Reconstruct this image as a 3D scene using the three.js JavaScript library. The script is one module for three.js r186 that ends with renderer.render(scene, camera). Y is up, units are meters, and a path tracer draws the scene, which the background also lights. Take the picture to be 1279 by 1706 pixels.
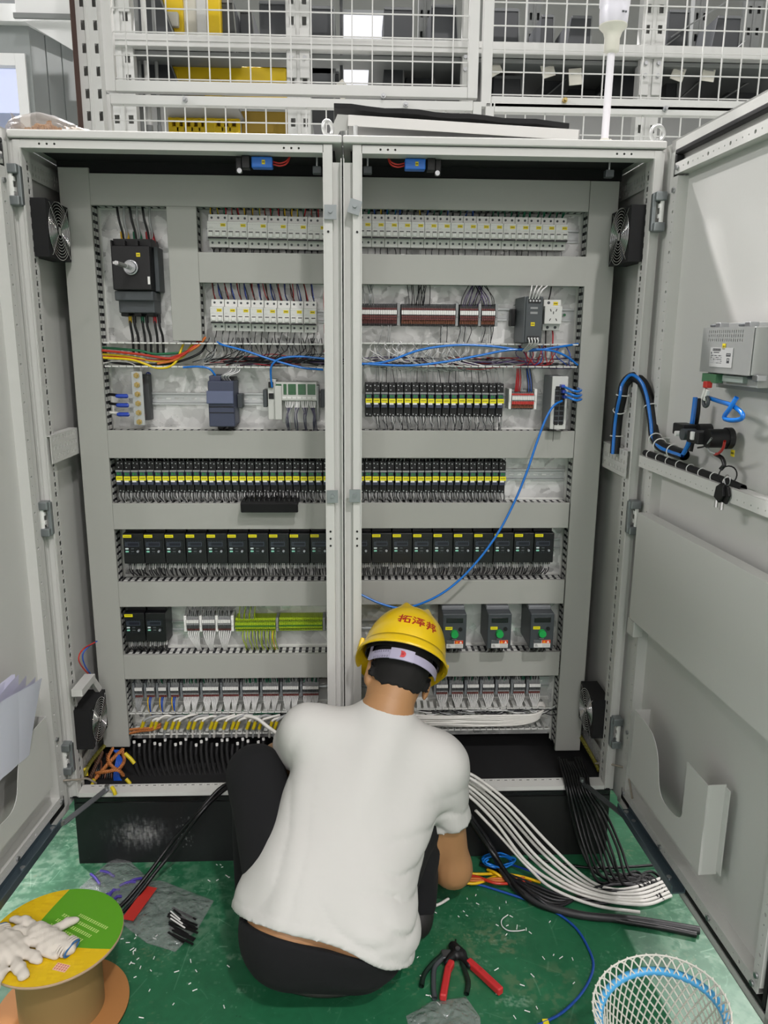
import * as THREE from 'three';
import { RoundedBoxGeometry } from 'three/addons/geometries/RoundedBoxGeometry.js';
import { RectAreaLightUniformsLib } from 'three/addons/lights/RectAreaLightUniformsLib.js';
import { mergeGeometries } from 'three/addons/utils/BufferGeometryUtils.js';

// ---------- camera, exposure, lamps ----------
const scene = new THREE.Scene();
scene.background = new THREE.Color().setRGB(4.0, 4.0, 4.3);
const camera = new THREE.PerspectiveCamera(67.32, 1279 / 1706, 0.05, 80);
camera.position.set(0.027, 1.534, 2.025);
const YAW = 0.04023, PITCH = 0.22310, ROLL = 0.00799, FPX = 1281;
{
  const f = new THREE.Vector3(Math.sin(YAW) * Math.cos(PITCH), -Math.sin(PITCH), -Math.cos(YAW) * Math.cos(PITCH));
  const r0 = new THREE.Vector3(Math.cos(YAW), 0, Math.sin(YAW)), u0 = new THREE.Vector3().crossVectors(r0, f);
  const r = r0.clone().multiplyScalar(Math.cos(ROLL)).addScaledVector(u0, Math.sin(ROLL));
  const u = u0.clone().multiplyScalar(Math.cos(ROLL)).addScaledVector(r0, -Math.sin(ROLL));
  camera.quaternion.setFromRotationMatrix(new THREE.Matrix4().makeBasis(r, u, f.clone().negate()));
  camera.updateMatrixWorld();
}
scene.add(camera);
const renderer = new THREE.WebGLRenderer({ antialias: true });
renderer.toneMapping = THREE.LinearToneMapping;
renderer.toneMappingExposure = 0.275;
renderer.shadowMap.enabled = true;
// unseen high-bay lamps of the hall, those far behind the camera added as fill: [x, z, strength]
const LAMP_Y = 7.4, LAMP_CD = 520;
const LAMPS = [[4.9, 4.9, 0.34], [1.75, 4.9, 0.8], [-3.4, 9.5, 0.5], [-0.6, 11.8, 0.75], [2.6, 9.5, 0.5], [0.9, 13.2, 0.8], [4.2, -4.2, 1.9], [-0.6, -4.0, 1.9], [-5.0, -4.2, 1.9]];
const PANEL = { pos: [-5.6, 4.8, 1.0], w: 2.4, h: 0.7, aim: [0.8, 1.5, 0.3], L: 95 };     // unseen LED panel lamp, added on the left for soft light on the door

// ---------- helpers ----------
const V = (x, y, z) => new THREE.Vector3(x, y, z);
function mulberry(a) { return () => { a |= 0; a = a + 0x6D2B79F5 | 0; let t = Math.imul(a ^ a >>> 15, 1 | a); t = t + Math.imul(t ^ t >>> 7, 61 | t) ^ t; return ((t ^ t >>> 14) >>> 0) / 4294967296; }; }
const rnd = mulberry(7);
const rr = (a, b) => a + (b - a) * rnd();
const EYE = camera.position.clone(), EYEQ = camera.quaternion.clone();     // the standpoint the photograph was measured from
function pixelRay(px, py) { return [EYE.clone(), V((px - 639.5) / FPX, -(py - 853) / FPX, -1).applyQuaternion(EYEQ)]; }
function A(px, py, z) { const [o, d] = pixelRay(px, py); return o.addScaledVector(d, (z - o.z) / d.z); }          // point of the plane z = const
function FL(px, py, y = 0) { const [o, d] = pixelRay(px, py); return o.addScaledVector(d, (y - o.y) / d.y); }      // of the plane y = const
function AX(px, py, x) { const [o, d] = pixelRay(px, py); return o.addScaledVector(d, (x - o.x) / d.x); }         // of the plane x = const
function AD(px, py, dep) { const [o, d] = pixelRay(px, py); return o.addScaledVector(d, dep); }                   // at a depth along the lens axis

const used = {};
function numbered(n) { const k = used[n] = (used[n] ?? -1) + 1; return k ? n + '_' + String(k).padStart(3, '0') : n; }
function tag(o, label, category, group, kind) {
  if (label) o.userData.label = label;
  if (category) o.userData.category = category;
  if (group) o.userData.group = group;
  if (kind) o.userData.kind = kind;
  return o;
}
function thing(name, label, category, pos = [0, 0, 0], turn = 0, group) {
  const o = new THREE.Group(); o.name = numbered(name); scene.add(o);
  if (pos.isVector3) o.position.copy(pos); else o.position.set(...pos);
  o.rotation.y = turn;
  return tag(o, label, category, group);
}
function dup(root, pos, label, group, turn) {
  const r = root.clone(); r.name = numbered(root.name.replace(/_\d{3}$/, '')); scene.add(r);
  if (pos.isVector3) r.position.copy(pos); else r.position.set(...pos);
  if (turn !== undefined) r.rotation.y = turn;
  return tag(r, label, null, group);
}
const ORD = ['first', 'second', 'third', 'fourth', 'fifth', 'sixth', 'seventh', 'eighth', 'ninth', 'tenth', 'eleventh', 'twelfth', 'thirteenth', 'fourteenth', 'fifteenth', 'sixteenth', 'seventeenth', 'eighteenth', 'nineteenth', 'twentieth'];
function ordinal(i) { return i < 20 ? ORD[i] : (['twenty', 'thirty', 'forty', 'fifty'][Math.floor((i + 1) / 10) - 2] + ((i + 1) % 10 ? '-' + ORD[(i + 1) % 10 - 1] : '')).replace(/(twenty|thirty|forty|fifty)$/, s => s.replace('y', 'ieth')); }

function planarUV(g) {      // uv in metres from the dominant axis of each face
  const p = g.attributes.position, n = p.count, uv = new Float32Array(n * 2), a = V(), b = V(), c = V();
  for (let i = 0; i < n; i += 3) {
    a.fromBufferAttribute(p, i); b.fromBufferAttribute(p, i + 1); c.fromBufferAttribute(p, i + 2);
    const q = b.clone().sub(a).cross(c.clone().sub(a)), ax = Math.abs(q.x), ay = Math.abs(q.y), az = Math.abs(q.z);
    const k = ax > ay && ax > az ? 0 : ay > az ? 1 : 2;
    [a, b, c].forEach((v, j) => { uv[(i + j) * 2] = k === 0 ? v.z : v.x; uv[(i + j) * 2 + 1] = k === 1 ? v.z : v.y; });
  }
  g.setAttribute('uv', new THREE.BufferAttribute(uv, 2));
  return g;
}
const boxCache = {};
class MB {                  // collects shapes, builds one named mesh
  constructor() { this.g = []; }
  add(g, x = 0, y = 0, z = 0, rx = 0, ry = 0, rz = 0) {
    g = g.index ? g.toNonIndexed() : g.clone();
    for (const k of Object.keys(g.attributes)) if (!['position', 'normal', 'uv'].includes(k)) g.deleteAttribute(k);
    if (rx || ry || rz) g.applyMatrix4(new THREE.Matrix4().makeRotationFromEuler(new THREE.Euler(rx, ry, rz)));
    g.translate(x, y, z); this.g.push(g); return this;
  }
  box(w, h, d, x = 0, y = 0, z = 0, rx = 0, ry = 0, rz = 0) { return this.add(new THREE.BoxGeometry(w, h, d), x, y, z, rx, ry, rz); }
  rbox(w, h, d, r, x = 0, y = 0, z = 0, rx = 0, ry = 0, rz = 0, seg = 1) { return this.add(new RoundedBoxGeometry(w, h, d, seg, Math.min(r, w / 2.01, h / 2.01, d / 2.01)), x, y, z, rx, ry, rz); }
  span(x0, x1, y0, y1, z0, z1, r = 0) { const a = [x1 - x0, y1 - y0, z1 - z0], b = [(x0 + x1) / 2, (y0 + y1) / 2, (z0 + z1) / 2]; return r ? this.rbox(...a, r, ...b) : this.box(...a, ...b); }
  cyl(r, h, x = 0, y = 0, z = 0, axis = 'y', seg = 16, r2 = r) { return this.add(new THREE.CylinderGeometry(r2, r, h, seg), x, y, z, axis === 'z' ? Math.PI / 2 : 0, 0, axis === 'x' ? Math.PI / 2 : 0); }
  tube(pts, r, seg = 0, rad = 6, tension) {
    const c = new THREE.CatmullRomCurve3(pts.map(p => p.isVector3 ? p : V(...p)), false, 'catmullrom', tension ?? 0.5);
    const tg = new THREE.TubeGeometry(c, seg || Math.max(4, pts.length * 5), r, rad, false);
    this.add(tg);
    return this;
  }
  bar(p, q, w, d, up) {      // a box from p to q
    p = p.isVector3 ? p : V(...p); q = q.isVector3 ? q : V(...q);
    const z = q.clone().sub(p), L = z.length(); z.normalize();
    const u = up || (Math.abs(z.y) > 0.9 ? V(0, 0, 1) : V(0, 1, 0)), x = V().crossVectors(u, z).normalize(), y = V().crossVectors(z, x);
    const g = new THREE.BoxGeometry(w, d, L).toNonIndexed();
    g.applyMatrix4(new THREE.Matrix4().makeBasis(x, y, z).setPosition(p.clone().add(q).multiplyScalar(0.5)));
    this.g.push(g); return this;
  }
  plate(shape, depth, x = 0, y = 0, z = 0, rx = 0, ry = 0, rz = 0, bevel = 0) {
    return this.add(new THREE.ExtrudeGeometry(shape, { depth, bevelEnabled: bevel > 0, bevelSize: bevel, bevelThickness: bevel, bevelSegments: 2, curveSegments: 10 }), x, y, z, rx, ry, rz);
  }
  lathe(pts, x = 0, y = 0, z = 0, seg = 32, rx = 0, ry = 0, rz = 0) { return this.add(new THREE.LatheGeometry(pts.map(p => new THREE.Vector2(...p)), seg), x, y, z, rx, ry, rz); }
  tubeSheet(i) {   // a loosely folded sheet of paper, curved and leaning
    const g = new THREE.PlaneGeometry(0.17, 0.2, 8, 10), q = g.attributes.position; for (let k = 0; k < q.count; k++) { const x = q.getX(k), y = q.getY(k) + 0.1; q.setXYZ(k, x, y, -0.05 * y * y * (1 + 0.3 * i) + 0.012 * Math.sin(x * 14 + i)); }
    const b = g.clone().translate(0, 0, -0.0008); b.index.array.reverse(); g.computeVertexNormals(); b.computeVertexNormals(); return this.add(g).add(b);
  }
  geom(keepUV) { const g = this.g.length === 1 ? this.g[0] : mergeGeometries(this.g); return keepUV ? g : planarUV(g); }
  build(name, mat, parent, opt = {}) {
    const g = this.geom(opt.uv);
    if (opt.w) for (let q = parent; q && q !== scene; q = q.parent) g.translate(-q.position.x, -q.position.y, -q.position.z);   // points given in the world
    const m = new THREE.Mesh(g, mat); m.name = name; m.castShadow = m.receiveShadow = true;
    if (opt.label) m.userData.label = opt.label;
    if (opt.kind) m.userData.kind = opt.kind;
    if (parent) parent.add(m);
    return m;
  }
}
const mb = () => new MB();
function solo(name, label, category, builder, mat, pos, group, opt = {}) {   // a thing of one mesh; the builder's points are in the world, pos becomes its origin
  const g = builder.geom(opt.uv), p = pos.isVector3 ? pos : V(...pos); g.translate(-p.x, -p.y, -p.z);
  const m = new THREE.Mesh(g, mat); m.name = numbered(name); m.position.copy(p); m.castShadow = m.receiveShadow = true; scene.add(m);
  return tag(m, label, category, group, opt.kind);
}
function struct(name, builder, mat, parent) { const m = builder.build(name, mat, parent || scene); if (!parent) { m.name = numbered(name); m.userData.kind = 'structure'; } return m; }
function rectShape(x0, x1, y0, y1, holes = []) {
  const s = new THREE.Shape(); s.moveTo(x0, y0); s.lineTo(x1, y0); s.lineTo(x1, y1); s.lineTo(x0, y1); s.closePath();
  for (const h of holes) {
    const p = new THREE.Path();
    if (h.r) p.absarc(h.x, h.y, h.r, 0, Math.PI * 2, true);
    else { p.moveTo(h.x - h.w / 2, h.y - h.h / 2); p.lineTo(h.x - h.w / 2, h.y + h.h / 2); p.lineTo(h.x + h.w / 2, h.y + h.h / 2); p.lineTo(h.x + h.w / 2, h.y - h.h / 2); p.closePath(); }
    s.holes.push(p);
  }
  return s;
}

// smooth surface of a distance field: one vertex per crossed cell
function fieldGeom(f, lo, hi, c) {
  const n = [0, 1, 2].map(k => Math.ceil((hi[k] - lo[k]) / c) + 1), [nx, ny, nz] = n, v = new Float32Array(nx * ny * nz), id = (i, j, k) => (k * ny + j) * nx + i;
  for (let k = 0; k < nz; k++) for (let j = 0; j < ny; j++) for (let i = 0; i < nx; i++) v[id(i, j, k)] = f(lo[0] + i * c, lo[1] + j * c, lo[2] + k * c);
  const vid = new Int32Array(v.length).fill(-1), P = [], I = [];
  for (let k = 0; k < nz - 1; k++) for (let j = 0; j < ny - 1; j++) for (let i = 0; i < nx - 1; i++) {
    let m = 0, sx = 0, sy = 0, sz = 0, cnt = 0; const g = [];
    for (let q = 0; q < 8; q++) { const a = v[id(i + (q & 1), j + (q >> 1 & 1), k + (q >> 2))]; g.push(a); if (a < 0) m |= 1 << q; }
    if (m === 0 || m === 255) continue;
    for (let q = 0; q < 8; q++) for (let b = 0; b < 3; b++) { if (q >> b & 1) continue; const r = q | 1 << b; if ((g[q] < 0) === (g[r] < 0)) continue; const t = g[q] / (g[q] - g[r]); sx += (q & 1) + (b === 0 ? t : 0); sy += (q >> 1 & 1) + (b === 1 ? t : 0); sz += (q >> 2) + (b === 2 ? t : 0); cnt++; }
    vid[id(i, j, k)] = P.length / 3; P.push(lo[0] + (i + sx / cnt) * c, lo[1] + (j + sy / cnt) * c, lo[2] + (k + sz / cnt) * c);
  }
  const quad = (a, b, d, e, flip) => { if (a < 0 || b < 0 || d < 0 || e < 0) return; flip ? I.push(a, d, b, a, e, d) : I.push(a, b, d, a, d, e); };
  for (let k = 1; k < nz - 1; k++) for (let j = 1; j < ny - 1; j++) for (let i = 1; i < nx - 1; i++) {
    const a = v[id(i, j, k)] < 0;
    if (a !== v[id(i + 1, j, k)] < 0) quad(vid[id(i, j - 1, k - 1)], vid[id(i, j, k - 1)], vid[id(i, j, k)], vid[id(i, j - 1, k)], !a);
    if (a !== v[id(i, j + 1, k)] < 0) quad(vid[id(i - 1, j, k - 1)], vid[id(i - 1, j, k)], vid[id(i, j, k)], vid[id(i, j, k - 1)], !a);
    if (a !== v[id(i, j, k + 1)] < 0) quad(vid[id(i - 1, j - 1, k)], vid[id(i, j - 1, k)], vid[id(i, j, k)], vid[id(i - 1, j, k)], !a);
  }
  const geo = new THREE.BufferGeometry(); geo.setAttribute('position', new THREE.BufferAttribute(new Float32Array(P), 3)); geo.setIndex(I); geo.computeVertexNormals();
  geo.setAttribute('uv', new THREE.BufferAttribute(new Float32Array(P.length / 3 * 2), 2)); return geo;
}
function cap(x, y, z, a, b, ra, rb) { const ux = b[0] - a[0], uy = b[1] - a[1], uz = b[2] - a[2], vx = x - a[0], vy = y - a[1], vz = z - a[2]; let t = (vx * ux + vy * uy + vz * uz) / (ux * ux + uy * uy + uz * uz); t = t < 0 ? 0 : t > 1 ? 1 : t; const dx = vx - t * ux, dy = vy - t * uy, dz = vz - t * uz; return Math.sqrt(dx * dx + dy * dy + dz * dz) - ra - (rb - ra) * t; }
function smin(a, b, k) { const h = Math.max(k - Math.abs(a - b), 0) / k; return Math.min(a, b) - h * h * k * 0.25; }
function caps(list, k) { return (x, y, z) => { let d = 9; for (const c of list) d = smin(d, cap(x, y, z, ...c), k); return d; }; }

// ---------- textures and materials ----------
function noiseGrid(n, seed) { const r = mulberry(seed), a = new Float32Array(n * n); for (let i = 0; i < n * n; i++) a[i] = r(); return (x, y) => { x = (x % 1 + 1) % 1 * n; y = (y % 1 + 1) % 1 * n; const i = Math.floor(x) % n, j = Math.floor(y) % n, u = x - Math.floor(x), v = y - Math.floor(y), s = u * u * (3 - 2 * u), t = v * v * (3 - 2 * v), k = (i + 1) % n, l = (j + 1) % n; return (a[j * n + i] * (1 - s) + a[j * n + k] * s) * (1 - t) + (a[l * n + i] * (1 - s) + a[l * n + k] * s) * t; }; }
function fbm(seed, base = 4, oct = 5, gain = 0.5) { const g = []; for (let i = 0; i < oct; i++) g.push(noiseGrid(base << i, seed + i)); return (x, y) => { let s = 0, a = 1, t = 0; for (const f of g) { s += a * f(x, y); t += a; a *= gain; } return s / t; }; }
function dataTex(n, fn, metres, srgb = true) {
  const d = new Uint8Array(n * n * 4);
  for (let y = 0; y < n; y++) for (let x = 0; x < n; x++) { const c = fn(x / n, y / n), o = (y * n + x) * 4; for (let k = 0; k < 3; k++) d[o + k] = Math.max(0, Math.min(255, Array.isArray(c) ? c[k] : c)); d[o + 3] = 255; }
  const t = new THREE.DataTexture(d, n, n); t.wrapS = t.wrapT = THREE.RepeatWrapping; t.magFilter = THREE.LinearFilter; t.minFilter = THREE.LinearMipmapLinearFilter; t.generateMipmaps = true;
  if (srgb) t.colorSpace = THREE.SRGBColorSpace;
  t.repeat.set(1 / metres, 1 / metres); t.needsUpdate = true; return t;
}
function canvasTex(w, h, draw) { const c = document.createElement('canvas'); c.width = w; c.height = h; const g = c.getContext('2d'); draw(g, w, h); const t = new THREE.CanvasTexture(c); t.colorSpace = THREE.SRGBColorSpace; t.anisotropy = 4; return t; }
const std = (color, roughness = 0.5, metalness = 0, extra = {}) => new THREE.MeshStandardMaterial({ color, roughness, metalness, ...extra });
const phys = (o) => new THREE.MeshPhysicalMaterial(o);
const mix = (a, b, t) => a.map((v, i) => v + (b[i] - v) * t);
const sst = (a, b, x) => { x = Math.max(0, Math.min(1, (x - a) / (b - a))); return x * x * (3 - 2 * x); };

const nA = fbm(11, 4, 6), nB = fbm(31, 8, 5), nC = fbm(51, 3, 5), nD = fbm(71, 16, 4);
// galvanised steel: spangle cells
const spangle = (() => { const r = mulberry(5), P = []; for (let i = 0; i < 420; i++) P.push([r(), r(), r()]); return (x, y) => { let b = 9, s = 0; for (const p of P) { let dx = Math.abs(x - p[0]), dy = Math.abs(y - p[1]); dx = Math.min(dx, 1 - dx); dy = Math.min(dy, 1 - dy); const d = dx * dx + dy * dy; if (d < b) { b = d; s = p[2]; } } return s; }; })();
const zincMap = dataTex(256, (x, y) => { const s = spangle((x + 0.05 * nB(x, y)) % 1, (y + 0.05 * nB(y, x)) % 1), v = 206 + 44 * (s - 0.5) + 60 * (nA(x, y) - 0.5); return [v, v + 1, v - 1]; }, 0.5);
const zincRough = dataTex(256, (x, y) => 110 + 90 * (spangle(x, y) - 0.5) + 80 * (nA(y, x) - 0.5), 0.5, false);
const peel = dataTex(256, (x, y) => 255 * nD(x, y), 0.06, false);
const grimeRough = dataTex(256, (x, y) => 125 + 90 * (nA(x, y) - 0.5), 0.9, false);
const M = {
  paint: std('#c8c8c4', 1, 0, { roughnessMap: grimeRough, bumpMap: peel, bumpScale: 0.00006 }),
  doorPaint: std('#c9c9c5', 1, 0, { roughnessMap: grimeRough, bumpMap: peel, bumpScale: 0.00008 }),
  duct: std('#a3a49e', 0.55, 0, { bumpMap: peel, bumpScale: 0.00003 }),
  zinc: std('#ffffff', 1, 0.55, { map: zincMap, roughnessMap: zincRough }),
  zincPlate: std('#ffffff', 1, 0.55, { map: zincMap, roughnessMap: zincRough }),
  steel: std('#b9bbbd', 0.32, 0.9), chrome: std('#dddddd', 0.15, 1), darkSteel: std('#5e6264', 0.45, 0.7),
  black: std('#08080a', 0.5), blackGloss: std('#101012', 0.25), matteBlack: std('#0c0c0e', 0.85), rubber: std('#0f0f10', 0.7),
  hinge: std('#8d9394', 0.42, 0.6), white: std('#e8e8e4', 0.45), breaker: std('#d9dad5', 0.42), breaker2: std('#c9cac5', 0.45),
  yellow: std('#e9d60a', 0.5), yellowTag: std('#e6d21a', 0.55), redWire: std('#b3202a', 0.4), blueWire: std('#1b4fb0', 0.35), greenWire: std('#116a4a', 0.4), yellowWire: std('#e0b40c', 0.4),
  blueCable: phys({ color: '#1173cf', roughness: 0.22, clearcoat: 0.6, clearcoatRoughness: 0.15 }), blueDark: phys({ color: '#1c3fa8', roughness: 0.3, clearcoat: 0.4 }),
  greyWire: std('#9a9c9c', 0.5), darkWire: std('#1c1c20', 0.42), whiteWire: std('#dcdcda', 0.45), purpleWire: std('#51406e', 0.45),
  blackCable: std('#0b0b0d', 0.38), whiteCable: std('#d6d4ce', 0.45),
  greyDark: std('#43484b', 0.5), greyMid: std('#73777a', 0.5), greyBlue: std('#3c4257', 0.5), termGrey: std('#8e9090', 0.5), termDark: std('#3f4142', 0.55),
  termRed: std('#6e3430', 0.5), termOrange: std('#85492c', 0.5), orange: std('#c56b28', 0.5), green: std('#18a04a', 0.4), greenDark: std('#165e33', 0.5), pe: std('#a4bd1f', 0.5), peGreen: std('#2f6e22', 0.5),
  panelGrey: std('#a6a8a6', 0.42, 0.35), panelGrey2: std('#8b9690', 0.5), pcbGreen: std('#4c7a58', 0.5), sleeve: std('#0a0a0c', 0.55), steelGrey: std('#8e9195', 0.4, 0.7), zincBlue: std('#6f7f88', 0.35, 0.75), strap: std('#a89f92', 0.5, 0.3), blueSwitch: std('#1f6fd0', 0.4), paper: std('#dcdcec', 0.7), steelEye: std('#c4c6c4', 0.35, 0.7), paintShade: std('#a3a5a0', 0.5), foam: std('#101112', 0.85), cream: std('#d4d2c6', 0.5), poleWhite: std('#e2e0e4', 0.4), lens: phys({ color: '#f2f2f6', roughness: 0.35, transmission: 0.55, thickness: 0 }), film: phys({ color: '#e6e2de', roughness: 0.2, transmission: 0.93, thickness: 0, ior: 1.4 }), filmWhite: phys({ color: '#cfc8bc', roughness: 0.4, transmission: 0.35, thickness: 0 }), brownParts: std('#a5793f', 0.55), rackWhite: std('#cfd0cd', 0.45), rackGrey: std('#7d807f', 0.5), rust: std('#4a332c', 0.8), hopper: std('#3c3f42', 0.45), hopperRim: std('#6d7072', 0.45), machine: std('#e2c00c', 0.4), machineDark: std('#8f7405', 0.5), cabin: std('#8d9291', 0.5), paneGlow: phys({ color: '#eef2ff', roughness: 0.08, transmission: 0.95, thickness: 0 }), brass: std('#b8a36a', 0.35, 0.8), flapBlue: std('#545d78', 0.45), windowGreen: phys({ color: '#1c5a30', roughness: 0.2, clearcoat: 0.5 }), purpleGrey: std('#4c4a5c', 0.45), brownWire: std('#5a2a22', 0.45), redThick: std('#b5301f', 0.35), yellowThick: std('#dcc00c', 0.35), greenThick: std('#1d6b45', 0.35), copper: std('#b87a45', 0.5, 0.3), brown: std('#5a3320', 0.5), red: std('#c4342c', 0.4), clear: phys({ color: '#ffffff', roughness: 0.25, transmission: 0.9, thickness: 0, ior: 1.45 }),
};

M.rating = std('#ffffff', 0.5, 0, { map: canvasTex(256, 160, (g, w, h) => { g.fillStyle = '#b4b5b4'; g.fillRect(0, 0, w, h); g.fillStyle = '#26282a'; g.fillRect(28, 8, 92, 20); g.fillStyle = '#b4b5b4'; for (let i = 0; i < 8; i++) g.fillRect(34 + i * 11, 13, 3, 10); g.fillStyle = '#45484a'; g.fillRect(40, 36, 66, 8); g.fillRect(10, 36, 12, 18); const r = mulberry(9); for (let y = 0; y < 5; y++) for (let x = 0; x < 9; x++) { g.fillStyle = r() < 0.6 ? '#2b2d30' : '#8d8f90'; g.fillRect(10 + x * 15, 62 + y * 15, 6 + 7 * r(), 8); } g.fillStyle = '#3d4042'; g.fillRect(186, 44, 50, 26); g.fillRect(196, 84, 30, 40); g.fillStyle = '#b4b5b4'; g.fillRect(192, 52, 38, 4); g.fillRect(202, 92, 18, 10); }) });
Object.assign(M, { standCable: std('#0a0a0c', 0.75), boardEdge: std('#b79a80', 0.7), cardboard: std('#a8733f', 0.7), kraft: std('#8d7144', 0.75), knit: std('#d2cbc0', 0.9, 0, { bumpMap: dataTex(128, (x, y) => 128 + 90 * Math.sin(x * 50.27) * Math.sin(y * 50.27), 0.02, false), bumpScale: 0.0006 }), cuffBlue: std('#2f5f8f', 0.8), violet: std('#4a3a9a', 0.5), redGrip: std('#b82a2c', 0.45), greenBlack: std('#12251d', 0.5), basketWhite: std('#d4d2c8', 0.45), basketBlue: std('#4fa4d8', 0.4), blackSheath: std('#2a2a2c', 0.5), blueFloor: std('#1b4a9c', 0.35), sleeveYellow: std('#c9b414', 0.5), copperBraid: std('#b4713c', 0.5, 0.2), brownBraid: std('#4d3322', 0.6), yellowBraid: std('#6f6a20', 0.55),
  bagFilm: phys({ color: '#f4f5f6', roughness: 0.1, transmission: 0.9, thickness: 0, ior: 1.5, bumpMap: dataTex(256, (x, y) => 255 * Math.abs(nB(x, y) - 0.5) * 1.6 + 90 * Math.abs(nC(y, x) - 0.5), 0.22, false), bumpScale: 0.012 }) });
Object.assign(M, { skin: std('#ab7f56', 0.5), hair: std('#0d0b09', 0.85), shirt: std('#c9c8c4', 0.85, 0, { bumpMap: dataTex(64, (x, y) => 128 + 80 * Math.sin(x * 100.5) * Math.sin(y * 100.5), 0.02, false), bumpScale: 0.0002 }), trouser: std('#08090c', 0.95), shoe: std('#1a1817', 0.6), helmetYellow: phys({ color: '#e8c30a', roughness: 0.32, clearcoat: 0.5, clearcoatRoughness: 0.2 }), strapLilac: std('#a9a5bd', 0.45), strapShade: std('#6f6c80', 0.5), emblem: std('#c0161c', 0.45), stool: std('#2b2927', 0.55) });
// ---------- the hall ----------
const floorMap = canvasTex(1536, 1536, (g, n) => {      // worn green epoxy: grime, rubbed spots, scratches and chips
  const im = g.createImageData(n, n), d = im.data;
  for (let y = 0; y < n; y++) for (let x = 0; x < n; x++) {
    const u = x / n, v = y / n, b = nB(u, v), c = nC(v, u), f = nD(u * 3, v * 3), q = nD(u * 9, v * 9), o = (y * n + x) * 4;
    let col = mix([30, 86, 57], [42, 112, 75], 0.5 * b + 0.5 * q); const worn = sst(0.42, 0.57, c) * sst(0.4, 0.64, 0.5 * f + 0.5 * q); col = mix(col, [116, 142, 120], 0.72 * worn);
    const dirt = sst(0.47, 0.58, nC(u + 0.37, v + 0.61)) * sst(0.42, 0.58, f) * sst(0.42, 0.6, q); col = mix(col, [118, 114, 86], 0.6 * dirt);
    for (let k = 0; k < 3; k++) d[o + k] = col[k]; d[o + 3] = 255;
  }
  g.putImageData(im, 0, 0); const r = mulberry(44); g.lineCap = 'round';
  for (let i = 0; i < 260; i++) { const x = r() * n, y = r() * n, w = 10 + 50 * r(), k = 20 + 60 * r(); for (let j = 0; j < k; j++) { g.fillStyle = `rgba(${i % 3 ? '120,146,124' : '126,124,96'},${0.1 + 0.3 * r()})`; const a = r() * 6.28, q = w * Math.sqrt(r()); g.fillRect(x + Math.cos(a) * q * 1.6, y + Math.sin(a) * q * 0.7, 2 + 8 * r() * r(), 1.5 + 4 * r()); } }
  for (let i = 0; i < 1500; i++) { const x = r() * n, y = r() * n, a = r() * 6.28, l = 8 + 150 * r() * r() * r(), w = nC(y / n, x / n) > 0.46 ? 1.2 : 0.6; g.strokeStyle = `rgba(168,190,170,${(0.1 + 0.34 * r()) * w})`; g.lineWidth = 0.8 + 2.6 * r() * r(); g.beginPath(); g.moveTo(x, y); g.quadraticCurveTo(x + Math.cos(a) * l * 0.5 + 6 * r(), y + Math.sin(a) * l * 0.5, x + Math.cos(a) * l, y + Math.sin(a) * l); g.stroke(); }
  for (let i = 0; i < 2600; i++) { g.fillStyle = r() < 0.7 ? `rgba(176,190,172,${0.15 + 0.45 * r()})` : `rgba(20,34,26,${0.4 * r()})`; g.fillRect(r() * n, r() * n, 1 + 4 * r() * r(), 1 + 3 * r() * r()); }
});
floorMap.wrapS = floorMap.wrapT = THREE.RepeatWrapping; floorMap.repeat.set(1 / 2.3, 1 / 2.3); floorMap.offset.set(0.13, 0.3);
const floorRough = dataTex(512, (x, y) => 70 + 120 * sst(0.4, 0.7, nC(y, x)) + 40 * nD(x * 2, y * 2), 2.3, false);
M.floor = std('#ffffff', 1, 0, { map: floorMap, roughnessMap: floorRough });
M.wall = std('#d4d4d2', 0.6); M.wallBack = std('#8f928f', 0.6); M.wallPanel = std('#a9aeae', 0.5); M.ceil = std('#cfd0ce', 0.75); M.frameWhite = std('#e6e7e6', 0.4);
struct('floor', mb().span(-3, 3, -0.012, 0, -0.7, 4.2), M.floor);
M.concrete = std('#ffffff', 0.6, 0, { map: dataTex(256, (x, y) => { const v = 172 + 40 * (nA(x, y) - 0.5) + 20 * (nD(x, y) - 0.5); return [v, v, v - 3]; }, 3) });
struct('floor', mb().span(-9, 9, -0.2, -0.0125, -11, 14), M.concrete);
struct('ceiling', mb().span(-9.2, 9.2, 8.2, 8.4, -11.2, 14.2), M.ceil);
struct('wall_right', mb().span(9, 9.2, -0.2, 8.2, -11, 14), M.wall);
struct('wall_front', mb().span(-9.2, 9.2, -0.2, 8.2, 14, 14.2), M.wall);
const WIN = (() => { const a = A(572, 20, -11.1), b = A(642, 158, -11.1); return { x: (a.x + b.x) / 2, y: (a.y + b.y) / 2, w: b.x - a.x, h: a.y - b.y }; })();
{ // back wall with a tall bright window, seen through the racks; second opening added to brighten the cabin window
  const b = mb().plate(rectShape(-9, 9, -0.2, 8.2, [WIN, { x: -5.35, y: 5.05, w: 1.9, h: 2.7 }]), 0.2, 0, 0, -11.2); struct('wall_back', b, M.wallBack);
}
{ // left wall with windows
  const holes = [{ x: 2.2, y: 2.5, w: 1.1, h: 1.7 }, { x: -5, y: 3.5, w: 3, h: 2.4 }, { x: -10, y: 3.5, w: 3, h: 2.4 }];
  struct('wall_left', mb().plate(rectShape(-14, 11, -0.2, 8.2, holes), 0.2, -9, 0, 0, 0, Math.PI / 2, 0), M.wallPanel);
}
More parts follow.
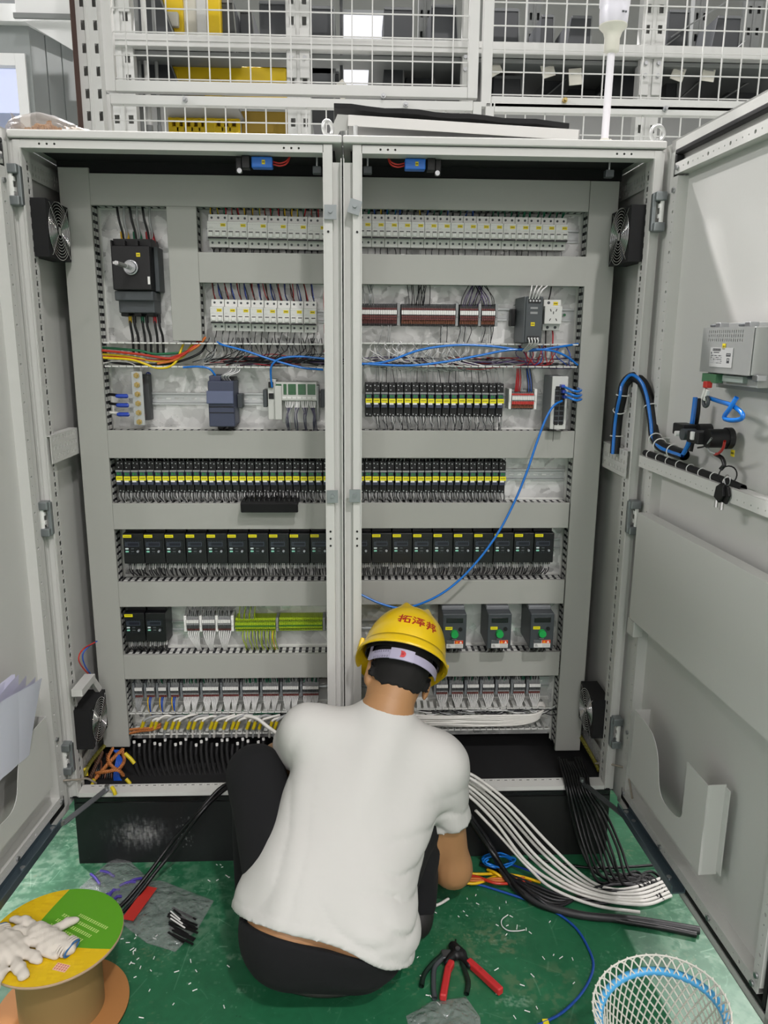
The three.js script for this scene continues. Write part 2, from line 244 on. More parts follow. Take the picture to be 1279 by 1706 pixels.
// ---------- high-bay lamps ----------
M.glow = std('#ffffff', 0.5, 0, { emissive: '#ffffff', emissiveIntensity: 6 }); M.alu = std('#9a9d9f', 0.4, 0.8);
LAMPS.forEach(([x, z, k], i) => {
  const t = thing('high_bay_lamp', `unseen round grey high bay lamp hanging from the hall ceiling, ${ordinal(i)} of the hanging lamps`, 'lamp', [x, LAMP_Y, z], 0, 'hanging hall lamps');
  mb().lathe([[0.06, 0.28], [0.1, 0.26], [0.12, 0.1], [0.24, 0.04], [0.26, 0.0], [0.25, 0.0], [0.23, 0.03], [0.0, 0.05]]).build('housing', M.alu, t);
  mb().cyl(0.008, 0.55, 0, 0.53, 0).build('hanger', M.steel, t);
  const gl = mb().cyl(0.22, 0.006, 0, 0.02, 0, 'y', 28).build('glowing_disc', M.glow, t); gl.castShadow = false;
  const s = new THREE.SpotLight('#fffafa', LAMP_CD * k, 0, 1.28, 0.35, 2); s.position.set(x, LAMP_Y - 0.02, z); s.target.position.set(x, 0, z); s.castShadow = true; s.shadow.radius = 10; s.shadow.mapSize.set(2048, 2048);
  scene.add(s, s.target);
});

{
  RectAreaLightUniformsLib.init();
  const t = thing('unseen_led_panel', 'unseen long white LED panel lamp added in the bay left of the cabinets', 'lamp', PANEL.pos); t.lookAt(...PANEL.aim);
  mb().span(-PANEL.w / 2 - 0.03, PANEL.w / 2 + 0.03, -PANEL.h / 2 - 0.03, PANEL.h / 2 + 0.03, -0.08, -0.01, 0.01).build('housing', M.alu, t); mb().span(-PANEL.w / 2, PANEL.w / 2, -PANEL.h / 2, PANEL.h / 2, -0.01, 0.0).build('glowing_panel', M.glow, t).castShadow = false; mb().bar(V(-0.8, PANEL.h / 2, -0.05), V(-0.8, PANEL.h / 2 + 2.4, -0.9), 0.01, 0.01).bar(V(0.8, PANEL.h / 2, -0.05), V(0.8, PANEL.h / 2 + 2.4, -0.9), 0.01, 0.01).build('hanger', M.steel, t, { kind: 'stuff' });
  const l = new THREE.RectAreaLight('#fffbfb', PANEL.L, PANEL.w, PANEL.h); t.updateMatrixWorld(); l.position.copy(t.localToWorld(V(0, 0, 0.02))); l.lookAt(...PANEL.aim); scene.add(l);
}
// ---------- the two control cabinets ----------
const EN = [];
const plinthMap = dataTex(512, (x, y) => { const d = sst(0.5, 0.72, nB(x, y)) * sst(0.45, 0.7, nD(x, y)); const v = 19 + 26 * d; return [v, v, v * 1.02]; }, 1.1);
M.plinth = std('#ffffff', 0.5, 0, { map: plinthMap });
const dustMap = canvasTex(512, 256, (g, w, h) => {   // plinth front: black with one rubbed dusty patch
  g.fillStyle = '#121315'; g.fillRect(0, 0, w, h); const r = mulberry(3);
  for (let i = 0; i < 1500; i++) { const u = (r() + r() + r()) / 3, v = (r() + r()) / 2, x = 20 + 205 * u, y = 30 + 190 * v, a = Math.exp(-(((x - 105) / 62) ** 2 + ((y - 120) / 66) ** 2)); g.fillStyle = `rgba(150,150,148,${0.34 * a * r() * r()})`; g.fillRect(x, y, 1.5 + 5 * r(), 6 + 26 * r()); }
  for (let i = 0; i < 70; i++) { g.fillStyle = `rgba(190,190,186,${0.5 * r()})`; g.fillRect(200 + 16 * r() * r() + 12 * Math.sin(i), 60 + 130 * r(), 1 + 2 * r(), 2 + 8 * r()); }
  for (let i = 0; i < 60; i++) { g.fillStyle = `rgba(170,170,168,${0.25 * r()})`; g.fillRect(w * r(), h * r(), 1 + 2 * r(), 1 + 2 * r()); }
});
M.plinthFront = std('#ffffff', 0.45, 0, { map: dustMap });
const Y0 = 0.23, Y1 = 1.972, YT = 2.012, BACK = -0.42;
function slotPlate(len, wid, pitch, mode) {   // a strip with punched slots, in x (width) and y (length)
  const holes = [];
  for (let y = pitch * 0.6; y < len - pitch * 0.5; y += pitch) { holes.push({ x: wid * 0.62, y, w: 0.013, h: 0.0125 }); if (mode) holes.push({ x: wid * 0.6, y: y + pitch / 2, w: 0.006, h: 0.004 }); }
  return rectShape(0, wid, 0, len, holes);
}
for (const s of [-1, 1]) {
  const x0 = s < 0 ? -0.8 : 0.001, x1 = s < 0 ? -0.001 : 0.8, xo = 0.8 * s;    // outer side at xo, inner side at 0
  const e = thing('control_cabinet', s < 0 ? 'grey steel control cabinet holding the black rotary main switch, door open beside the spool' : 'grey steel control cabinet whose open door carries the touch panel', 'cabinet', [0.4 * s, 0, 0]);
  EN.push(e);
  const P = (b, n, m, o = {}) => b.build(n, m, e, { w: 1, ...o });
  // shell
  P(mb().span(x0, x1, Y1 + 0.021, YT, BACK, 0.006, 0.004), 'top_cover', M.paint);
  P(mb().span(s < 0 ? -0.8 : 0.7985, s < 0 ? -0.7985 : 0.8, Y0 - 0.01, Y1 + 0.02, BACK, -0.022), 'side_panel', M.paint);
  P(mb().span(x0, x1, Y0, Y1 + 0.02, BACK, BACK + 0.002), 'back_panel', M.doorPaint);
  // front frame: outer post, inner post, rails
  const fo = mb(), f0 = 0.772 * s, f1 = 0.7985 * s;
  fo.span(Math.min(f0, 0.79 * s), Math.max(f0, 0.79 * s), Y0, Y1 + 0.018, -0.002, 0); fo.span(Math.min(0.7895 * s, 0.8 * s), Math.max(0.7895 * s, 0.8 * s), Y0 - 0.012, Y1 + 0.018, -0.03, -0.004, 0.002);
  fo.span(Math.min(f0, 0.775 * s), Math.max(f0, 0.775 * s), Y0, Y1, -0.012, 0.004, 0.001);
  P(fo, 'post', M.paint);
  // punched inner faces of the outer post and the bottom rail
  P(mb().plate(slotPlate(Y1 - Y0, 0.052, 0.0272, 1), 0.0015, f0 - 0.00075, Y0, 0, 0, Math.PI / 2, 0), 'punched_strip', M.paint);
  P(mb().span(Math.min(f0, f1), Math.max(f0, f1), Y0, Y1, -0.054, -0.052), 'post_return', M.paint);
  const inn = mb(), sg = s;   // inner post by the joint of the cabinets
  const ix = (a, b) => [Math.min(a * sg, b * sg), Math.max(a * sg, b * sg)];
  inn.span(...ix(0.0245, 0.047), Y0, Y1 + 0.02, -0.03, 0, 0.002); inn.span(...ix(0.0015, 0.0245), Y0, Y1 - 0.018, -0.032, -0.018); inn.span(...ix(0.002, 0.0045), Y0, Y1 - 0.012, -0.02, 0.002); inn.span(...ix(0.0455, 0.048), Y0, Y1, -0.055, 0.003);
  P(inn, 'post', M.paint);
  const holes = []; for (const a of [0.045, 0.063, 0.081, 0.63, 0.648, 0.666]) holes.push({ x: a, y: 0.009, r: 0.0026 });
  P(mb().plate(rectShape(0, 0.724, 0, 0.018, holes), 0.002, s < 0 ? -0.772 : 0.048, Y1 + 0.0005, -0.003), 'top_rail', M.paint);
  P(mb().span(s < 0 ? -0.772 : 0.048, s < 0 ? -0.048 : 0.772, Y1, Y1 + 0.002, -0.05, 0), 'rail_lip', M.paint);
  const bh = []; for (let x = 0.03; x < 0.7; x += 0.0225) { bh.push({ x, y: 0.037, w: 0.009, h: 0.005 }); bh.push({ x: x + 0.011, y: 0.037, r: 0.0014 }); }
  P(mb().plate(rectShape(0, 0.724, 0, 0.045, bh), 0.0015, s < 0 ? -0.772 : 0.048, Y0 + 0.007, 0.0, -Math.PI / 2, 0, 0), 'bottom_rail', M.paint);
  P(mb().span(s < 0 ? -0.772 : 0.048, s < 0 ? -0.048 : 0.772, Y0 - 0.004, Y0 + 0.007, -0.002, 0), 'rail_lip', M.paint);
  P(mb().span(x0, x1, Y0 - 0.01, Y0 - 0.006, BACK, -0.004), 'bottom_plate', M.matteBlack);
  // depth rail near the top of the side (punched, dark)
  const dh = []; for (let z = 0.03; z < 0.32; z += 0.018) { dh.push({ x: z, y: 0.03, w: 0.006, h: 0.013 }); dh.push({ x: z, y: 0.012, w: 0.006, h: 0.008 }); }
  P(mb().plate(rectShape(0, 0.36, 0, 0.05, dh), 0.0015, 0.785 * s, Y1 - 0.055, -0.03, 0, Math.PI / 2, 0), 'depth_rail', M.paint);
  P(mb().plate(rectShape(0, 0.36, 0, 0.05, dh), 0.0015, 0.785 * s, Y0 + 0.02, -0.03, 0, Math.PI / 2, 0), 'depth_rail', M.paint);
  // mid bracket
  const mh = []; for (let r = 0; r < 3; r++) for (let c = 0; c < 8; c++) { mh.push({ x: 0.018 + c * 0.0235, y: 0.016 + r * 0.024, w: 0.006, h: 0.011 }); if (c < 7) { mh.push({ x: 0.03 + c * 0.0235, y: 0.012 + r * 0.024, r: 0.0016 }); mh.push({ x: 0.03 + c * 0.0235, y: 0.022 + r * 0.024, r: 0.0016 }); } }
  const yb = s < 0 ? 1.203 : 1.168;
  P(mb().plate(rectShape(0, 0.2, 0, 0.074, mh), 0.002, (0.762) * s - 0.001, yb, 0, 0, Math.PI / 2, 0).span(...ix(0.762, 0.785), yb + 0.072, yb + 0.074, -0.2, -0.002), 'side_bracket', M.paint);
  // mounting plate
  P(mb().span(s < 0 ? -0.752 : 0.004, s < 0 ? -0.004 : 0.752, 0.262, 1.955, -0.273, -0.27), 'mounting_plate', M.zincPlate);
  // plinth
  const pl = mb(); const d = s < 0 ? [-0.79, 0] : [0, 0.795];
  pl.span(d[0], d[1], 0, Y0 - 0.008, BACK, -0.012); P(pl, 'plinth', M.plinth);
  const pf = new THREE.PlaneGeometry(d[1] - d[0], 0.19); 
  const pfm = mb().add(new THREE.BoxGeometry(d[1] - d[0] - 0.002, 0.2, 0.003), (d[0] + d[1]) / 2, 0.1005, -0.0095); P(pfm, 'plinth_cover', s < 0 ? M.plinthFront : M.plinth, { uv: s < 0 });
  P(mb().span(d[0] + 0.01, d[1] - 0.005, Y0 - 0.024, Y0 - 0.012, -0.02, -0.006), 'plinth_edge', M.blackGloss);
  // inner post catches
  for (const [y, tilt] of s < 0 ? [[1.835, 0], [1.118, 0.02]] : [[1.848, -0.28], [1.12, 0]]) {
    const k = mb().box(0.03, 0.034, 0.004, 0.03 * s, y, 0.006, 0, 0, tilt).cyl(0.005, 0.01, 0.03 * s, y + 0.002, 0.008, 'z', 12); P(k, 'latch_plate', M.hinge);
  }
  for (const y of [1.02, 1.0, 0.98, 1.79]) P(mb().cyl(0.003, 0.002, 0.036 * s, y, 0.0003, 'z', 10), 'hole_plug', M.black);
  // hinges
  for (const y of s < 0 ? [1.885, 1.06, 0.36] : [1.845, 1.062, 0.42]) {
    const h = mb(); h.rbox(0.028, 0.022, 0.03, 0.003, 0.789 * s, y + 0.036, 0.012).rbox(0.028, 0.022, 0.03, 0.003, 0.789 * s, y - 0.036, 0.012).rbox(0.01, 0.09, 0.02, 0.002, 0.777 * s, y, 0.004);
    const hm = P(h, 'hinge', M.hinge);
    P(mb().cyl(0.0055, 0.05, 0.794 * s, y, 0.018, 'y', 12).box(0.007, 0.01, 0.012, 0.79 * s, y + 0.014, 0.014).box(0.007, 0.01, 0.012, 0.79 * s, y - 0.01, 0.014), 'hinge_pin', M.white);
  }
}
// ---------- doors (parts of their cabinets) ----------
const DOORW = 0.79, DH = 1.812;
function perfStrip(len, w, big) { const hs = []; let k = 0; for (let x = 0.02; x < len - 0.012; x += 0.0235, k++) hs.push({ x, y: w / 2, r: k % 4 === 2 ? big : 0.0018 }); return rectShape(0, len, 0, w, hs); }
function makeDoor(e, s) {     // local x along the width from the hinge, y up, inner face towards s * z
  const hinge = s > 0 ? V(0.809, 0.197, 0.012) : V(-0.796, 0.197, 0.012), dir = s > 0 ? V(0.05, 0, 1) : V(-0.085, 0, 1);
  const d = new THREE.Group(); d.name = 'door'; d.position.copy(hinge).sub(e.position); d.rotation.y = -Math.atan2(dir.z, dir.x); e.add(d);
  const B = (b, n, m) => b.build(n, m, d), I = z => s * z;
  const zs = (a, b) => [Math.min(I(a), I(b)), Math.max(I(a), I(b))];
  // skin with turned edges: the inner surface lies at z = 0, the edges rise to 0.022
  const sk = mb().span(0.004, DOORW, 0, DH, ...zs(-0.024, -0.02), 0.001);
  sk.span(0, 0.004, 0, DH, ...zs(-0.024, 0.0)).span(DOORW - 0.004, DOORW, 0, DH, ...zs(-0.024, 0.0)).span(0, DOORW, 0, 0.004, ...zs(-0.024, 0.0)).span(0, DOORW, DH - 0.004, DH, ...zs(-0.024, 0.0));
  sk.span(0, 0.022, 0, DH, ...zs(-0.002, 0.0)).span(DOORW - 0.022, DOORW, 0, DH, ...zs(-0.002, 0.0)).span(0, DOORW, 0, 0.02, ...zs(-0.002, 0.0)).span(0, DOORW, DH - 0.028, DH, ...zs(-0.002, 0.0));
  B(sk, 'door_leaf', M.doorPaint);
  B(mb().span(-0.062, 0.004, 0.004, DH - 0.004, ...zs(-0.006, -0.003), 0.001), 'hinge_flange', M.doorPaint);
  const ga = mb(), g0 = 0.026, g1 = DOORW - 0.026, h0 = 0.026, h1 = DH - 0.036;
  ga.span(g0, g1, h1, h1 + 0.012, ...zs(-0.018, 0.002), 0.003).span(g0, g1, h0, h0 + 0.012, ...zs(-0.018, 0.002), 0.003).span(g0, g0 + 0.01, h0, h1, ...zs(-0.018, 0.002), 0.003).span(g1 - 0.01, g1, h0, h1 + 0.01, ...zs(-0.018, 0.002), 0.003);
  B(ga, 'gasket', M.rubber);
  // punched tubular frame
  const zf = s > 0 ? 0.004 : -0.008, tube = (len, x, y, rz, nm) => {
    const b = mb().plate(perfStrip(len, 0.026, 0.004), 0.004, 0, 0, zf), g = b.g[0]; g.applyMatrix4(new THREE.Matrix4().makeRotationZ(rz)); g.translate(x, y, 0);
    const c = mb(); c.g.push(g);
    const w = new THREE.BoxGeometry(len, 0.002, 0.024).toNonIndexed(); w.translate(len / 2, 0.001, I(-0.008)); const w2 = w.clone(); w2.translate(0, 0.024, 0); for (const q of [w, w2]) { q.applyMatrix4(new THREE.Matrix4().makeRotationZ(rz)); q.translate(x, y, 0); c.g.push(q); }
    B(c, nm, M.doorPaint);
  };
  tube(0.70, 0.045, DH - 0.085, 0, 'frame_rail'); tube(0.70, 0.045, 0.05, 0, 'frame_rail');
  tube(DH - 0.16, 0.064, 0.07, Math.PI / 2, 'frame_upright'); tube(DH - 0.16, DOORW - 0.038, 0.07, Math.PI / 2, 'frame_upright');
  const bolts = mb(); for (const [x, y] of [[0.06, DH - 0.072], [0.06, 0.062], [0.3, 0.062], [0.55, 0.062], [0.73, 0.062], [0.74, 0.09], [0.052, 0.25], [0.052, 1.69]]) bolts.cyl(0.006, 0.005, x, y, I(0.011), 'z', 8);
  B(bolts, 'bolt_set', M.steel).userData.kind = 'stuff';
  d.updateMatrixWorld(); e.updateMatrixWorld(true);
  return d;
}
const doorL = makeDoor(EN[0], -1), doorR = makeDoor(EN[1], 1);
function onDoor(d, px, py, w = 0) {     // where the sight line meets the door's inner face raised by w: local x, y
  const [o, r] = pixelRay(px, py), inv = d.matrixWorld.clone().invert(), a = o.applyMatrix4(inv), b = r.transformDirection(inv), k = ((d === doorR ? w : -w) - a.z) / b.z;
  return [a.x + k * b.x, a.y + k * b.y];
}
// ---------- wiring ducts ----------
const ZP = -0.27, ZC = -0.19;
// fingers: base web, then fingers with gaps; a wall of length L along x, height up z, in local coordinates
function fingerWall(b, L, x, y, horiz, open) {
  const p = 0.0204, n = Math.floor(L / p), h = ZC - ZP - 0.003, o = (L - n * p) / 2;
  const put = (a0, a1, z0, z1) => horiz ? b.box(a1 - a0, 0.0016, z1 - z0, x + (a0 + a1) / 2, y, (z0 + z1) / 2) : b.box(0.0016, a1 - a0, z1 - z0, x, y + (a0 + a1) / 2, (z0 + z1) / 2);
  put(0, L, 0, 0.014); if (!open) put(0, L, h - 0.004, h);
  for (let i = 0; i < n; i++) { const a = o + i * p; put(a + 0.004, a + 0.0155, 0.014, h - 0.004); if (open) { put(a + 0.0008, a + 0.0186, h - 0.009, h); horiz ? b.box(0.0178, 0.004, 0.0016, x + a + 0.0097, y + (y > 0.02 ? 0.0012 : -0.0012), h) : 0; } }
}
function wiringDuct(label, x0, x1, y0, y1, open, opt = {}) {
  const horiz = x1 - x0 > y1 - y0, t = thing('wiring_duct', label, 'cable duct', [x0, y0, ZP]);
  const W = x1 - x0, H = y1 - y0, b = mb();
  b.box(W, H, 0.0015, W / 2, H / 2, 0.001);
  if (horiz) { fingerWall(b, W, 0, 0.004, true, open); fingerWall(b, W, 0, H - 0.004, true, open); } else { fingerWall(b, H, 0.004, 0, false); fingerWall(b, H, W - 0.004, 0, false); }
  b.build('slotted_trough', M.ductWall, t);
  if (!open) { const wb = mb(), n = 5; for (let i = 0; i < n; i++) for (const z of [0.02, 0.045]) { const q = 0.012 + i * (( horiz ? H : W) - 0.024) / (n - 1); horiz ? wb.cyl(0.0095, W - 0.004, W / 2, q, z + 0.006 * (i % 2), 'x', 7) : wb.cyl(0.0095, H - 0.004, q, H / 2, z + 0.006 * (i % 2), 'y', 7); } wb.build('packed_wires', M.darkWire, t, { kind: 'stuff' });
    const D = ZC - ZP; mb().rbox(W, H, 0.004, 0.0015, W / 2, H / 2, D - 0.002).build('cover', M.duct, t); const l = mb(); if (horiz) l.box(W, 0.0015, 0.01, W / 2, 0.001, D - 0.007).box(W, 0.0015, 0.01, W / 2, H - 0.001, D - 0.007); else l.box(0.0015, H, 0.01, 0.001, H / 2, D - 0.007).box(0.0015, H, 0.01, W - 0.001, H / 2, D - 0.007); l.build('cover_edge', M.duct, t); }
  return t;
}
M.ductWall = std('#d3d4cf', 0.5);
const L0 = -0.675, L1 = -0.012, R0 = 0.012, R1 = 0.671;
wiringDuct('tall covered grey wiring duct standing at the edge beside the main switch', -0.755, -0.675, 0.277, 1.967);
wiringDuct('tall covered grey wiring duct standing at the edge beside the ethernet switch', 0.672, 0.752, 0.244, 1.954);
wiringDuct('short upright covered duct between the main switch and the breakers', -0.476, -0.396, 1.521, 1.8735);
wiringDuct('top covered duct above the main switch and the three pole breakers', L0, L1, 1.8735, 1.9535);
wiringDuct('top covered duct above the long row of two pole breakers', R0, R1, 1.8745, 1.9545);
wiringDuct('covered duct between the two breaker rows beside the main switch', -0.396, L1, 1.677, 1.757);
wiringDuct('covered duct between the two pole breakers and the brown terminal strips', R0, 0.674, 1.6775, 1.7575);
wiringDuct('open duct full of thick coloured wires under the main switch', L0, L1, 1.447, 1.517, true);
wiringDuct('open duct with blue patch cables under the power supply', R0, R1, 1.453, 1.521, true);
wiringDuct('covered duct under the dark blue controller', L0, L1, 1.19, 1.27);
wiringDuct('covered duct under the ethernet switch', R0, 0.671, 1.192, 1.272);
wiringDuct('covered duct with a black plastic piece leaning on it', L0, L1, 0.979, 1.057);
wiringDuct('covered duct under the relay row that ends at a bare rail', R0, 0.669, 0.981, 1.058);
wiringDuct('covered duct under the row of black drives, above the yellow-green terminals', L0, L1, 0.739, 0.817);
wiringDuct('covered duct crossed by the hanging blue cable, above the green knob drives', R0, 0.669, 0.742, 0.818);
wiringDuct('covered duct under the yellow-green earth terminals', L0, L1, 0.505, 0.584);
wiringDuct('covered duct under the drives with green knobs', R0, 0.668, 0.504, 0.584);
wiringDuct('open bottom duct holding cables with yellow sleeves', L0, L1, 0.315, 0.392, true);
wiringDuct('open bottom duct holding a bundle of white cables', R0, 0.66, 0.318, 0.396, true);
// ---------- DIN rails ----------
function dinRail(label, x0, x1, y) {
  const b = mb(), h = 0.0175, z = ZP;
  b.span(x0, x1, y + h - 0.006, y + h, z + 0.006, z + 0.0075).span(x0, x1, y - h, y - h + 0.006, z + 0.006, z + 0.0075).span(x0, x1, y + h - 0.0065, y + h - 0.005, z, z + 0.0075).span(x0, x1, y - h + 0.005, y - h + 0.0065, z, z + 0.0075);
  const hs = []; for (let x = 0.02; x < x1 - x0 - 0.02; x += 0.025) hs.push({ x, y: 0.0125, w: 0.014, h: 0.005 });
  b.plate(rectShape(0, x1 - x0, 0, 0.025, hs), 0.0012, x0, y - 0.0125, z);
  return solo('din_rail', label, 'mounting rail', b, M.zincRail, [(x0 + x1) / 2, y, z]);
}
M.zincRail = std('#c3c6c6', 0.38, 0.75);
dinRail('zinc mounting rail carrying the three pole breakers', -0.385, -0.012, 1.816); dinRail('zinc mounting rail carrying the long row of two pole breakers', 0.012, 0.668, 1.819);
dinRail('zinc mounting rail carrying the row of eight breakers', -0.385, -0.012, 1.592); dinRail('zinc mounting rail carrying the brown terminal strips and power supply', 0.012, 0.668, 1.602);
dinRail('zinc mounting rail carrying the dark blue controller', -0.585, -0.012, 1.355); dinRail('zinc mounting rail carrying relays and the ethernet switch', 0.012, 0.668, 1.355);
dinRail('zinc mounting rail carrying the relays above the leaning black piece', -0.668, -0.012, 1.13); dinRail('zinc mounting rail with a long bare end beside the relays', 0.012, 0.668, 1.13);
dinRail('zinc mounting rail behind the black drives under the black piece', -0.668, -0.012, 0.912); dinRail('zinc mounting rail behind the drives crossed by the blue cable', 0.012, 0.668, 0.912);
dinRail('zinc mounting rail carrying the yellow-green earth terminals', -0.668, -0.012, 0.648); dinRail('zinc mounting rail with a bare stretch behind the yellow helmet', 0.012, 0.24, 0.648);
dinRail('lowest zinc mounting rail carrying terminals above the yellow sleeves', -0.668, -0.012, 0.45); dinRail('lowest zinc mounting rail carrying terminals above the white cable bundle', 0.012, 0.66, 0.45);

// ---------- circuit breakers ----------
M.tagPrint = std('#ffffff', 0.55, 0, { map: canvasTex(64, 32, (g, w, h) => { g.fillStyle = '#e2ce14'; g.fillRect(0, 0, w, h); g.fillStyle = '#4d4500'; g.fillRect(9, 11, 12, 10); g.fillRect(24, 11, 8, 10); g.fillRect(35, 11, 10, 10); g.fillRect(48, 11, 7, 10); }) });
function tagPlane(b, w, h, x, y, z) { return b.add(new THREE.BoxGeometry(w, h, 0.0012), x, y, z); }
function breakerProto(n, label, group) {
  const w = 0.018 * n - 0.0006, t = thing('circuit_breaker', label, 'breaker', [0, 0, ZP], 0, group);
  const s = new THREE.Shape(); const pr = [[0.007, -0.042], [0.05, -0.042], [0.05, -0.023], [0.064, -0.0225], [0.073, -0.021], [0.073, 0.021], [0.064, 0.0225], [0.05, 0.023], [0.05, 0.042], [0.007, 0.042]];
  pr.forEach(([z, y], i) => i ? s.lineTo(z, y) : s.moveTo(z, y)); s.closePath();
  const body = mb(); for (let i = 0; i < (n === 1 ? 1 : 1); i++) body.add(new THREE.ExtrudeGeometry(s, { depth: w - 0.0012, bevelEnabled: true, bevelSize: 0.0006, bevelThickness: 0.0006, bevelSegments: 1 }), w / 2 - 0.0006, 0, 0, 0, -Math.PI / 2, 0);
  const bm = body.build('body', M.breaker, t);
  const sc = mb(), lv = mb(), sl = mb(), ln = mb();
  for (let i = 0; i < n; i++) {
    const x = -w / 2 + 0.009 + i * 0.018;
    for (const y of [0.034, -0.031]) { sc.cyl(0.0032, 0.001, x, y, 0.0506, 'z', 12); }
    sc.cyl(0.0016, 0.0014, x, 0.034, 0.0507, 'z', 8);
    lv.rbox(0.0115, 0.010, 0.008, 0.0012, x, -0.0105, 0.0755, 0.2); sl.box(0.011, 0.0022, 0.0012, x, -0.0035, 0.0733);
  }
  sl.box(w - 0.002, 0.0045, 0.003, 0, -0.0205, 0.0735); ln.box(w, 0.0007, 0.0006, 0, 0.0165, 0.0733).box(w * 0.98, 0.0005, 0.0006, 0, 0.003, 0.0733).box(w * 0.2, 0.0009, 0.0006, -w * 0.3, 0.0058, 0.0733);
  sc.build('terminal_screw_set', M.greyDark, t, { kind: 'stuff' }); lv.build('toggle', M.white, t); sl.build('lever_slot', M.black, t); ln.build('moulded_line', M.termGrey, t);
  tagPlane(mb(), 0.0135, 0.0078, w / 2 - 0.0105, 0.0125, 0.0738).build('label_tag', M.tagPrint, t, { uv: 1 });
  return t;
}

class Wires { constructor() { this.m = new Map(); } w(mat, pts, r = 0.0011, seg = 7) { if (!this.m.has(mat)) this.m.set(mat, mb()); this.m.get(mat).tube(pts, r, seg, 5); return this; }
  done(what, where) { for (const [mat, b] of this.m) { const o = b.build('wires', mat, null); o.name = numbered('wires'); scene.add(o); tag(o, `${what.get(mat) || ''} ${where}`.trim(), 'wires', null, 'stuff'); } } }
const matName = new Map([[M.redWire, 'thin red wires'], [M.blueWire, 'thin blue wires'], [M.greenWire, 'thin dark green wires'], [M.yellowWire, 'thin yellow wires'], [M.greyWire, 'thin grey wires'], [M.darkWire, 'thin black wires'], [M.whiteWire, 'thin white wires'], [M.purpleWire, 'thin violet wires'], [M.pe, 'thin yellow-green wires'], [M.orange, 'thin orange wires']]);
{
  const yL = 1.816, x3 = -0.37 + 0.027, p3 = breakerProto(3, 'three pole light grey breaker, first from the left in the top row', 'three pole breakers');
  const W = new Wires(), cols = [M.yellowWire, M.greenWire, M.redWire, M.darkWire];
  for (let i = 0; i < 6; i++) {
    const pos = V(x3 + i * 0.0542, yL - i * 0.0008, ZP); if (i) dup(p3, pos, `three pole light grey breaker, ${ordinal(i)} from the left in the top row`); else p3.position.copy(pos);
    for (let k = 0; k < 3; k++) { const x = pos.x - 0.018 + 0.018 * k; for (let j = 0; j < 2; j++) W.w(cols[(k + (i * 2 + j * 3) % 4) % 4], [[x + rr(-0.003, 0.003), yL + 0.04, ZP + 0.03], [x + rr(-0.004, 0.004), yL + 0.055, ZP + 0.045], [x + rr(-0.008, 0.008), yL + 0.085, ZP + 0.03]], 0.0019);
      for (let j = 0; j < 2; j++) W.w(M.darkWire, [[x - 0.004 + j * 0.008, yL - 0.04, ZP + 0.03], [x + rr(-0.004, 0.004), yL - 0.055, ZP + 0.035], [x + rr(-0.006, 0.006), yL - 0.085, ZP + 0.03]], 0.0014); }
  }
  W.done(matName, 'at the three pole breakers');
  const W2 = new Wires(), yR = 1.822, p2 = breakerProto(2, 'two pole light grey breaker, first from the post in the long top row', 'two pole breakers of the long row');
  const xr = A(948, 380, -0.19).x - 0.018;
  for (let i = 0; i < 16; i++) {
    const pos = V(xr - (15 - i) * 0.0362, yR - 0.0002 * i, ZP); if (i) dup(p2, pos, `two pole light grey breaker, ${ordinal(i)} from the post in the long top row`); else p2.position.copy(pos);
    for (let k = 0; k < 2; k++) { const x = pos.x - 0.009 + 0.018 * k; for (let j = 0; j < 2; j++) W2.w([M.darkWire, M.greenWire, i < 6 && j ? M.yellowWire : M.darkWire, i > 9 ? M.greenWire : M.blueWire][Math.floor(rr(0, 4))], [[x + rr(-0.003, 0.003), yR + 0.04, ZP + 0.03], [x + rr(-0.004, 0.004), yR + 0.055, ZP + 0.045], [x + rr(-0.008, 0.008), yR + 0.085, ZP + 0.03]], 0.0018);
      W2.w(rnd() < 0.7 ? M.darkWire : M.greyWire, [[x, yR - 0.04, ZP + 0.03], [x + rr(-0.004, 0.006), yR - 0.055, ZP + 0.035], [x + rr(-0.006, 0.006), yR - 0.085, ZP + 0.03]], 0.0013); }
  }
  W2.done(matName, 'at the long row of two pole breakers');
  const W3 = new Wires(), y8 = 1.592;
  for (let i = 0; i < 8; i++) {
    const pos = V(-0.371 + 0.018 + i * 0.0369, y8 - 0.0005 * i, ZP); dup(p2, pos, `two pole breaker with yellow tag, ${ordinal(i)} from the left in the row of eight`, 'row of eight breakers');
    for (let k = 0; k < 2; k++) { const x = pos.x - 0.009 + 0.018 * k, c = k ? [M.blueWire, M.darkWire, M.purpleWire] : [M.redWire, M.brownWire, M.darkWire]; for (let j = 0; j < 3; j++) W3.w(c[j] || M.redWire, [[x + rr(-0.003, 0.003), y8 + 0.04, ZP + 0.03], [x - 0.004 + rr(-0.004, 0.004), y8 + 0.06, ZP + 0.045], [x - 0.012 + rr(-0.006, 0.006), y8 + 0.105, ZP + 0.03]], 0.0014);
      W3.w(M.darkWire, [[x, y8 - 0.04, ZP + 0.03], [x - 0.001, y8 - 0.055, ZP + 0.04], [x + rr(-0.008, 0.001), y8 - 0.075, ZP + 0.03], [x + rr(-0.01, 0.01), y8 - 0.1, ZP + 0.035]], 0.0012, 9); if (rnd() < 0.6) W3.w(M.greyWire, [[x + 0.003, y8 - 0.04, ZP + 0.03], [x - 0.001, y8 - 0.06, ZP + 0.042], [x + rr(-0.008, 0.008), y8 - 0.1, ZP + 0.035]], 0.0012); }
  }
